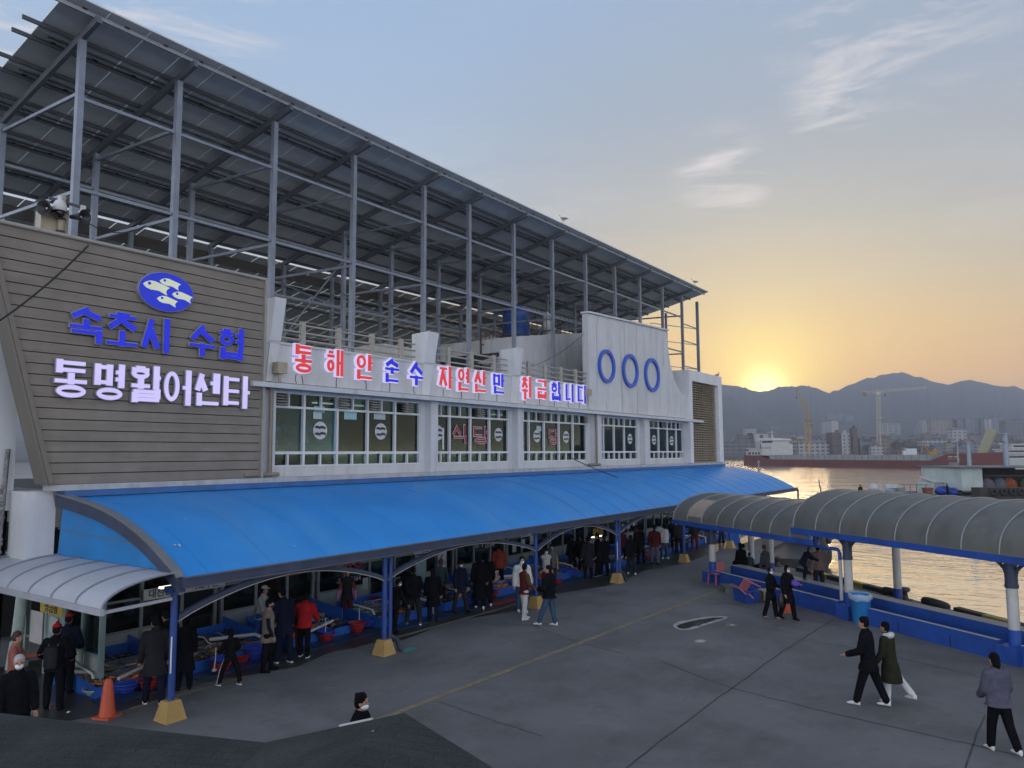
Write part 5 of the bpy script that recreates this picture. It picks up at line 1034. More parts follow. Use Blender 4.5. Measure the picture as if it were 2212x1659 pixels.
building(1992, 2006, 908, 932, 1420, 'white', 'grey', 'white apartment tower next to the slim pale blue one', 13, 4, 3, cat=A)
building(2013, 2068, 908, 932, 1200, 'cream', 'grey', 'long cream apartment slab with wavy roofs on the hillside', 13, 6.5, 3, .7, .45, False, 'wave', A, yaw=R(4))
building(2069, 2083, 906, 933, 1195, 'grey', 'grey', 'dark end block of the long wavy-roofed slab', 13, 14, 3, .5, .4, cat=A)
building(2087, 2128, 907, 932, 1220, 'pale blue', 'grey', 'second wavy-roofed apartment slab, bluish, on the hillside', 13, 6.5, 3, .7, .45, False, 'wave', A, yaw=R(4))
building(2129, 2145, 905, 932, 1210, 'white', 'grey', 'white-framed apartment block at the end of the bluish slab', 13, 8, 3, .6, .5, cat=A)
building(2147, 2158, 902, 932, 1300, 'pale blue', 'grey', 'slim bluish apartment tower beside the tallest hillside tower', 13, 4, 3, cat=A)
building(2160, 2172, 900, 932, 1310, 'grey', 'grey', 'tallest grey apartment tower on the right hillside', 13, 40, 3, .1, .1, cat=A)
building(2174, 2216, 911, 942, 1000, 'grey', 'grey', 'grey wavy-roofed apartment slab at the right edge', 13, 5, 3, .6, .45, False, 'wave', A)
building(2058, 2088, 928, 945, 950, 'white', 'grey', 'white gabled villa under the wavy-roofed slabs', 12, 6, 4, .5, .5, rooft='gable')
building(1994, 2062, 950, 968, 780, 'white', 'grey', 'long low white school building with blue-grey windows on the slope', 12, 5, 3.2, .7, .5)
building(2080, 2128, 957, 970, 770, 'pale blue', 'grey', 'long bluish workshop above the red bow of the ship', 12, 5, 3.4, .6, .5)
used_l = set(); zones = ((1640, 'left of the ship bridge'), (1700, 'behind the ship bridge'), (1762, 'near the luffing crane'), (1800, 'left of the brown five-storey building'), (1870, 'above the brown stair tower'), (1925, 'by the tower crane mast'), (1995, 'among the bare brown trees'), (2085, 'below the cream apartment slab'), (2150, 'below the bluish apartment slab'), (9999, 'at the right edge of the town'))
r = random.Random(11)
for row, d0, d1, lbl, cnt in ((0, 735, 790, 'in the lowest row', 20), (1, 830, 930, 'halfway up the slope', 24), (2, 960, 1120, 'high on the slope', 24)):
    for k in range(cnt):
        px = 1568+(2205-1568)*(k+r.uniform(.1, .9))/cnt; wpx = r.uniform(13, 28)*(1-.15*row); d = r.uniform(d0, d1); zone = [z for lim, z in zones if px < lim][0]
        for _ in range(60):
            wc = r.choice(list(walls)); rc = r.choice(list(roofs)[:5]); tp_ = r.choice(('flat', 'flat', 'gable')); lb = f"{wc} {'flat-roofed' if tp_ == 'flat' else rc+'-roofed'} house {lbl} {zone}"
            if lb not in used_l: break
        used_l.add(lb); g = far(px, d); yb = 976 - (g.z-EYE)*FPX/d; hh = r.uniform(5, 9.5)*FPX/d
        building(px-wpx/2, px+wpx/2, yb-hh, yb, d, wc, rc, lb, r.uniform(8, 12), r.choice((2.6, 3.2, 4)), 3.0, r.uniform(.4, .65), .42, False, tp_, cat='house', group='houses on the far shore', yaw=r.uniform(-.3, .3))
# cars, lorries and an excavator along the far quay
def car(loc, rz, col, label):
    t = root('parked_car', label, 'car', loc, rz, 'cars parked along the far quay')
    m = MB(); m.loft([[(x, y, z) for x, y in ((-2.1+e, -.85), (2.1-e, -.85), (2.1-e, .85), (-2.1+e, .85))] for z, e in ((.25, .1), (.5, 0), (.85, .05))], True, False); m.build('body', col, t)
    m = MB(); m.loft([[(x, y, z) for x, y in ((a, -.78+q_), (c, -.78+q_), (c, .78-q_), (a, .78-q_))] for z, a, c, q_ in ((.86, -1.7, 1.2), (1.42, -1.2, .5)) for q_ in ((z-.86)*.25,)] if False else [[(x, y, z) for x, y in ((a, -w2), (c, -w2), (c, w2), (a, w2))] for z, a, c, w2 in ((.86, -1.7, 1.2, .78), (1.42, -1.2, .5, .64))], True, False); m.build('cabin', black, t)
    for x in (-1.3, 1.3):
        for y in (-.8, .8): m = MB(); m.tube([(x, y-.1, .3), (x, y+.1, .3)], .31, 10); m.build('wheel', rubber, t)
cw = mat('car_white', (.55, .56, .57), .3); cg_ = mat('car_grey', (.16, .17, .18), .3); ck = mat('car_black', (.03, .03, .035), .25)
cl_ = ('white car at the left end of the far quay cars, by the ship bridge', 'grey car second in the far quay row', 'white car right of the grey one beside the ship bridge', 'black car under the long white shore building', 'white car left of the brown five-storey building', 'grey car before the brown five-storey building', 'white car at the foot of the white stair building', 'black car at the foot of the brown stair tower', 'white car right of the brown stair tower', 'grey car before the grey warehouse opening', 'white car beside the small white kiosk building', 'white car left of the white box lorry', 'black car right of the white box lorry')
for k, lb in enumerate(cl_):
    px = (1733, 1741, 1750, 1762, 1775, 1788, 1808, 1847, 1862, 1874, 1912, 1926, 1984)[k]; g = far(px, 693+k % 3); car(tuple(g), -R(54)+rnd.uniform(-.2, .2), (cw, cg_, cw, ck, cw, cg_, cw, ck, cw, cg_, cw, cw, ck)[k], lb)
t, wd, h, dp = obox('box_lorry', None, 1952, 1981, 969, 984.5, 694, 3, 'white box lorry parked on the far quay before the bare trees', 'lorry')
m = MB(); m.box((2.6, 0, .9), (wd, 2.6, h)); m.build('cargo_box', mat('lorry_box', (.50, .53, .55), .5), t); m = MB(); m.box((0, .1, .5), (2.4, 2.4, h*.72)); m.build('cab', cw, t)
for x in (1.2, wd-3, wd-1.6): m = MB(); m.tube([(x, -.1, .5), (x, .3, .5)], .5, 12); m.build('wheel', rubber, t)
t, wd, h, dp = obox('excavator', None, 1993, 2030, 958, 986, 420, 4, 'orange excavator with folded arm standing behind the ship deck', 'excavator')
om = mat('excavator_orange', (.30, .15, .03), .6); m = MB(); m.box((4.2, .2, 1), (8, 3, 2.6)); m.box((6.2, .3, 2.6), (8, 1.8, 4.2)); m.build('house', om, t)
m = MB(); m.bar((4.6, 1, 2.2), (1.0, 1, 6.6), .6); m.bar((1.0, 1, 6.6), (-.2, 1, 1.6), .45); m.build('arm', om, t); m = MB(); m.prism([(-.8, .4, .4), (.6, .4, .4), (.3, .4, 1.8), (-.5, .4, 1.8)], (0, 1.3, 0)); m.build('bucket', steel_d, t); m = MB(); m.box((4, 0, 0), (8.4, .7, 1)); m.box((4, 2.4, 0), (8.4, 3.1, 1)); m.build('track', black, t)
# bare winter trees
leafm = [mat('bare_twigs', (.085, .058, .045), .9, 0, .3, .5), mat('dry_foliage', (.06, .052, .035), .9, 0, .3, .5), mat('evergreen', (.028, .036, .026), .9, 0, .3, .5)]
barkm = mat('bark', (.05, .04, .033), .9)
def tree(px, d, ht, wd, kind, label, seed):
    r = random.Random(seed); g = far(px, d); t = root('tree', label, 'tree', tuple(g), r.uniform(0, 6), 'trees on the far shore'); m = MB()
    m.tube([(0, 0, -.5), (.1, .1, ht*.35), (r.uniform(-.5, .5), 0, ht*.75)], [.35, .25, .08], 7)
    for k in range(7): a = r.uniform(0, 6.3); z = ht*r.uniform(.25, .6); m.tube([(0, 0, z), (math.cos(a)*wd*.3, math.sin(a)*wd*.3, z+ht*.2), (math.cos(a)*wd*.45, math.sin(a)*wd*.45, z+ht*.36)], [.14, .09, .03], 5)
    m.build('trunk', barkm, t); m = MB(); cl2 = [(r.gauss(0, wd*.22), r.gauss(0, wd*.22), ht*r.uniform(.42, .92), r.uniform(.5, 1.0)*wd*.22) for _ in range(15)]
    for k in range(420):
        c = r.choice(cl2); u = Vector((r.gauss(0, 1), r.gauss(0, 1), r.gauss(0, .8))).normalized()*c[3]*r.uniform(.3, 1.15); p = Vector(c[:3])+u; s = r.uniform(.16, .42); a = Vector((r.uniform(-1, 1), r.uniform(-1, 1), r.uniform(-1, 1))).normalized()*s; b_ = a.orthogonal().normalized()*s*.7; m.add([p-a, p-b_, p+a, p+b_], [(0, 1, 2, 3)])
    m.build('crown', leafm[kind], t)
tl = [(1928, 730, 13, 10, 0, 'brown bare tree left in the clump by the pinkish house'), (1940, 735, 15, 12, 0, 'tallest brown bare tree in the clump behind the box lorry'), (1955, 732, 14, 12, 0, 'broad brown bare tree in the middle of the clump'), (1968, 740, 12, 10, 1, 'olive-brown tree at the right of the bare clump'), (1934, 765, 13, 12, 1, 'olive-brown tree behind the bare clump'), (1983, 705, 10, 10, 2, 'dark evergreen tree behind the excavator'), (1996, 708, 10, 9, 2, 'dark evergreen tree right behind the excavator arm'), (1961, 712, 8, 8, 2, 'dark low evergreen before the bare clump'),
      (2012, 900, 11, 9, 2, 'dark evergreen below the cream apartment slab'), (2036, 845, 9, 8, 1, 'olive tree beside the long school building'), (1975, 905, 12, 10, 2, 'dark evergreen high above the bare clump'), (2190, 760, 12, 12, 2, 'dark evergreen above the passenger boat'), (2205, 750, 10, 11, 1, 'olive-brown tree at the right edge'), (2178, 900, 14, 12, 0, 'brown bare tree under the tallest hillside tower'), (1570, 790, 12, 10, 0, 'brown bare tree at the louvre tower edge'), (1583, 800, 13, 10, 0, 'brown bare tree above the long grey shore building'), (1596, 805, 12, 9, 0, 'brown bare tree left of the dark grey upper block'), (1766, 1000, 13, 11, 0, 'brown bare tree right of the luffing crane tower'), (1700, 800, 9, 9, 1, 'olive tree behind the ship mast'), (1868, 790, 9, 8, 1, 'olive tree behind the grey warehouse'), (2135, 745, 9, 9, 1, 'olive tree beside the cream ship boom')]
for k, a in enumerate(tl): tree(*a[:5], a[5], k+40)

# ================================================================== SHOP FRONTS UNDER THE CANOPY
sgl = glass('shop_glass', (.60, .63, .62), .5); sfr = mat('shop_frame', (.22, .235, .23), .5, 0, .1, 3); slow = mat('shop_panel', (.36, .39, .37), .6, 0, .12, 3, dark=(.16, .16, .14), amt=.5, dscale=2)
board_w = mat('signboard_white', (.48, .47, .45), .5, 0, .1, 3); ink = mat('sign_ink', (.03, .035, .06), .5); redv = mat('vinyl_red', (.30, .02, .02), .5); pale_v = mat('vinyl_pale', (.40, .38, .36), .5); yel_v = mat('vinyl_yellow', (.50, .36, .03), .5)
units = [('속초수산', 'shop front under the white sign with dark letters by the first blue post', board_w, ink, None), ('어 부 네', 'shop front with pale letters on a red sign left of the second post', mat('sign_red', (.24, .03, .03), .5), pale_v, None),
         ('', 'shop front with big red 32 and a telephone number on its glass', None, None, '32'), ('삼산회 6호', 'shop front with a white sign and a hanging red 6 placard', board_w, ink, '6'), ('', 'shop front with pale outlined letters on dark glass behind the black coats', None, None, '공주상회'), ('', 'shop front with a small white notice left of the third post', board_w, ink, 'n'),
         ('동해회', 'shop front with red lettering right of the third post', board_w, redv, None), ('', 'shop front with yellow letters on its window', None, None, 'y'), ('', 'shop front beside the white pillar behind the dark coats', None, None, 'n'), ('해녀횟집', 'shop front with red letters left of the fifth post', board_w, redv, None), ('', 'shop front with dark red glass lettering behind the white jackets', None, None, '32'), ('', 'shop front at the far end of the canopy', None, None, 'n')]
UX = [9.9+3.55*k for k in range(13)]
for k, (tx, lb, bm, im, gl) in enumerate(units):
    x0, x1 = UX[k], UX[k+1]-.12; t = root('shop_front', lb, 'shop front', (x0, GY, 0), group='fish shop fronts under the canopy', world=True)
    m = MB()
    for x in (x0, x0+1.15, x0+2.3, x1-.1): m.box((x, GY, 0), (x+.09, GY+.1, 3.3))
    m.box((x0, GY+.005, 1.36), (x1, GY+.095, 1.42)); m.box((x0, GY+.005, .58), (x0+2.3, GY+.095, .64)); m.box((x0, GY+.005, 2.2), (x1, GY+.095, 2.26)); m.build('frame', sfr, t)
    m = MB(); m.box((x0+.09, GY+.02, 0), (x0+2.3, GY+.09, .575)); m.build('lower_panel', slow, t)
    m = MB(); m.box((x0+.09, GY+.04, .64), (x1-.1, GY+.06, 1.36)); m.box((x0+.09, GY+.04, 1.42), (x1-.1, GY+.06, 2.2)); m.build('pane', sgl, t)
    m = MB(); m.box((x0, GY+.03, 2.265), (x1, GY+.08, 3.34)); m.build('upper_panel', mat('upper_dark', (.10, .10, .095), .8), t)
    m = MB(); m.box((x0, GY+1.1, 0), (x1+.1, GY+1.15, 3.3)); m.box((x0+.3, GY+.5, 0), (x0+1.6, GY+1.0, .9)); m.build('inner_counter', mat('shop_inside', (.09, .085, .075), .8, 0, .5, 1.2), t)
    if bm:
        w_ = (1.3 if not k else 1.9) if tx else .8; xx = x0+(1.0 if k else 2.33); m = MB(); m.box((xx, GY-.07, 1.36), (xx+w_, GY-.01, 1.62)); so = m.build('signboard', bm, t)
        if tx: text(tx, 'lettering', im, so, (xx+w_/2, GY-.074, 1.49), .24, bold=.004)
        else:
            m = MB(); m.box((xx+.1, GY-.074, 1.42), (xx+.6, GY-.071, 1.45)); m.box((xx+.1, GY-.074, 1.5), (xx+.7, GY-.071, 1.53)); m.build('lettering', ink, so)
    if gl == '32':
        text('32호', 'glass_lettering', redv, t, (x0+1.5, GY-.008, 1.28), .52, bold=.012); text('-3218-5664', 'glass_lettering', pale_v, t, (x0+1.35, GY-.008, .88), .24, bold=.004)
        m = MB(); m.box((x0+2.0, GY-.006, .45), (x0+2.25, GY-.003, .85)); m.build('notice', board_w, t)
    if gl == '6':
        m = MB(); m.box((x0+2.05, GY-.35, .72), (x0+2.55, GY-.32, 1.35)); pl_ = m.build('placard', board_w, t); text('6', 'lettering', redv, pl_, (x0+2.25, GY-.354, 1.03), .62, bold=.02, sx=.7); text('호', 'lettering', redv, pl_, (x0+2.45, GY-.354, .92), .16)
        m = MB(); m.box((x0+1.2, GY-.012, .2), (x0+1.75, GY-.004, 1.3)); m.build('pale_door', mat('door_mint', (.30, .40, .40), .5), t)
    if gl == '공주상회': text('공주', 'glass_lettering', pale_v, t, (x0+1.55, GY-.008, 1.38), .40, bold=.006); text('상회', 'glass_lettering', pale_v, t, (x0+2.25, GY-.008, 1.30), .40, bold=.006)
    if gl == 'n':
        for j in range(3): m = MB(); m.box((x0+.4+j*.7, GY-.006, .75+.1*j), (x0+.7+j*.7, GY-.003, 1.15+.1*j)); m.build('notice', board_w, t)
    if gl == 'y': text('활어회', 'glass_lettering', yel_v, t, (x0+1.2, GY-.008, .95), .42, bold=.012)
    for j in range(3): m = MB(); c_ = V(x0+.5+.9*j, GY+.75, 1.05); m.box(c_-V(.2, .15, .15), c_+V(.2, .15, .1+.1*(j % 2))); m.build('shelf_goods', mat('goods%d' % j, ((.25, .24, .22), (.12, .2, .3), (.3, .1, .08))[j], .6), t)
# narrow sign on the near corner unit + the storefront facing the awning
cs = root('corner_shop', 'mint-framed corner shop under the grey awning with a yellow sign and posted notices', 'shop front', (8.8, 17.2, 0), world=True)
m = MB()
for y in (17.2, 18.0, 18.85, 19.75, 20.8): m.box((8.76, y-.05, 0), (8.86, y+.05, 2.45))
m.box((8.77, 17.2, .72), (8.85, 20.8, .78)); m.build('frame', mat('frame_mint', (.22, .30, .29), .5), cs)
m = MB(); m.box((8.80, 17.25, .78), (8.82, 18.8, 2.4)); m.build('pane', sgl, cs); m = MB(); m.box((8.79, 17.25, .0), (8.83, 18.8, .715)); m.build('lower_panel', slow, cs); m = MB(); m.box((8.79, 18.9, 0), (8.83, 19.7, 2.4)); m.build('mint_panel', mat('panel_mint', (.27, .38, .37), .6), cs)
m = MB(); m.box((8.74, 18.9, 1.42), (8.755, 20.0, 1.66)); yb_ = m.build('yellow_sign', yel_v, cs); text('영금정', 'lettering', ink, yb_, (8.735, 19.45, 1.54), .24, rot=(math.pi/2, 0, -math.pi/2), bold=.004)
for y0, y1, z0, z1 in ((19.85, 20.5, .65, 1.4), (19.1, 19.5, 1.0, 1.36)): m = MB(); m.box((8.745, y0, z0), (8.75, y1, z1)); m.build('notice', board_w, cs)
m = MB(); m.tube([(8.6, 20.75, 2.3), (8.58, 20.6, 1.7), (8.55, 20.65, .9), (8.5, 20.8, 0)], .13, 10); m.build('vent_hose', mat('hose_mint', (.34, .42, .38), .6, 0, .15, 9, .4, bscale=20), cs)
m = MB(); m.box((9.1, 18.2, .3), (9.12, 20.8, 2.4)); m.build('inside', mat('shop_inside', ()), cs)
s2 = root('hanging_sign', 'white sign strip with dark letters left of the first blue post', 'sign', (8.9, GY-.3, 1.3), world=True)
q = gz(334, 1284); m = MB(); m.box((11.05, 19.55, 1.34), (12.18, 19.6, 1.62)); b_ = m.build('board', board_w, s2); text('대천상회', 'lettering', ink, b_, (11.62, 19.546, 1.48), .24, bold=.004)
for k, (px, py) in enumerate(((412, 1262), (385, 1266), (1290, 1160))):
    q = on(1, 18.6, px, py); m = MB(); m.box((-.5, -.06, 0), (.5, .06, .05)); o = m.build('strip_lamp', emit('strip_light', (1.0, .92, .70), 2.0 if k == 0 else .7)); o.location = q; tag(o, ('lit strip lamp under the canopy right of the first post', 'dim strip lamp under the canopy left of the first post', 'small strip lamp under the canopy near the fourth post')[k], 'lamp', 'strip lamps under the canopy')

# ================================================================== FISH STALLS
tank_m = mat('tank_blue', ()); stall_b = mat('stall_blue', (.02, .105, .40), .4, 0, .12, 2, dark=(.02, .05, .16), amt=.35, dscale=2); liner = mat('tank_liner', (.09, .10, .09), .4, 0, .3, 3)
tw = mat('tank_water', (.028, .036, .036), .06, 0, .4, 3, .15, .6, bscale=9); pvc = mat('pvc_white', (.52, .52, .50), .4, 0, .06)
fishm = [mat('fish_brown', (.26, .17, .09), .35, 0, .4, 8), mat('fish_orange', (.52, .19, .07), .4, 0, .3, 8), mat('fish_grey', (.24, .25, .25), .3, 0, .4, 8), mat('fish_dark', (.035, .035, .032), .3, 0, .4, 8)]
bred = mat('tub_red', (.30, .022, .025), .35, 0, .12, 4); bblu = mat('tub_blue', (.03, .06, .38), .35, 0, .12, 4); bwht = mat('basin_white', (.42, .46, .40), .4)
def stall(k, x0, y0, w_, dp, label, seed):
    r = random.Random(seed); t = root('fish_stall', label, 'stall', (x0, y0, 0), 0, 'blue fish tank stalls under the canopy'); HF, HB = r.uniform(.22, .28), r.uniform(.44, .54)
    def hz_(y): return HF+(HB-HF)*y/dp
    m = MB(); m.box((0, 0, 0), (w_, .05, HF)); m.box((0, dp-.05, 0), (w_, dp, HB+.1))
    for xa_s in (0, w_-.05): m.prism([(xa_s, .05, 0), (xa_s, dp-.05, 0), (xa_s, dp-.05, HB), (xa_s, .05, HF)], (.05, 0, 0))
    m.box((.05, .05, .0), (w_-.05, dp-.05, .05)); m.build('tank', stall_b, t)
    m = MB(); m.prism([(w_+.002, dp*.3, 0), (w_+.002, dp+.1, 0), (w_+.002, dp+.1, HB+.26), (w_+.002, dp*.3, HB+.08)], (.03, 0, 0)); m.build('side_board', stall_b, t)
    m = MB(); nx, ny = r.choice((2, 3, 3, 4)), 3; cw_, cd_ = (w_-.1)/nx, (dp-.1)/ny
    for j in range(1, ny): m.box((.051, .05+j*cd_-.02, .051), (w_-.051, .05+j*cd_+.02, hz_(.05+j*cd_)-.01))
    for i in range(1, nx):
        for j in range(ny): y = .05+j*cd_; m.prism([(.05+i*cw_-.02, y+.021, .051), (.05+i*cw_-.02, y+cd_-.021, .051), (.05+i*cw_-.02, y+cd_-.021, hz_(y+cd_)-.03), (.05+i*cw_-.02, y+.021, hz_(y)-.03)], (.04, 0, 0))
    m.build('divider', r.choice((stall_b, liner, mat('divider_grey', (.16, .17, .17), .5))), t)
    m = MB()
    for j in range(ny): m.box((.052, .071+j*cd_-.02*(j == 0), .051), (w_-.052, .05+(j+1)*cd_-.021, hz_(.05+j*cd_)-.05))
    m.build('water', tw, t)
    zz = HB+.03; m = MB(); m.tube([(.2, dp-.1, zz+.04), (.2, dp*.3, HF+.16), (.2, dp*.3-.1, HF+.02)], .03, 8); m.build('pipe', pvc, t)
    m = MB()
    if k % 2: m.tube([(w_*.55, dp*.55, hz_(dp*.55)+.06), (w_-.1, dp*.25, HF+.2), (w_-.05, .0, HF+.13), (w_-.05, -.08, HF+.08), (w_-.05, -.1, .06)], .045, 10)
    else: m.tube([(w_*.3, .1, HF+.06), (w_*.75, .35, HF+.14)], .04, 10)
    m.build('pipe', pvc, t)
    for q_ in range(2):
        a = 3*r.random(); xs0 = r.uniform(.2, w_-.6); m = MB(); m.tube([(xs0+.07*u+.10*math.sin(u*.9+a), dp*.75-.11*u, hz_(dp*.75-.11*u)+.05+.05*math.sin(u*.9)) for u in range(9)], .018, 6); m.build('hose', mat('hose_blue', (.10, .2, .62), .4) if q_ else mat('hose_white', (.42, .43, .44), .4), t)
    for q_ in range(r.randint(2, 4)):                        # colanders, trays, boards lying over the tanks
        cx_, cy_ = r.uniform(.3, w_-.3), r.uniform(.4, dp-.3); z_ = hz_(cy_)+.01; m = MB(); kk = r.random()
        if kk < .4: m.lathe((cx_, cy_, z_), [(.1, 0), (.17, .08), (.18, .085), (.16, .075), (.09, .01), (0, .01)], 16); m.build('colander', r.choice((bred, bwht, bblu, mat('tub_green', (.05, .20, .10), .4))), t)
        elif kk < .7: m.loft([[(cx_+x*s_, cy_+y*s_, z_+dz2) for x, y in ((-.22, -.14), (.22, -.14), (.22, .14), (-.22, .14))] for s_, dz2 in ((.9, 0), (1, .06), (.95, .06), (.86, .015))], True, False); m.build('tray', r.choice((pvc, mat('tray_grey', (.25, .26, .26), .4), stall_b)), t)
        else: m.prism([(cx_-.3, cy_-.1, z_+.02), (cx_+.2, cy_-.14, z_+.02), (cx_+.24, cy_+.06, z_+.02), (cx_-.26, cy_+.1, z_+.02)], (0, 0, .02)); m.build('board', mat('wet_board', (.20, .15, .09), .5, 0, .3, 3), t)
    m = MB(); m.box((-.1, -.62, .006), (w_+.1, -.03, .022)); m.build('floor_mat', mat('mat_dark', (.015, .035, .085), .45, 0, .6, 2), t)
    f = MB()
    for i in range(nx):
        for j in range(ny):
            kind = r.choice((0, 1, 1, 3) if j == 0 else (0, 2, 3, 3, 1, 0)); n = r.randint(16, 30) if j == 0 else r.randint(8, 18)
            for _ in range(n):
                f.m = kind if r.random() < .85 else r.randint(0, 3)
                yy_ = .05+j*cd_+r.uniform(.1, cd_-.08); c = V(.05+i*cw_+r.uniform(.1, cw_-.1), yy_, hz_(.05+j*cd_)-.05+r.uniform(0, .10 if j == 0 else .05)); L = r.uniform(.08, .17); a = r.uniform(0, 6.3); ca, sa_ = math.cos(a), math.sin(a)
                pr = ((-1, .02), (-.7, .3), (-.2, .42), (.3, .34), (.7, .12), (.85, .08), (1.15, .32))
                f.loft([[(c.x+ca*u*L+(-sa_)*wv*L*sg, c.y+sa_*u*L+ca*wv*L*sg, c.z+dz_*wv*L*.5) for sg, dz_ in ((1, 0), (0, 1), (-1, 0), (0, -1))] for u, wv in pr], True, True)
    o = f.build('fish_catch', fishm); o.location = (x0, y0, 0); o['kind'] = 'stuff'; o['label'] = 'live fish and crabs lying in the stall tanks'
    return t
stn = ['dark low fish stall at the near corner beside the orange cone', 'blue fish stall between the first post and the boy in the striped tracksuit', 'blue fish stall behind the red jacket with white bent pipes', 'blue fish stall in front of the vendor with pink gloves and red sleeves', 'blue fish stall behind the second blue post', 'blue fish stall beside the masked man in dark trousers', 'blue fish stall behind the two long black coats', 'blue fish stall left of the third blue post', 'blue fish stall right of the third blue post with stacked tubs', 'blue fish stall behind the dark coats before the fourth post', 'blue fish stall just past the fourth post', 'blue fish stall behind the pair in white jackets', 'blue fish stall left of the fifth post', 'blue fish stall at the far end beyond the fifth post', 'farthest blue fish stall near the canopy end']
sx_ = [8.5, 10.6, 13.6, 16.6, 19.5, 22.4, 25.2, 28.0, 30.9, 33.8, 36.7, 39.6, 42.5, 45.4, 48.3]
for k in range(15): stall(k, sx_[k], 16.75-(.35 if k > 2 else 0)-(.25 if k > 6 else 0), 1.75 if k == 0 else 2.3, 1.95, stn[k], 100+k)
def tub(px, py, m_, label, r=.24, h=.2, z=0.03, cat='tub', pole_=None):
    q = gz(px, py); t = root('plastic_tub', label, cat, (q.x, q.y, z), 0, 'plastic tubs on the market floor')
    m = MB(); m.lathe((0, 0, 0), [(r*.62, 0), (r*.66, .01), (r*.95, h*.9), (r, h), (r*1.06, h), (r*1.06, h-.02), (r*.98, h-.035), (r*.9, h*.85), (r*.58, .02), (0, .02)], 22); m.build('bowl', m_, t)
    m = MB(); m.lathe((0, 0, 0), [(r*.80, h*.45), (r*.84, h*.47), (r*.86, h*.55), (r*.83, h*.56)], 22); m.build('band', m_, t)
    return t
tub(272, 1497, bblu, 'blue tub below the near corner stall', .26, .2); tub(284, 1484, bred, 'red tub behind the blue one at the near corner stall'); tub(322, 1490, bred, 'red tub beside the legs of the black-coated man'); tub(206, 1502, bwht, 'pale green-white basin left of the orange cone', .25, .13)
tub(478, 1450, bred, 'red tub under a blue one left of the tracksuit boy', .25); tub(478, 1450, bblu, 'blue tub stacked in the red one left of the tracksuit boy', .24, .17, .16); tub(520, 1432, bred, 'red tub right behind the tracksuit boy'); tub(546, 1425, bblu, 'deep blue tub between the boy and the grey vest', .27, .32)
tub(704, 1385, bred, 'red tub under a blue one right of the red jacket', .25); tub(704, 1385, bblu, 'blue tub stacked in the red one right of the red jacket', .24, .15, .15); tub(771, 1366, bred, 'bright red tub at the end of the pipes left of the second post', .26, .26); tub(793, 1355, bblu, 'blue tub behind the bright red one left of the second post', .25, .2)
tub(893, 1322, bred, 'red tub behind the man with hands clasped', .26); tub(921, 1317, bred, 'red tub between the man and the hooded black coat', .27); tub(1014, 1306, bblu, 'blue tub right of the masked man in dark jacket', .27, .3); tub(1066, 1289, bred, 'red tub right of the two long black coats', .26); tub(1060, 1284, bblu, 'blue tub right of the two long black coats', .25, .28)
tub(1225, 1247, bblu, 'wide blue tub right of the third post', .36, .3); tub(1252, 1243, bred, 'red tub beside the wide blue tub', .3, .25); tub(1205, 1262, bred, 'small red tub in front of the wide blue tub', .2, .16); tub(1340, 1215, bred, 'red tub left of the fourth post'); tub(1396, 1208, bred, 'red tub behind the reddish brown jacket')
for k, (px, py, lb) in enumerate(((775, 1348, 'white ladle handle standing in the bright red tub'), (702, 1372, 'white ladle handle standing in the stacked tubs'), (462, 1447, 'pale ladle handle leaning on the first stacked tubs'))):
    q = gz(px, py+12); m = MB(); m.tube([(0, 0, .12), (.06, .05, .34), (.1, .1, .6)], .014, 6); m.ell((0, 0, .12), (.06, .06, .04), 8, 6); single(m, 'ladle', pvc, lb, 'ladle', tuple(q), 0, 'ladles in the tubs')
q = gz(172, 1488); m = MB(); m.tube([(-.3, .15, .42), (0, 0, .36), (.35, -.2, .28)], .05, 10); m.tube([(-.36, .18, .43), (-.3, .15, .42)], .062, 10); single(m, 'drain_pipe', pvc, 'white drain pipe poking from the near corner stall', 'pipe', tuple(q))
# kitchen scale, red placard board
q = on(1, 17.9, 207, 1385); sc_ = root('dial_scale', 'round dial scale on the back of the near corner stall', 'scale', (9.2, 18.75, .5)); m = MB(); m.box((-.14, -.1, 0), (.14, .1, .16)); m.build('base', mat('scale_green', (.10, .16, .14), .5), sc_); m = MB(); m.tube([(0, -.04, .3), (0, .04, .3)], .17, 20); m.build('dial', board_w, sc_); m = MB(); m.lathe((0, 0, .48), [(.05, 0), (.2, .03), (.22, .06), (0, .04)], 16); m.build('pan', bred, sc_)
q = gz(1075, 1306); m = MB(); m.prism([(-.7, -.25, .012), (.7, -.25, .012), (.7, .25, .012), (-.7, .25, .012)], (0, 0, .015)); single(m, 'floor_mat', mat('mat_red', (.20, .035, .03), .8), 'red floor mat left of the third post footing', 'mat', (gz(1088, 1300).x, gz(1088, 1300).y, 0), .1)
q = gz(1071, 1275); pb = root('price_placard', 'white placard with red figures standing beside the long black coats', 'placard', (q.x, q.y, .3)); m = MB(); m.box((-.16, -.01, 0), (.16, .01, .42)); m.build('board', board_w, pb); text('33', 'lettering', redv, pb, (0, -.015, .24), .3, bold=.008); m = MB(); m.tube([(0, 0, -.3), (0, 0, .01)], .02, 6); m.build('stand', steel_d, pb)

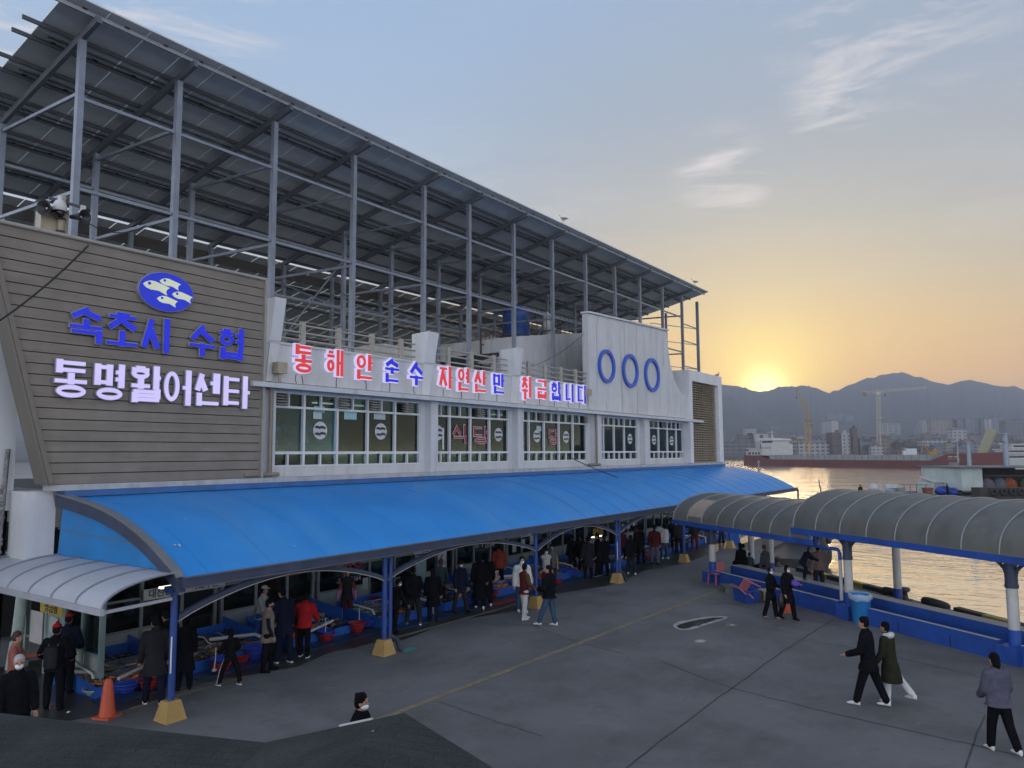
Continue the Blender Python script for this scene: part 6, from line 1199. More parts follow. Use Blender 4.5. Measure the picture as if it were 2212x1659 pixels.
# cones, chairs, crates along the shelters
cone_m = mat('cone_orange', (.50, .085, .035), .5, 0, .1, 4, dark=(.25, .05, .03), amt=.4)
def cone(loc, label):
    t = root('traffic_cone', label, 'cone', loc, .4, 'orange traffic cones'); m = MB(); m.loft([[(x*s*1.0, y*s, z) for x, y in ((-1, -1), (1, -1), (1, 1), (-1, 1))] for s, z in ((.19, 0), (.19, .04))], True, False); m.build('base', cone_m, t)
    m = MB(); m.lathe((0, 0, .04), [(.155, 0), (.15, .02), (.085, .60), (.075, .66), (.05, .68), (.045, .70), (0, .70)], 20); m.build('body', cone_m, t); return t
q = gz(231, 1549); cone(tuple(q), 'orange traffic cone by the near corner stall and the first footing'); q = gz(1702, 1322); cone(tuple(q), 'orange traffic cone against the bench wall behind the walking pair')
pink = mat('chair_pink', (.42, .13, .15), .5, 0, .1, 3)
def chair(loc, M_, label):
    t = root('plastic_chair', label, 'chair', loc, 0, 'pink plastic chairs'); t.rotation_euler = M_
    m = MB(); m.grid(lambda u, v: (-.21+.42*u, -.2+.4*v, .42+.02*math.cos(math.pi*(u-.5))), 6, 6); m.box((-.21, -.2, .40), (.21, .2, .415)); m.build('seat', pink, t)
    m = MB(); m.prism([(-.2, .19, .45), (.2, .19, .45), (.19, .27, .82), (-.19, .27, .82)], (0, .025, 0)); m.build('backrest', pink, t)
    for x in (-.19, .19):
        for y in (-.18, .18): m = MB(); m.bar((x, y, .41), (x*1.15, y*1.25, 0), .05, .04); m.build('leg', pink, t)
    return t
q = gz(1547, 1262); chair(tuple(q), (0, 0, R(-115)), 'faded pink plastic chair standing at the end of the bench wall'); q = gz(1628, 1285, .36); chair((q.x, q.y, .50), (R(-70), R(25), R(-20)), 'pink plastic chair tipped over on top of the blue crate')
q = gz(1612, 1299); t = root('blue_crate', 'blue plastic fish crate under the tipped pink chair', 'crate', tuple(q), R(50)); m = MB(); m.loft([[(x*s, y*s, z) for x, y in ((-.42, -.27), (.42, -.27), (.42, .27), (-.42, .27))] for s, z in ((.9, 0), (1, .40), (1.05, .40), (1.05, .43), (.96, .43), (.88, .05))], True, False); m.build('box', shelter_blue, t); m = MB(); m.bar((-.43, 0, .30), (-.43, .001, .36), .2, .03); m.build('handle', blue_p, t)
q = gz(1576, 1279); t = root('low_pallet', 'weathered low slatted table beside the pink chair', 'table', tuple(q), R(35)); m = MB()
for k in range(5): m.box((-.4, -.28+.115*k, .22), (.4, -.19+.115*k, .25))
m.build('top', mat('grey_wood', (.12, .125, .12), .8, 0, .2, 4), t)
for x in (-.34, .34): m = MB(); m.box((x-.04, -.26, 0), (x+.04, .26, .219)); m.build('leg', mat('grey_wood', ()), t)
q = gz(1653, 1300); t = root('stone_stool', 'pale trestle stool leaning by the bench wall behind the walking pair', 'stool', tuple(q), R(40)); m = MB(); m.box((-.25, -.15, .36), (.25, .15, .41)); m.build('top', beige_m, t)
for x in (-.2, .2): m = MB(); m.bar((x, 0, .36), (x*1.3, 0, 0), .06, .24, (0, 1, 0)); m.build('leg', beige_m, t)
# goods past the bench: folding table, cool box, white post box on the quay
q = sp(13.4, 1.9); t = root('camp_table', 'small folding table among the people seated behind the bench', 'table', tuple(q), R(50)); m = MB(); m.box((-.35, -.25, .42), (.35, .25, .45)); m.build('top', mat('camp_grey', (.3, .31, .31), .5), t)
for x in (-.3, .3): m = MB(); m.bar((x, -.2, 0), (x, .2, .42), .025); m.bar((x, .2, 0), (x, -.2, .42), .024); m.build('leg', steel_d, t)
q = gz(1585, 1176); t = root('cool_box', 'blue crate stack beyond the seated people under the farther shelter', 'crate', tuple(q), .3); m = MB(); m.box((-.5, -.35, 0), (.5, .35, .42)); m.box((-.46, -.32, .43), (.44, .33, .8)); m.build('box', stall_b, t); m = MB(); m.box((-.47, -.36, .44), (-.3, -.325, .75)); m.build('panel', pvc, t)
q = gz(1645, 1186); m = MB(); m.box((-.7, -.06, .0), (.7, .06, .22)); single(m, 'white_rail_block', col_w, 'low white block lying on the quay behind the farther shelter', 'block', (gz(1650, 1222).x, gz(1650, 1222).y, 0), R(10))
q = gz(1697, 1304); 

# ================================================================== KIOSK ROOF IN THE FOREGROUND
ks = root('kiosk', 'dark shingled hip roof of a small kiosk right below the viewpoint', 'kiosk', (3.5, 4, 0), world=True)
shg_m = mat('roof_shingle', (.034, .038, .037), .9, 0, .3, 1.4, .55, .2, dark=(.022, .027, .025), amt=.6, dscale=1.1, bscale=34)
T = NT(shg_m.node_tree); b = shg_m.node_tree.nodes['Principled BSDF']; pos = T.n('ShaderNodeTexCoord').outputs['Object']; src = b.inputs['Base Color'].links[0].from_socket
bk = T.n('ShaderNodeTexBrick'); mpn = T.n('ShaderNodeMapping'); T.l(pos, mpn.inputs[0]); mpn.inputs['Rotation'].default_value = (0, 0, R(55)); T.l(mpn.outputs[0], bk.inputs['Vector']); bk.inputs['Scale'].default_value = 1.0; bk.inputs['Brick Width'].default_value = .33; bk.inputs['Row Height'].default_value = .14; bk.inputs['Mortar Size'].default_value = .006
for i_, v_ in ((1, (.95, .95, .95, 1)), (2, (1.08, 1.08, 1.06, 1)), (3, (.72, .72, .72, 1))): bk.inputs[i_].default_value = v_
gr = T.ramp(T.noise(pos, 120, 2, .7), [(.35, (.55, .55, .55)), (.65, (1.7, 1.7, 1.65))])
T.l(T.mix(1.0, T.mix(1.0, src, bk.outputs['Color'], 'MULTIPLY'), gr, 'MULTIPLY'), b.inputs['Base Color'])
E0, E1, E2 = gz(-420, 1492, 2.6), gz(330, 1578, 2.62), gz(572, 1604, 2.56); A_ = gz(874, 1540, 2.95); Rb = gz(1066, 1659, 2.62); R2 = gz(1420, 1880, 2.62); R3 = gz(1700, 2600, 2.6); Rn = gz(560, 1800, 3.0); Vn = gz(330, 1850, 2.58); E3 = gz(-900, 1900, 2.75); Rn2 = gz(300, 2600, 3.05); Vn2 = gz(-100, 2600, 2.62)
m = MB(); P_ = [E0, E1, E2, A_, Rb, R2, R3, Rn, Vn, E3, Rn2, Vn2]
m.add([tuple(q) for q in P_], [(0, 9, 8, 2, 1), (2, 8, 7, 3), (3, 7, 5, 4), (7, 10, 6, 5), (8, 11, 10, 7), (9, 11, 8)]); m.build('roof', shg_m, ks)
m = MB(); ed = [E0, E1, E2, A_, Rb, R2, R3]
for a, c in zip(ed, ed[1:]): m.add([tuple(a), tuple(c), (c.x, c.y, c.z-.14), (a.x, a.y, a.z-.14)], [(0, 1, 2, 3)])
m.build('fascia', mat('kiosk_fascia', (.30, .30, .29), .6), ks)
m = MB(); a, c = E2*.45+A_*.55, E2*.22+A_*.78; m.bar(a+V(.02, .02, -.01), c+V(.02, .02, -.01), .03, .03); m.build('drip_edge', mat('strip_white', ()), ks)
m = MB(); inn = [q*.90+V(2.2, 2.5, 0)*.10 for q in ed]
for a, c in zip(inn, inn[1:]): m.add([(a.x, a.y, a.z-.14), (c.x, c.y, c.z-.14), (c.x, c.y, 0), (a.x, a.y, 0)], [(0, 1, 2, 3)])
m.build('wall', slow, ks)
m = MB(); r = random.Random(4)
def onroof(px, py, tri):
    a, b_, c = tri; n = (b_-a).cross(c-a); d = ray(px, py); t_ = (a-O).dot(n)/d.dot(n); return O+d*t_, n.normalized()
for px, py, s, tri in ((842, 1583, .05, (A_, Rn, Rb)), (828, 1597, .04, (A_, Rn, Rb)), (836, 1612, .055, (A_, Rn, Rb)), (896, 1584, .025, (A_, Rn, Rb)), (806, 1580, .018, (E2, A_, Rn)), (147, 1539, .03, (E0, E1, Vn)), (838, 1590, .02, (A_, Rn, Rb)), (925, 1583, .015, (A_, Rn, Rb))):
    q, n = onroof(px, py, tri); n = n if n.z > 0 else -n; q = q+n*.004; u = n.orthogonal().normalized(); v = n.cross(u); m.add([tuple(q+(u*math.cos(k)*s+v*math.sin(k)*s*.6)*r.uniform(.6, 1.3)) for k in [2*math.pi*j/9 for j in range(9)]], [tuple(range(9))])
m.build('droppings', mat('droppings', (.45, .45, .43), .8), ks)
q, n = onroof(112, 1527, (E0, E1, Vn)); m = MB(); m.box((-.02, -.015, -.02), (.02, .015, .02)); m.tube([(-.015, 0, .015), (-.02, 0, .035), (0, 0, .045), (.02, 0, .03)], .006, 6); single(m, 'roof_hook', mat('rust_dark', (.05, .03, .025), .8), 'small rusty hook on the edge of the foreground roof', 'hook', tuple(q))

# ================================================================== CAMERA POLE, LOUDSPEAKERS, CABLES, GULLS
cpx = on(1, SY+.3, 135, 510); zb = ZT-.3
cc = root('camera_pole', 'tan pole with white dome camera, black loudspeakers and beige box above the board wall', 'camera pole', (cpx.x, SY+.42, zb)); zs = (on(1, SY+.3, 135, 408)-on(1, SY+.3, 135, 510)).z
m = MB(); m.tube([(0, 0, 0), (.02, 0, zs+.28)], .075, 12); m.build('pole', beige_m, cc)
m = MB(); m.box((-.42, .06, .36), (.20, .36, .98)); m.build('control_box', beige_m, cc)
for z in (.52, .84): m = MB(); m.lathe((0, 0, z), [(.085, -.02), (.1, -.02), (.1, .03), (.085, .03)], 14); m.build('clamp', mat('rust_clamp', (.10, .06, .045), .7), cc)
m = MB(); m.lathe((-.12, -.18, zs-.18), [(.155, -.01), (.165, 0), (.15, .14), (.10, .24), (.05, .27), (.045, .36), (0, .37)], 20); dm = m.build('dome_hood', pvc, cc); m = MB(); m.ell((-.12, -.18, zs-.22), (.115, .115, .13), 16, 10); m.build('dome', mat('dome_black', (.01, .01, .012), .1), dm)
m = MB(); m.bar((-.3, 0, zs+.13), (.55, 0, zs+.10), .05, .06); m.bar((-.12, -.18, zs+.18), (-.1, 0, zs+.12), .04); m.build('crossarm', steel_d, cc)
m = MB(); m.box((.42, -.06, zs-.12), (.54, .0, zs+.14)); m.build('antenna', pvc, cc)
for (hx, hy, hz_, dx, dy) in ((.30, -.25, .92, .35, -.9), (-.34, -.12, zs-.18, -.8, -.45)):
    d = V(dx, dy, -.1).normalized(); m = MB(); c = V(hx, hy, hz_); rings = []
    u = d.orthogonal().normalized(); v = d.cross(u)
    for t_, r_o in ((-.25, .05), (-.15, .06), (0, .09), (.12, .15), (.17, .19), (.165, .17), (.03, .06), (.0, .0)): rings.append([c+d*t_+(u*math.cos(2*math.pi*k/18)+v*math.sin(2*math.pi*k/18))*max(r_o, .003) for k in range(18)])
    m.loft(rings, False); ho = m.build('loudspeaker', black, cc); m = MB(); m.ell(c+d*.05, (.03, .03, .03), 8, 6); m.build('driver', pvc, ho)
def cable(pts, r, label):
    q = []
    for (a, c, sag) in pts:
        a, c = Vector(a), Vector(c)
        for k in range(13): t_ = k/12; q.append(a+(c-a)*t_-V(0, 0, 4*sag*t_*(1-t_)))
    b0 = q[0]; m = MB(); m.tube([p_-b0 for p_ in q], r, 6); return single(m, 'cable', cable_m, label, 'cable', tuple(b0), 0, 'black cables')
cable([(on(1, SY-.1, 191, 530), on(1, SY-1.4, -30, 712), .12)], .022, 'thick black cable crossing the corner of the board wall')
cable([(V(cpx.x+.3, SY+.2, zb+.95), on(1, SY+.4, 315, 487), .3)], .012, 'thin cable from the loudspeaker down to the board wall top')
cable([(on(1, FY-.06, 1230, 988), on(1, 17.2, 1330, 1030), .02), (on(1, 17.2, 1330, 1030), on(1, 14.1, 1450, 1092), .05)], .02, 'black cable lying across the blue canopy sheet')
cable([(on(1, PY-.05, 1262, 720), on(1, FY+.1, 1135, 795), .25)], .012, 'thin cable from the prow wall to the parapet')
gm_w = mat('gull_white', (.42, .42, .42), .7); gm_g = mat('gull_grey', (.12, .125, .135), .7)
def gull(loc, rz, label):
    t = root('seagull', label, 'gull', loc, rz, 'gulls perched on the roofs')
    m = MB(); rings = []
    for x, z, ry, rz_ in ((-.24, .22, .015, .015), (-.15, .22, .05, .045), (-.03, .23, .085, .085), (.07, .26, .08, .085), (.13, .33, .045, .05), (.15, .40, .04, .042), (.17, .445, .045, .045), (.205, .45, .03, .03), (.225, .445, .008, .008)): rings.append([(x+.0*math.cos(a), ry*math.cos(a), z+rz_*math.sin(a)) for a in [2*math.pi*k/10 for k in range(10)]])
    m.loft(rings); m.build('body', gm_w, t)
    for s in (-1, 1):
        m = MB(); m.prism([(.08, s*.083, .29), (-.05, s*.09, .30), (-.30, s*.03, .24), (-.1, s*.085, .2), (.06, s*.082, .22)], (0, s*.012, 0)); m.build('wing', gm_g, t)
        m = MB(); m.tube([(.0, s*.03, .16), (.0, s*.03, 0), (.05, s*.03, 0)], .008, 5); m.build('leg', yel_v, t)
    m = MB(); m.tube([(.215, 0, .445), (.27, 0, .435)], [.012, .004], 6); m.build('beak', yel_v, t)
def roofpt(px): q = on(1, YE+.05, px, 600); return V(q.x, YE+.06, roof_z(YE)+.05)
gull(tuple(roofpt(1218)), R(100), 'gull perched midway along the solar canopy edge'); gull(tuple(roofpt(1500)), R(120), 'small gull perched near the far tip of the solar canopy'); q = on(1, FY, 1553, 818); gull((q.x, FY+.1, LZ1), R(-20), 'dark gull perched on top of the louvre tower')
# boxes and pipes on the facade
for px, py, lb in ((605, 795, 'beige lamp box on a bracket at the left end of the lettered parapet'), (1270, 848, 'grey-beige box at the right end of the lettered parapet'), (1488, 885, 'beige box on the wall beside the louvre tower'), (1265, 790, 'beige box on the penthouse pipe')):
    y = FY-.3 if px != 1265 else 21.8; q = on(1, y, px, py); t = root('lamp_box', lb, 'box', tuple(q), 0, 'beige boxes fixed to the facade'); m = MB(); m.box((-.17, -.14, -.17), (.17, .14, .17)); m.build('box', beige_m, t); m = MB(); m.tube([(0, 0, -.17), (0, 0, -.5), (-.15, .05, -.52)], .05, 8); m.build('bracket', beige_m, t)
for px, y0, y1, lb in ((587, 838, 1022, 'brown rain pipe at the left edge of the first window bay'), (1288, 895, 1000, 'brown rain pipe beside the fourth window bay')):
    a = on(1, FY-.33, px, y0); zb_ = 4.5; m = MB(); m.tube([(0, 0, a.z-zb_), (0, 0, .12), (-.15, -.02, .05)], .06, 10); m.tube([(.3, -.02, .05), (-.9, -.02, .05)], .062, 10); single(m, 'rain_pipe', mat('pipe_brown', (.21, .17, .13), .6, 0, .2, 3), lb, 'pipe', (a.x, FY-.33, zb_), 0, 'rain pipes on the facade')
cable([(V(XR+.15, FY-.16, 7.0), V(XR+.25, FY-.16, 4.6), -.0)], .03, 'black cable running down beside the louvre tower')
m = MB()
for k in range(16): z = 2.9+k*.1; m.ell((0+rnd.uniform(-.04, .04), 0, z-2.9), (.08, .06, .07), 8, 5)
m.tube([(0, 0, -.2), (.05, 0, 1.0), (.1, 0, 2.4)], .05, 6); single(m, 'cable_bundle', mat('bundle_grey', (.18, .18, .18), .7, 0, .6, 12), 'ragged bundle of wrapped cables on the near end wall', 'cable bundle', (7.78, FY+.85, 2.9))

# ================================================================== PEOPLE
skin = mat('skin', (.36, .20, .14), .55, 0, .06, 6); mask_w = mat('mask_white', (.72, .73, .75), .7); mask_k = mat('mask_black', (.02, .02, .022), .7)
hair_k = mat('hair_black', (.006, .0055, .0055), .85, 0, .4, 30, .4, .08); hair_g = mat('hair_grey', (.32, .32, .33), .6, 0, .3, 30, .4); hair_b = mat('hair_brown', (.035, .02, .014), .55, 0, .4, 30, .4)
pinkg = mat('rubber_glove_pink', (.62, .14, .30), .4)
CLOTH = {'black': (.008, .008, .010), 'navy': (.011, .014, .028), 'charcoal': (.022, .023, .026), 'red': (.30, .016, .018), 'beige': (.20, .165, .135), 'white': (.50, .50, .49), 'cream': (.38, .37, .33), 'jeans': (.045, .075, .13), 'coral': (.26, .10, .075), 'maroon': (.085, .018, .02), 'grey': (.10, .105, .11), 'teal': (.055, .085, .085), 'olive': (.026, .026, .017), 'lilac': (.085, .083, .115), 'brown': (.10, .055, .03), 'greyblue': (.055, .06, .075), 'dusty': (.17, .12, .115), 'mustard': (.30, .19, .03), 'blue': (.03, .07, .22), 'rust': (.24, .05, .028)}
def cloth(c): return mat('cloth_'+c, CLOTH[c], .95, 0, .22, 7, .5, .02, bscale=16)
def cap(m, p, q, r0, r1, n=10):
    p, q = Vector(p), Vector(q); d = (q-p).normalized() if (q-p).length > 1e-5 else V(0, 0, 1)
    m.tube([p-d*r0*.95, p-d*r0*.6, p, q, q+d*r1*.6, q+d*r1*.95], [r0*.3, r0*.8, r0, r1, r1*.8, r1*.3], n)
def remesh(mb, vox, name, mats, sm=3):
    me = mb.mesh('tmp', []); o = bpy.data.objects.new('tmp', me); COL.objects.link(o)
    md = o.modifiers.new('r', 'REMESH'); md.mode = 'VOXEL'; md.voxel_size = vox; md.use_smooth_shade = True
    s = o.modifiers.new('s', 'SMOOTH'); s.iterations = sm; s.factor = .5
    out = bpy.data.meshes.new_from_object(o.evaluated_get(bpy.context.evaluated_depsgraph_get())); out.name = name
    bpy.data.objects.remove(o); bpy.data.meshes.remove(me); out.materials.clear()
    for m in (mats if isinstance(mats, list) else [mats]): out.materials.append(m)
    return out
def link(name, me, par):
    o = bpy.data.objects.new(name, me); COL.objects.link(o); o.parent = par; return o
PEOPLE = 'people at the fish market'
def person(loc, head, h, label, top='black', kind='jacket', pants='black', shoe='black', hair='k', style='short', mask=None, hat=None, lean=0, legs=((6, 0), (-6, 0)), spread=.03, arms=((4, 12, 12), (4, 12, 12)), sit=None, gloves=None, look=(0, 0), hem=None, sleeve=None, female=False, sole=None, vox=.016, cross=0, pack=None, boots=False, stripe=False, under=None, hood=None, held=None):
    t = root('person', label, 'person', tuple(loc), R(head-90), PEOPLE)
    S = lambda *a: V(*a)*h
    tl_, sh_l, ua, fa, th_l, sk_l = .30, (.092 if female else .104), .165, .145, .245, .235
    l = R(lean); upv = V(0, math.sin(l), math.cos(l)); fwv = V(0, math.cos(l), -math.sin(l))
    hip = []
    for k, s in enumerate((-1, 1)):
        a, kn = R(legs[k][0]), R(legs[k][1]); hp = V(s*.047, 0, 0); d1 = V(s*spread*2.2, math.sin(a), -math.cos(a)).normalized(); kp = hp+d1*th_l; d2 = V(s*spread*.8, math.sin(a-kn), -math.cos(a-kn)).normalized(); ap = kp+d2*sk_l; hip.append((hp, kp, ap))
    low = min(q[2].z for q in hip)-.042
    pz_ = (sit/h+.055) if sit is not None else -low
    Pv = V(0, 0, pz_); legj = [[(q+Pv)*h for q in j] for j in hip]
    def tor(x, y, z): return (Pv + V(x, 0, 0) + fwv*y + upv*z)*h
    arm = []
    for k, s in enumerate((-1, 1)):
        p_, ab, el = (R(q) for q in arms[k][:3]); inw = arms[k][3] if len(arms[k]) > 3 else .0
        sh = tor(s*sh_l, 0, tl_-.015)/h
        def dr(pp, a): v = V(s*math.sin(a), math.sin(pp)*math.cos(a), -math.cos(pp)*math.cos(a)); return v
        e = sh+dr(p_, ab)*ua; wv = dr(p_+el, ab*.4); wv.x -= s*inw; w_ = e+wv.normalized()*fa; arm.append((sh*h, e*h, w_*h, wv.normalized()))
    nk = tor(0, .0, tl_+.02); hd0 = tor(0, .012, tl_+.045)/h
    yaw, pit = R(look[0]), R(look[1]); HM = Matrix.Rotation(-yaw, 3, 'Z') @ Matrix.Rotation(-(pit+l*.4), 3, 'X')
    hc = hd0 + HM @ V(0, .006, .078)
    def hp_(x, y, z): return (hc + HM @ V(x, y, z))*h
    def hell(m, c, r, n=12, k=8):
        mm = MB(); mm.ell((0, 0, 0), r, n, k); mm.v = [tuple((hc + HM @ (V(*c)+V(*p)))*h) for p in mm.v]; m.add(mm.v, mm.f, True)
    # body: one continuous surface, hands with fingers
    m = MB(); hell(m, (0, 0, .012), (.042, .052, .058)); hell(m, (0, .012, -.022), (.034, .040, .046)); hell(m, (0, .053, -.008), (.008, .011, .012), 8, 6); hell(m, (-.042, -.002, -.004), (.007, .012, .018), 8, 6); hell(m, (.042, -.002, -.004), (.007, .012, .018), 8, 6); hell(m, (0, .044, -.036), (.014, .008, .006), 8, 6)
    cap(m, tor(0, -.005, tl_-.02), hp_(0, -.008, -.03), .033*h, .030*h)
    cap(m, tor(0, 0, .02), tor(0, 0, tl_-.05), .07*h, .072*h); cap(m, tor(-sh_l*.8, 0, tl_-.025), tor(sh_l*.8, 0, tl_-.025), .038*h, .038*h)
    for j in legj: cap(m, j[0], j[1], .048*h, .034*h); cap(m, j[1], j[2], .033*h, .021*h); cap(m, j[2]+S(0, .0, -.02), j[2]+S(0, .075, -.03), .018*h, .012*h)
    for a in arm: cap(m, a[0], a[1], .026*h, .021*h); cap(m, a[1], a[2], .021*h, .014*h); cap(m, a[2], a[2]+a[3]*.045*h, .017*h, .019*h)
    me = remesh(m, vox*.85, 'body', skin)
    fm = MB()
    for k, a in enumerate(arm):
        d = a[3]; sd_ = d.cross(V(0, 1, 0) if abs(d.y) < .8 else V(0, 0, 1)).normalized(); nrm = d.cross(sd_); b0 = a[2]+d*.052*h
        for f, ln in enumerate((.036, .041, .038, .030)):
            o_ = b0+sd_*((f-1.5)*.0105*h); cv = nrm*(.010*h*(1 if k else -1)); fm.tube([o_-d*.01*h, o_+d*ln*.5*h, o_+d*ln*h*.9+cv], [.0058*h, .0052*h, .004*h], 6)
        o_ = a[2]+d*.022*h+sd_*.014*h; fm.tube([o_, o_+sd_*.016*h+d*.012*h, o_+sd_*.020*h+d*.03*h], [.007*h, .006*h, .0045*h], 6)
    n0 = len(me.vertices); bo_ = bpy.data.objects.new('body', me); COL.objects.link(bo_); bo_.parent = t
    vs = [tuple(v.co) for v in me.vertices]+fm.v; fs = [tuple(p.vertices) for p in me.polygons]+[tuple(n0+i for i in f) for f in fm.f]
    m2 = bpy.data.meshes.new('body'); m2.from_pydata(vs, [], fs); m2.materials.append(skin); m2.polygons.foreach_set('use_smooth', [True]*len(fs)); bo_.data = m2; bpy.data.meshes.remove(me)
    # eyes
    if style != 'back':
        for s in (-1, 1): m = MB(); hell(m, (s*.018, .046, .010), (.008, .004, .0045), 8, 5); link('eye', m.mesh('eye', hair_k), bo_)
    # trousers
    m = MB(); pf = .011
    if kind != 'coat': m.loft([[tuple(tor(math.cos(2*math.pi*k/14)*(.072+pf), math.sin(2*math.pi*k/14)*(.056+pf), z)) for k in range(14)] for z in (-.05, -.02, .03, .07)])
    for j in legj:
        cap(m, j[0]+(j[1]-j[0])*(.55 if kind == 'coat' and sit is None else 0), j[1], (.054+pf)*h if kind != 'coat' else .050*h, (.038+pf)*h); cap(m, j[1], j[1]+(j[2]-j[1])*(.62 if boots else .93), (.038+pf)*h, (.031+pf)*h)
    link('trousers', remesh(m, vox, 'trousers', cloth(pants)), t)
    if stripe:
        for s, j in zip((-1, 1), legj):
            for q_ in (0, .014): m = MB(); m.tube([j[0]+S(s*.060, q_, 0), j[1]+S(s*.047, q_, 0), j[2]+S(s*.040, q_, 0)], .0035*h, 5); link('side_stripe', m.mesh('side_stripe', mask_w), t)
    # shoes
    for j in legj:
        m = MB(); a = j[2]; 
        rings = []
        for y, w_, z0, z1 in ((-.040, .014, .0, .045), (-.034, .021, -.002, .060), (-.01, .024, -.002, .062), (.03, .026, -.002, .045), (.07, .028, -.002, .032), (.098, .020, .0, .022), (.108, .010, .003, .014)):
            rings.append([(a.x+w_*h*math.cos(b_), a.y+y*h, a.z-.042*h+((z0+z1)/2+(z1-z0)/2*math.sin(b_))*h) for b_ in [2*math.pi*k/10 for k in range(10)]])
        m.loft(rings); so = link('boot' if boots else 'shoe', m.mesh('shoe', cloth(shoe) if shoe != 'whitesh' else mat('shoe_white', (.62, .62, .62), .5)), t)
        if boots: m = MB(); m.tube([a+S(0, 0, .0), a+(j[1]-a)*.55], [.032*h, .045*h], 12); link('boot_shaft', m.mesh('boot_shaft', cloth(shoe)), so)
        if sole: m = MB(); m.loft([[(q_[0], q_[1], a.z-.042*h+zz) for q_ in [(a.x+w_*h*sg, a.y+y*h) for y, w_, sg in ((-.044, .016, 1), (.03, .030, 1), (.08, .030, 1), (.112, .008, 1), (.112, .008, -1), (.08, .030, -1), (.03, .030, -1), (-.044, .016, -1))]] for zz in (.0, .016*h)], True, False); link('sole', m.mesh('sole', mask_w), so)
    # upper garment
    m = MB(); pf = {'jacket': .018, 'coat': .021, 'puffer': .031, 'vest': .022, 'sweater': .011, 'hoodie': .015, 'poncho': .026}[kind]
    hm = hem if hem is not None else {'coat': -.24, 'puffer': -.045, 'poncho': -.02}.get(kind, -.055)
    rg_ = [(-.01, .086, .068), (.06, .084, .064), (.14, .083, .062), (.22, .094, .066), (.27, .090, .060), (.30, .066, .05), (.325, .044, .042)]
    rings = []
    if hm < -.02:
        nst = max(2, int(-hm/.05))
        for k in range(nst, 0, -1):
            z = hm*k/nst; dn = V(0, 0, 1)*z; fl_ = .086+.02*(k/nst)+(.02 if kind in ('coat', 'poncho') else 0)*k/nst
            lean_c = sum((j[1].y-j[0].y) for j in legj)/2/h*min(1, -z/.24)*.8
            rings.append([tuple((Pv+dn+V(math.cos(a)*(fl_+pf), math.sin(a)*(.078+pf+(.035 if kind == 'coat' else .02)*k/nst)+lean_c*.6, 0))*h) for a in [2*math.pi*q_/16 for q_ in range(16)]])
    for z, rx_, ry_ in rg_:
        if kind == 'poncho': rx_ *= 1.0+.35*(1-z/.3)
        rings.append([tuple(tor(math.cos(a)*(rx_*(sh_l/.104)**.6+pf), math.sin(a)*(ry_+pf), z)) for a in [2*math.pi*q_/16 for q_ in range(16)]])
    m.loft(rings)
    cap(m, tor(-sh_l*.92, 0, tl_-.022), tor(sh_l*.92, 0, tl_-.022), (.036+pf)*h, (.036+pf)*h)
    cap(m, tor(0, -.004, tl_-.0), tor(0, -.0, tl_+.028), (.048+pf*.6)*h, (.044+pf*.6)*h)
    if kind == 'puffer' or hood == 'down': cap(m, tor(-.03, -.045, tl_+.02), tor(.03, -.045, tl_+.02), .034*h, .034*h)
    if hood == 'white': mh = MB(); cap(mh, tor(-.035, -.045, tl_+.028), tor(.035, -.045, tl_+.028), .042*h, .042*h); cap(mh, tor(-.04, -.0, tl_+.02), tor(.04, -.0, tl_+.02), .045*h, .045*h); link('hood', remesh(mh, vox, 'hood', cloth('white')), t)
    sl = MB() if sleeve or kind == 'vest' else m
    for a in arm:
        r1, r2, r3 = (.033+pf)*h, (.028+pf*.9)*h, (.023+pf*.8)*h
        if kind == 'vest': r1, r2, r3 = .034*h, .028*h, .023*h
        cap(sl, a[0], a[1], r1, r2); cap(sl, a[1], a[1]+(a[2]-a[1])*.97, r2, r3)
    link({'poncho': 'jacket'}.get(kind, kind if kind != 'puffer' else 'padded_jacket'), remesh(m, vox, 'top', cloth(top)), t)
    if sl is not m: link('sleeves', remesh(sl, vox, 'sleeves', cloth(sleeve or under or 'black')), t)
    if gloves:
        for a in arm: m = MB(); cap(m, a[1]+(a[2]-a[1])*.45, a[2]+a[3]*.02*h, .027*h, .023*h); cap(m, a[2]+a[3]*.02*h, a[2]+a[3]*.06*h, .022*h, .024*h); m.tube([a[2]+a[3]*.05*h, a[2]+a[3]*.095*h], [.02*h, .011*h], 8); link('rubber_glove', m.mesh('rubber_glove', gloves), t)
    # hair, headwear, mask
    hm_ = {'k': hair_k, 'g': hair_g, 'b': hair_b}[hair]; m = MB()
    if hat == 'hood':
        hell(m, (0, -.012, .010), (.057, .060, .068)); hell(m, (0, -.02, -.05), (.052, .045, .045)); link('hood', remesh(m, vox, 'hood', cloth(hood or top)), t)
    elif hat == 'hijab':
        hell(m, (0, -.010, .014), (.050, .056, .062)); hell(m, (0, -.004, -.055), (.046, .046, .045)); link('head_scarf', remesh(m, vox, 'scarf', cloth('black')), t)
    else:
        hell(m, (0, -.010, .028), (.050, .056, .056)); hell(m, (0, -.024, .0), (.048, .042, .052))
        if style in ('long', 'back_long'): hell(m, (0, -.036, -.04), (.046, .030, .07)); cap(m, hp_(0, -.04, -.04), hp_(0, -.05, -.13), .036*h, .022*h)
        if style == 'bob': hell(m, (-.034, -.008, -.02), (.018, .034, .045)); hell(m, (.034, -.008, -.02), (.018, .034, .045)); hell(m, (0, -.03, -.02), (.042, .03, .05))
        if style == 'tied': cap(m, hp_(0, -.06, .01), hp_(0, -.085, -.04), .02*h, .012*h)
        if style == 'messy':
            for k in range(9): a = k*.7; hell(m, (.03*math.cos(a), -.012+.034*math.sin(a), .058+.008*math.sin(3*a)), (.017, .017, .016), 8, 5)
        link('hair', remesh(m, vox*.8, 'hair', hm_), t)
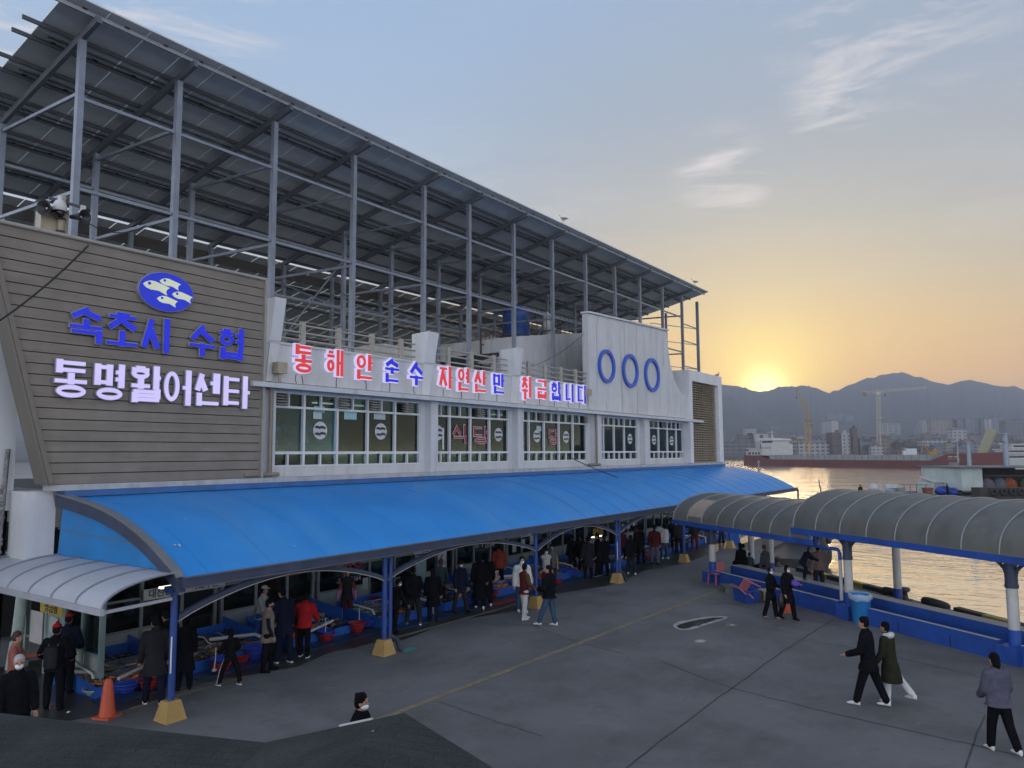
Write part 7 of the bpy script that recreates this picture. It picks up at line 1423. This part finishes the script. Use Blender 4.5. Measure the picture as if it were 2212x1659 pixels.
        if hat:
            m = MB(); kind_h, hc_ = hat
            hell(m, (0, -.006, .040), (.051, .058, .044)); hm2 = link('hat' if kind_h != 'cap' else 'cap', m.mesh('hat', cloth(hc_)), t)
            if kind_h in ('cap', 'bucket'):
                m = MB()
                if kind_h == 'cap': m.prism([hp_(x, y, .036) for x, y in ((-.036, .04), (-.033, .075), (-.015, .092), (.015, .092), (.033, .075), (.036, .04))], HM @ V(0, 0, .006*h))
                else: m.loft([[tuple(hp_(r_*math.cos(a), -.004+r_*1.08*math.sin(a), z)) for a in [2*math.pi*k/18 for k in range(18)]] for r_, z in ((.05, .045), (.082, .022), (.083, .026), (.05, .055))], False)
                link('brim', m.mesh('brim', cloth(hc_)), hm2)
            if kind_h == 'pom': m = MB(); hell(m, (0, -.01, .088), (.018, .018, .016)); link('pompom', m.mesh('pompom', cloth(hc_)), hm2)
    if mask: m = MB(); hell(m, (0, .020, -.026), (.037, .038, .030)); link('face_mask', m.mesh('face_mask', mask_w if mask == 'w' else mask_k), t)
    if pack:
        m = MB(); m.loft([[tuple(tor(x*s, -.068-pf-y*s2, z)) for x, y, s2 in ((-.075, 0, 1), (.075, 0, 1), (.07, .07, 1), (-.07, .07, 1))] for z, s, s2 in ((.0, .8, 1), (.03, 1, 1.2), (.20, 1, 1), (.25, .8, .7))], True, True); bp = link('backpack', m.mesh('backpack', cloth(pack)), t)
        for s in (-1, 1): m = MB(); m.tube([tor(s*.05, -.07-pf, .23), tor(s*.06, .0, tl_+.025+pf), tor(s*.06, .068+pf, .2), tor(s*.075, .05+pf, .08)], .009*h, 6); link('strap', m.mesh('strap', cloth('grey')), bp)
    return t, tor, arm
def at(px, py): return gz(px, py)
AW, RT_, LF, TO, WALL = 35, -55, 125, 215, 90            # facings: away, picture right, picture left, towards the viewer, the stalls
STD = dict(legs=((4, 0), (-4, 0)), spread=.045); WK = dict(legs=((17, 6), (-15, 9)), arms=((-16, 8, 14), (18, 8, 20)), lean=3)
LOOKD = dict(lean=14, look=(0, 18), arms=((12, 10, 25), (12, 10, 25)))
def P7(px, py, h, f, label, **k): return person(at(px, py), f, h, label, **k)
# near corner
P7(26, 1545, 1.6, RT_+20, 'woman in a coral knit top with tied dark hair at the far left', top='coral', kind='sweater', hair='b', style='tied', female=True, arms=((30, 10, 70, .3), (10, 10, 20)))
P7(30, 1648, 1.74, TO+35, 'grey-haired man in black with a white face mask at the left edge', hair='g', mask='w', vox=.013, **STD)
P7(114, 1533, 1.68, AW+8, 'man in a red cap and black jacket wearing a black backpack', hat=('pom', 'red'), pack='charcoal', pants='black', shoe='black', spread=.06, legs=((4, 0), (-4, 0)), arms=((2, 26, 55, .5), (2, 26, 55, .5)), vox=.013)
P7(141, 1496, 1.66, AW+5, 'second person in a red cap half hidden behind the backpack wearer', hat=('cap', 'red'), top='navy', arms=((2, 20, 50, .4), (2, 20, 50, .4)))
P7(331, 1521, 1.75, AW+28, 'man in a long charcoal coat with white-edged shoes left of the first post', top='charcoal', kind='coat', hem=-.17, pants='navy', shoe='black', sole=1, style='back', lean=8, look=(-20, 15), legs=((8, 0), (-8, 0)), spread=.05, vox=.013)
P7(366, 1492, 1.7, AW+60, 'dark-haired man in black behind the first blue post', style='back', **LOOKD); P7(349, 1470, 1.55, TO-40, 'person in black bending over the stall behind the charcoal coat', female=True, **LOOKD)
P7(397, 1488, 1.56, AW+30, 'woman in a long black coat just right of the first post', kind='coat', hem=-.27, style='bob', female=True, vox=.013)
P7(496, 1480, 1.24, AW+48, 'boy in a black tracksuit with white side stripes near the first post', top='black', kind='hoodie', hat='hood', pants='black', shoe='grey', sole=1, stripe=True, legs=((14, 0), (-12, 0)), spread=.14, arms=((8, 24, 60, .4), (8, 24, 60, .4)), vox=.013)
P7(577, 1450, 1.66, RT_+12, 'woman in a beige padded vest and black cap with black boots', top='beige', kind='vest', under='navy', pants='black', shoe='black', boots=True, hat=('cap', 'black'), mask='k', female=True, hem=-.10, arms=((-6, 14, 10), (8, 12, 16)), spread=.06, vox=.013)
P7(612, 1431, 1.79, AW+42, 'tall man in a navy coat with white-soled shoes beside the beige vest', top='navy', kind='coat', hem=-.12, pants='navy', shoe='navy', sole=1, lean=6, look=(-25, 12), spread=.05, style='back', vox=.013)
P7(656, 1419, 1.57, AW+2, 'person in a bright red hooded jacket bending towards the stall', top='red', kind='puffer', hood='down', pants='black', shoe='black', sole=1, style='bob', lean=13, look=(0, 14), arms=((26, 12, 40), (20, 14, 30)), vox=.013)
P7(634, 1407, 1.5, AW+20, 'short person in dark clothes behind the red jacket', top='black', pants='maroon', female=True)
P7(561, 1398, 1.6, RT_-10, 'vendor in a white sweater and pale cap with pink rubber gloves', top='cream', kind='sweater', pants='blue', gloves=pinkg, hat=('cap', 'cream'), female=True, lean=8, arms=((-8, 16, 30), (24, 12, 50)))
P7(749, 1343, 1.58, TO+10, 'vendor with rust-red sleeves, dark quilted vest and pink rubber gloves', top='charcoal', kind='vest', under='rust', pants='maroon', gloves=pinkg, female=True, hem=-.10, hair='k', style='tied', arms=((10, 18, 28), (14, 18, 34)), lean=5)
P7(852, 1369, 1.52, RT_+45, 'child with a white mask peeking out behind the second post', mask='w', top='black', lean=10, female=True, style='short', look=(25, 5), arms=((30, 10, 30), (20, 10, 20)))
P7(893, 1349, 1.7, AW+15, 'man seen from behind with hands clasped behind his back', top='black', pants='charcoal', shoe='grey', sole=1, spread=.09, lean=12, look=(0, 12), style='back', arms=((-30, 14, 20, .75), (-30, 14, 20, .75)))
P7(881, 1335, 1.62, AW+25, 'person in black half hidden left of the man with clasped hands', top='black', style='back')
P7(935, 1343, 1.6, AW+5, 'person in a long hooded black coat beside the red tubs', kind='coat', hem=-.22, hat='hood', pants='navy', shoe='black')
P7(951, 1313, 1.58, AW, 'person in a grey-teal sweater standing behind the hooded coat', top='teal', kind='sweater', pants='black', style='back', hair='b')
P7(994, 1323, 1.66, TO+42, 'masked man in a dark jacket turned towards the viewer', mask='w', hat=('bucket', 'black'), top='navy', pants='charcoal', legs=((10, 0), (-6, 0)), spread=.09, look=(10, 8))
P7(1036, 1314, 1.76, AW+5, 'tall person in a very long black coat with white shoes', kind='coat', hem=-.36, shoe='whitesh', style='back_long', female=True); P7(1051, 1308, 1.72, AW+15, 'second long black coat close behind the tall one', kind='coat', hem=-.34, shoe='whitesh', style='bob')
P7(1078, 1272, 1.66, AW+10, 'vendor in an orange-red jacket among the stalls behind the long coats', top='rust', kind='jacket', style='back')
P7(1128, 1321, 1.74, TO+8, 'man in a white padded jacket with a white mask beside the third post', top='white', kind='puffer', pants='jeans', shoe='whitesh', mask='w', style='messy', vox=.014)
P7(1133, 1338, 1.68, AW-62, 'youth in white patterned trousers and a brown-black jacket', top='maroon', sleeve='brown', pants='white', shoe='whitesh', style='short', look=(-20, 0), arms=((10, 12, 40), (14, 10, 40)), vox=.014)
P7(1187, 1352, 1.76, AW+65, 'man in a black jacket and blue jeans wearing slides with white socks', top='black', kind='puffer', pants='jeans', shoe='whitesh', style='messy', legs=((20, 2), (-6, 6)), spread=.05, look=(-25, 0), arms=((8, 14, 70, .5), (8, 14, 70, .5)), vox=.014)
P7(1180, 1276, 1.56, TO+15, 'vendor in a pale vest and bucket hat with a mask right of the third post', top='cream', kind='vest', under='charcoal', mask='w', hat=('bucket', 'navy'), pants='maroon', female=True); P7(1193, 1268, 1.6, TO-10, 'vendor in mustard sleeves and a dark vest behind the pale vest', top='grey', kind='vest', under='mustard', pants='charcoal', hat=('cap', 'black'), female=True)
# middle crowd
for a in ((1237, 1240, 1.62, AW+30, 'person in black at the stalls left of the group before the fourth post', dict()), (1258, 1244, 1.66, AW+50, 'dark-haired person partly behind the long quilted coat', dict()), (1271, 1249, 1.66, AW+10, 'person in a long dark quilted coat left of the fourth post', dict(kind='coat', hem=-.24, top='charcoal')), (1292, 1245, 1.76, LF, 'man with short hair in black looking to the left before the fourth post', dict(shoe='black', sole=1, kind='coat', hem=-.16)),
          (1306, 1244, 1.68, AW+25, 'bulky person in a dark coat touching the fourth post', dict(kind='coat', hem=-.2)), (1346, 1218, 1.62, AW+20, 'person in a dark red sweater just right of the fourth post', dict(top='maroon', kind='sweater', lean=10)), (1364, 1241, 1.64, AW+2, 'walker in black with white sneakers right of the fourth post', dict(shoe='whitesh', pants='charcoal', **WK)),
          (1385, 1219, 1.7, AW+30, 'person in black with a reddish scarf among the crowd', dict(top='black', lean=8)), (1377, 1210, 1.62, AW+50, 'person in dark maroon behind the walker in white sneakers', dict(top='maroon')), (1415, 1219, 1.78, AW, 'man in a reddish brown jacket and grey trousers', dict(top='maroon', pants='grey', kind='jacket')), (1425, 1207, 1.72, AW+5, 'left one of the pair in white padded jackets', dict(top='white', kind='puffer', pants='jeans', shoe='whitesh')),
          (1436, 1207, 1.64, AW+30, 'right one of the pair in white jackets, with long dark hair', dict(top='white', kind='puffer', pants='jeans', shoe='whitesh', style='long', female=True)), (1457, 1193, 1.74, AW+45, 'person in a dark jacket leaning to the stall left of the fifth post', dict(top='navy', lean=16)), (1467, 1196, 1.7, AW+30, 'dark figure just left of the fifth post', dict(top='charcoal')), (1501, 1187, 1.68, AW+10, 'person with red shoes right of the fifth post', dict(shoe='red', top='charcoal', pants='maroon')), (1559, 1172, 1.68, AW+60, 'person in blue jeans far under the canopy end', dict(pants='jeans', top='navy'))):
    k = dict(style='back'); k.update(a[5]); P7(*a[:4], a[4], vox=.022, **k)
# seated group behind the bench
q = sp(13.25, 1.75); person(q, AW+20, 1.62, 'woman in black with a bag strap seated at the end of the bench', sit=.52, legs=((85, 80), (85, 80)), kind='coat', hem=-.06, style='bob', female=True, lean=8, vox=.018)
q = sp(13.6, 2.35); person(q, AW-30, 1.1, 'small child in teal seated between the woman in black and the man', sit=.34, legs=((80, 70), (80, 70)), top='teal', style='back', vox=.018, lean=10)
q = sp(12.35, 2.25); person(q, AW+40, 1.68, 'man in a grey-blue jacket seated behind the bench', sit=.48, legs=((85, 80), (85, 80)), top='greyblue', hair='b', look=(-25, 0), lean=6, vox=.018)
q = sp(14.3, 2.6); person(q, AW, 1.5, 'person in a white top seated beyond the folding table', sit=.4, legs=((85, 80), (85, 80)), top='white', vox=.02, style='back')
for s, p_, hh, lb in ((13.25, 1.75, .52, 'stool under the woman in black'), (13.6, 2.35, .34, 'low stool under the small child'), (12.35, 2.25, .48, 'stool under the man in grey-blue'), (14.3, 2.6, .4, 'stool under the person in the white top')):
    q = sp(s, p_); t = root('stool', lb, 'stool', tuple(q), 0, 'stools behind the bench'); m = MB(); m.lathe((0, 0, hh-.06), [(.0, -.0), (.17, 0), (.18, .03), (.17, .05), (0, .05)], 14); m.build('seat', stall_b, t)
    for a in (0, 1.57, 3.14, 4.71): m = MB(); m.bar((.1*math.cos(a), .1*math.sin(a), hh-.07), (.16*math.cos(a), .16*math.sin(a), 0), .03); m.build('leg', stall_b, t)
# walking pair
P7(1666, 1336, 1.54, TO+38, 'woman in a black head scarf with a white mask walking along the bench', hat='hijab', mask='w', top='black', kind='sweater', pants='black', shoe='beige', female=True, legs=((12, 6), (-10, 8)), arms=((14, 14, 70, .35), (14, 14, 70, .35)), hem=-.10, vox=.014)
t, tor, arm = P7(1703, 1338, 1.63, TO+30, 'woman in a long black coat with a white mask carrying a purple bundle', mask='w', top='black', kind='coat', hem=-.2, pants='black', style='bob', female=True, legs=((14, 6), (-12, 10)), arms=((16, 14, 80, .3), (4, 14, 20)), under='grey', hood='down', vox=.014)
m = MB(); m.ell((0, 0, 0), (.17, .13, .09), 14, 8); m.ell((.08, .05, .05), (.1, .1, .06), 10, 6); m.ell((-.09, .02, .03), (.09, .08, .07), 10, 6); o = m.build('bundle', mat('purple_cloth', (.12, .05, .36), .6, 0, .25, 7, .5)); o.location = t.matrix_basis @ (tor(-.05, .13, .16)) if False else (Matrix.Translation(t.location) @ t.rotation_euler.to_matrix().to_4x4()) @ tor(-.03, .17, .17); tag(o, 'crumpled purple bundle held by the woman in the long black coat', 'bundle')
m = MB(); m.loft([[(x*s, y*s, z) for x, y in ((-.16, -.06), (.16, -.06), (.16, .06), (-.16, .06))] for s, z in ((.8, 0), (1, .06), (.95, .32), (.75, .36))]); m.tube([(-.1, 0, .35), (-.08, 0, .52), (.08, 0, .52), (.1, 0, .35)], .012, 6); o = m.build('handbag', black); o.location = (Matrix.Translation(t.location) @ t.rotation_euler.to_matrix().to_4x4()) @ V(.30, .02, .42); tag(o, 'black shopping bag hanging at the side of the long black coat', 'bag')
# boy stepping on the bench wall, adult behind
q = sp(9.0, 1.18, .61); person(q, RT_+15, 1.25, 'boy in dark clothes stooping on top of the bench wall', top='navy', pants='navy', shoe='grey', lean=38, look=(0, -10), legs=((42, 62), (18, 40)), arms=((45, 10, 20), (40, 10, 30)), vox=.014, hair='b')
q = sp(9.7, 2.5); person(q, AW+10, 1.66, 'person in a dusty pink padded jacket standing behind the boy', top='dusty', kind='puffer', pants='charcoal', style='back', vox=.016)
# couple and woman in the open yard
P7(1880, 1524, 1.76, AW+52, 'man in a black jacket striding away with white sneakers, left of the couple', top='black', kind='jacket', hem=-.10, pants='black', shoe='whitesh', style='messy', legs=((17, 2), (-18, 4)), arms=((14, 10, 55, .1), (-2, 20, 20)), lean=3, look=(-8, 0), vox=.011)
P7(1926, 1516, 1.58, AW+42, 'companion in a long dark olive fleece coat with a white hood and white boots', top='olive', kind='coat', hem=-.26, pants='white', shoe='whitesh', style='short', hood='white', legs=((3, 1), (-22, 20)), arms=((6, 10, 24), (6, 12, 34)), lean=4, vox=.011)
t, tor, arm = P7(2164, 1624, 1.62, AW+4, 'woman in a lilac-grey jacket and black trousers walking at the right edge', top='lilac', kind='poncho', hem=-.04, pants='black', shoe='whitesh', style='back_long', female=True, legs=((10, 4), (-13, 14)), arms=((6, 14, 45, .3), (4, 14, 40, .3)), lean=3, vox=.011)
P7(774, 1778, 1.73, RT_-10, 'man with a white mask and glasses seen above the foreground roof', top='black', mask='w', style='messy', vox=.011, **STD)
g = depth(91, 1859, 1063.5); person(g, AW, 1.6, 'person sitting in dark clothes on the far pier against the bright water', sit=.05, legs=((90, 75), (90, 75)), vox=.03, style='back', top='olive'); g = depth(91, 2047, 1075); person(g, AW+60, 1.66, 'person in dark clothes standing before the blue tarpaulin on the far pier', vox=.03, style='back')
# diners seen through the first windows
pr = None
for k, (px, lb) in enumerate(((612, 'dark diner seated behind the first window pane'), (640, 'dark diner seated second behind the first window pane'), (676, 'dark diner seated behind the pane of the first sticker'), (708, 'dark diner seated right of the first sticker'), (750, 'dark diner behind the middle pane of the first bay'), (780, 'dark diner beside the middle mullion of the first bay'), (815, 'dark diner under the second sticker'), (845, 'dark diner at the right of the second sticker'), (960, 'dark diner behind the second bay'), (1030, 'dark diner right in the second bay'))):
    y = FY+1.4+.5*(k % 2); x = fx(px, 950, y); loc = (x, y, 4.82)
    if pr is None: pr = person(V(*loc), TO, 1.68, lb, sit=.46, legs=((85, 85), (85, 85)), arms=((35, 14, 60), (30, 14, 70)), vox=.028, lean=6)[0]; pr['group'] = 'diners behind the windows'
    else: dup(pr, loc, R(90*k), lb)
tb = root('dining_table', 'long dark dining table behind the first window bay', 'table', (17, FY+2.6, 4.8)); m = MB(); m.box((-3, -.4, .68), (3, .4, .74)); m.build('top', mat('table_dark', (.08, .06, .045), .5), tb)
for x in (-2.8, 2.8): m = MB(); m.box((x-.05, -.35, 0), (x+.05, .35, .68)); m.build('leg', steel_d, tb)
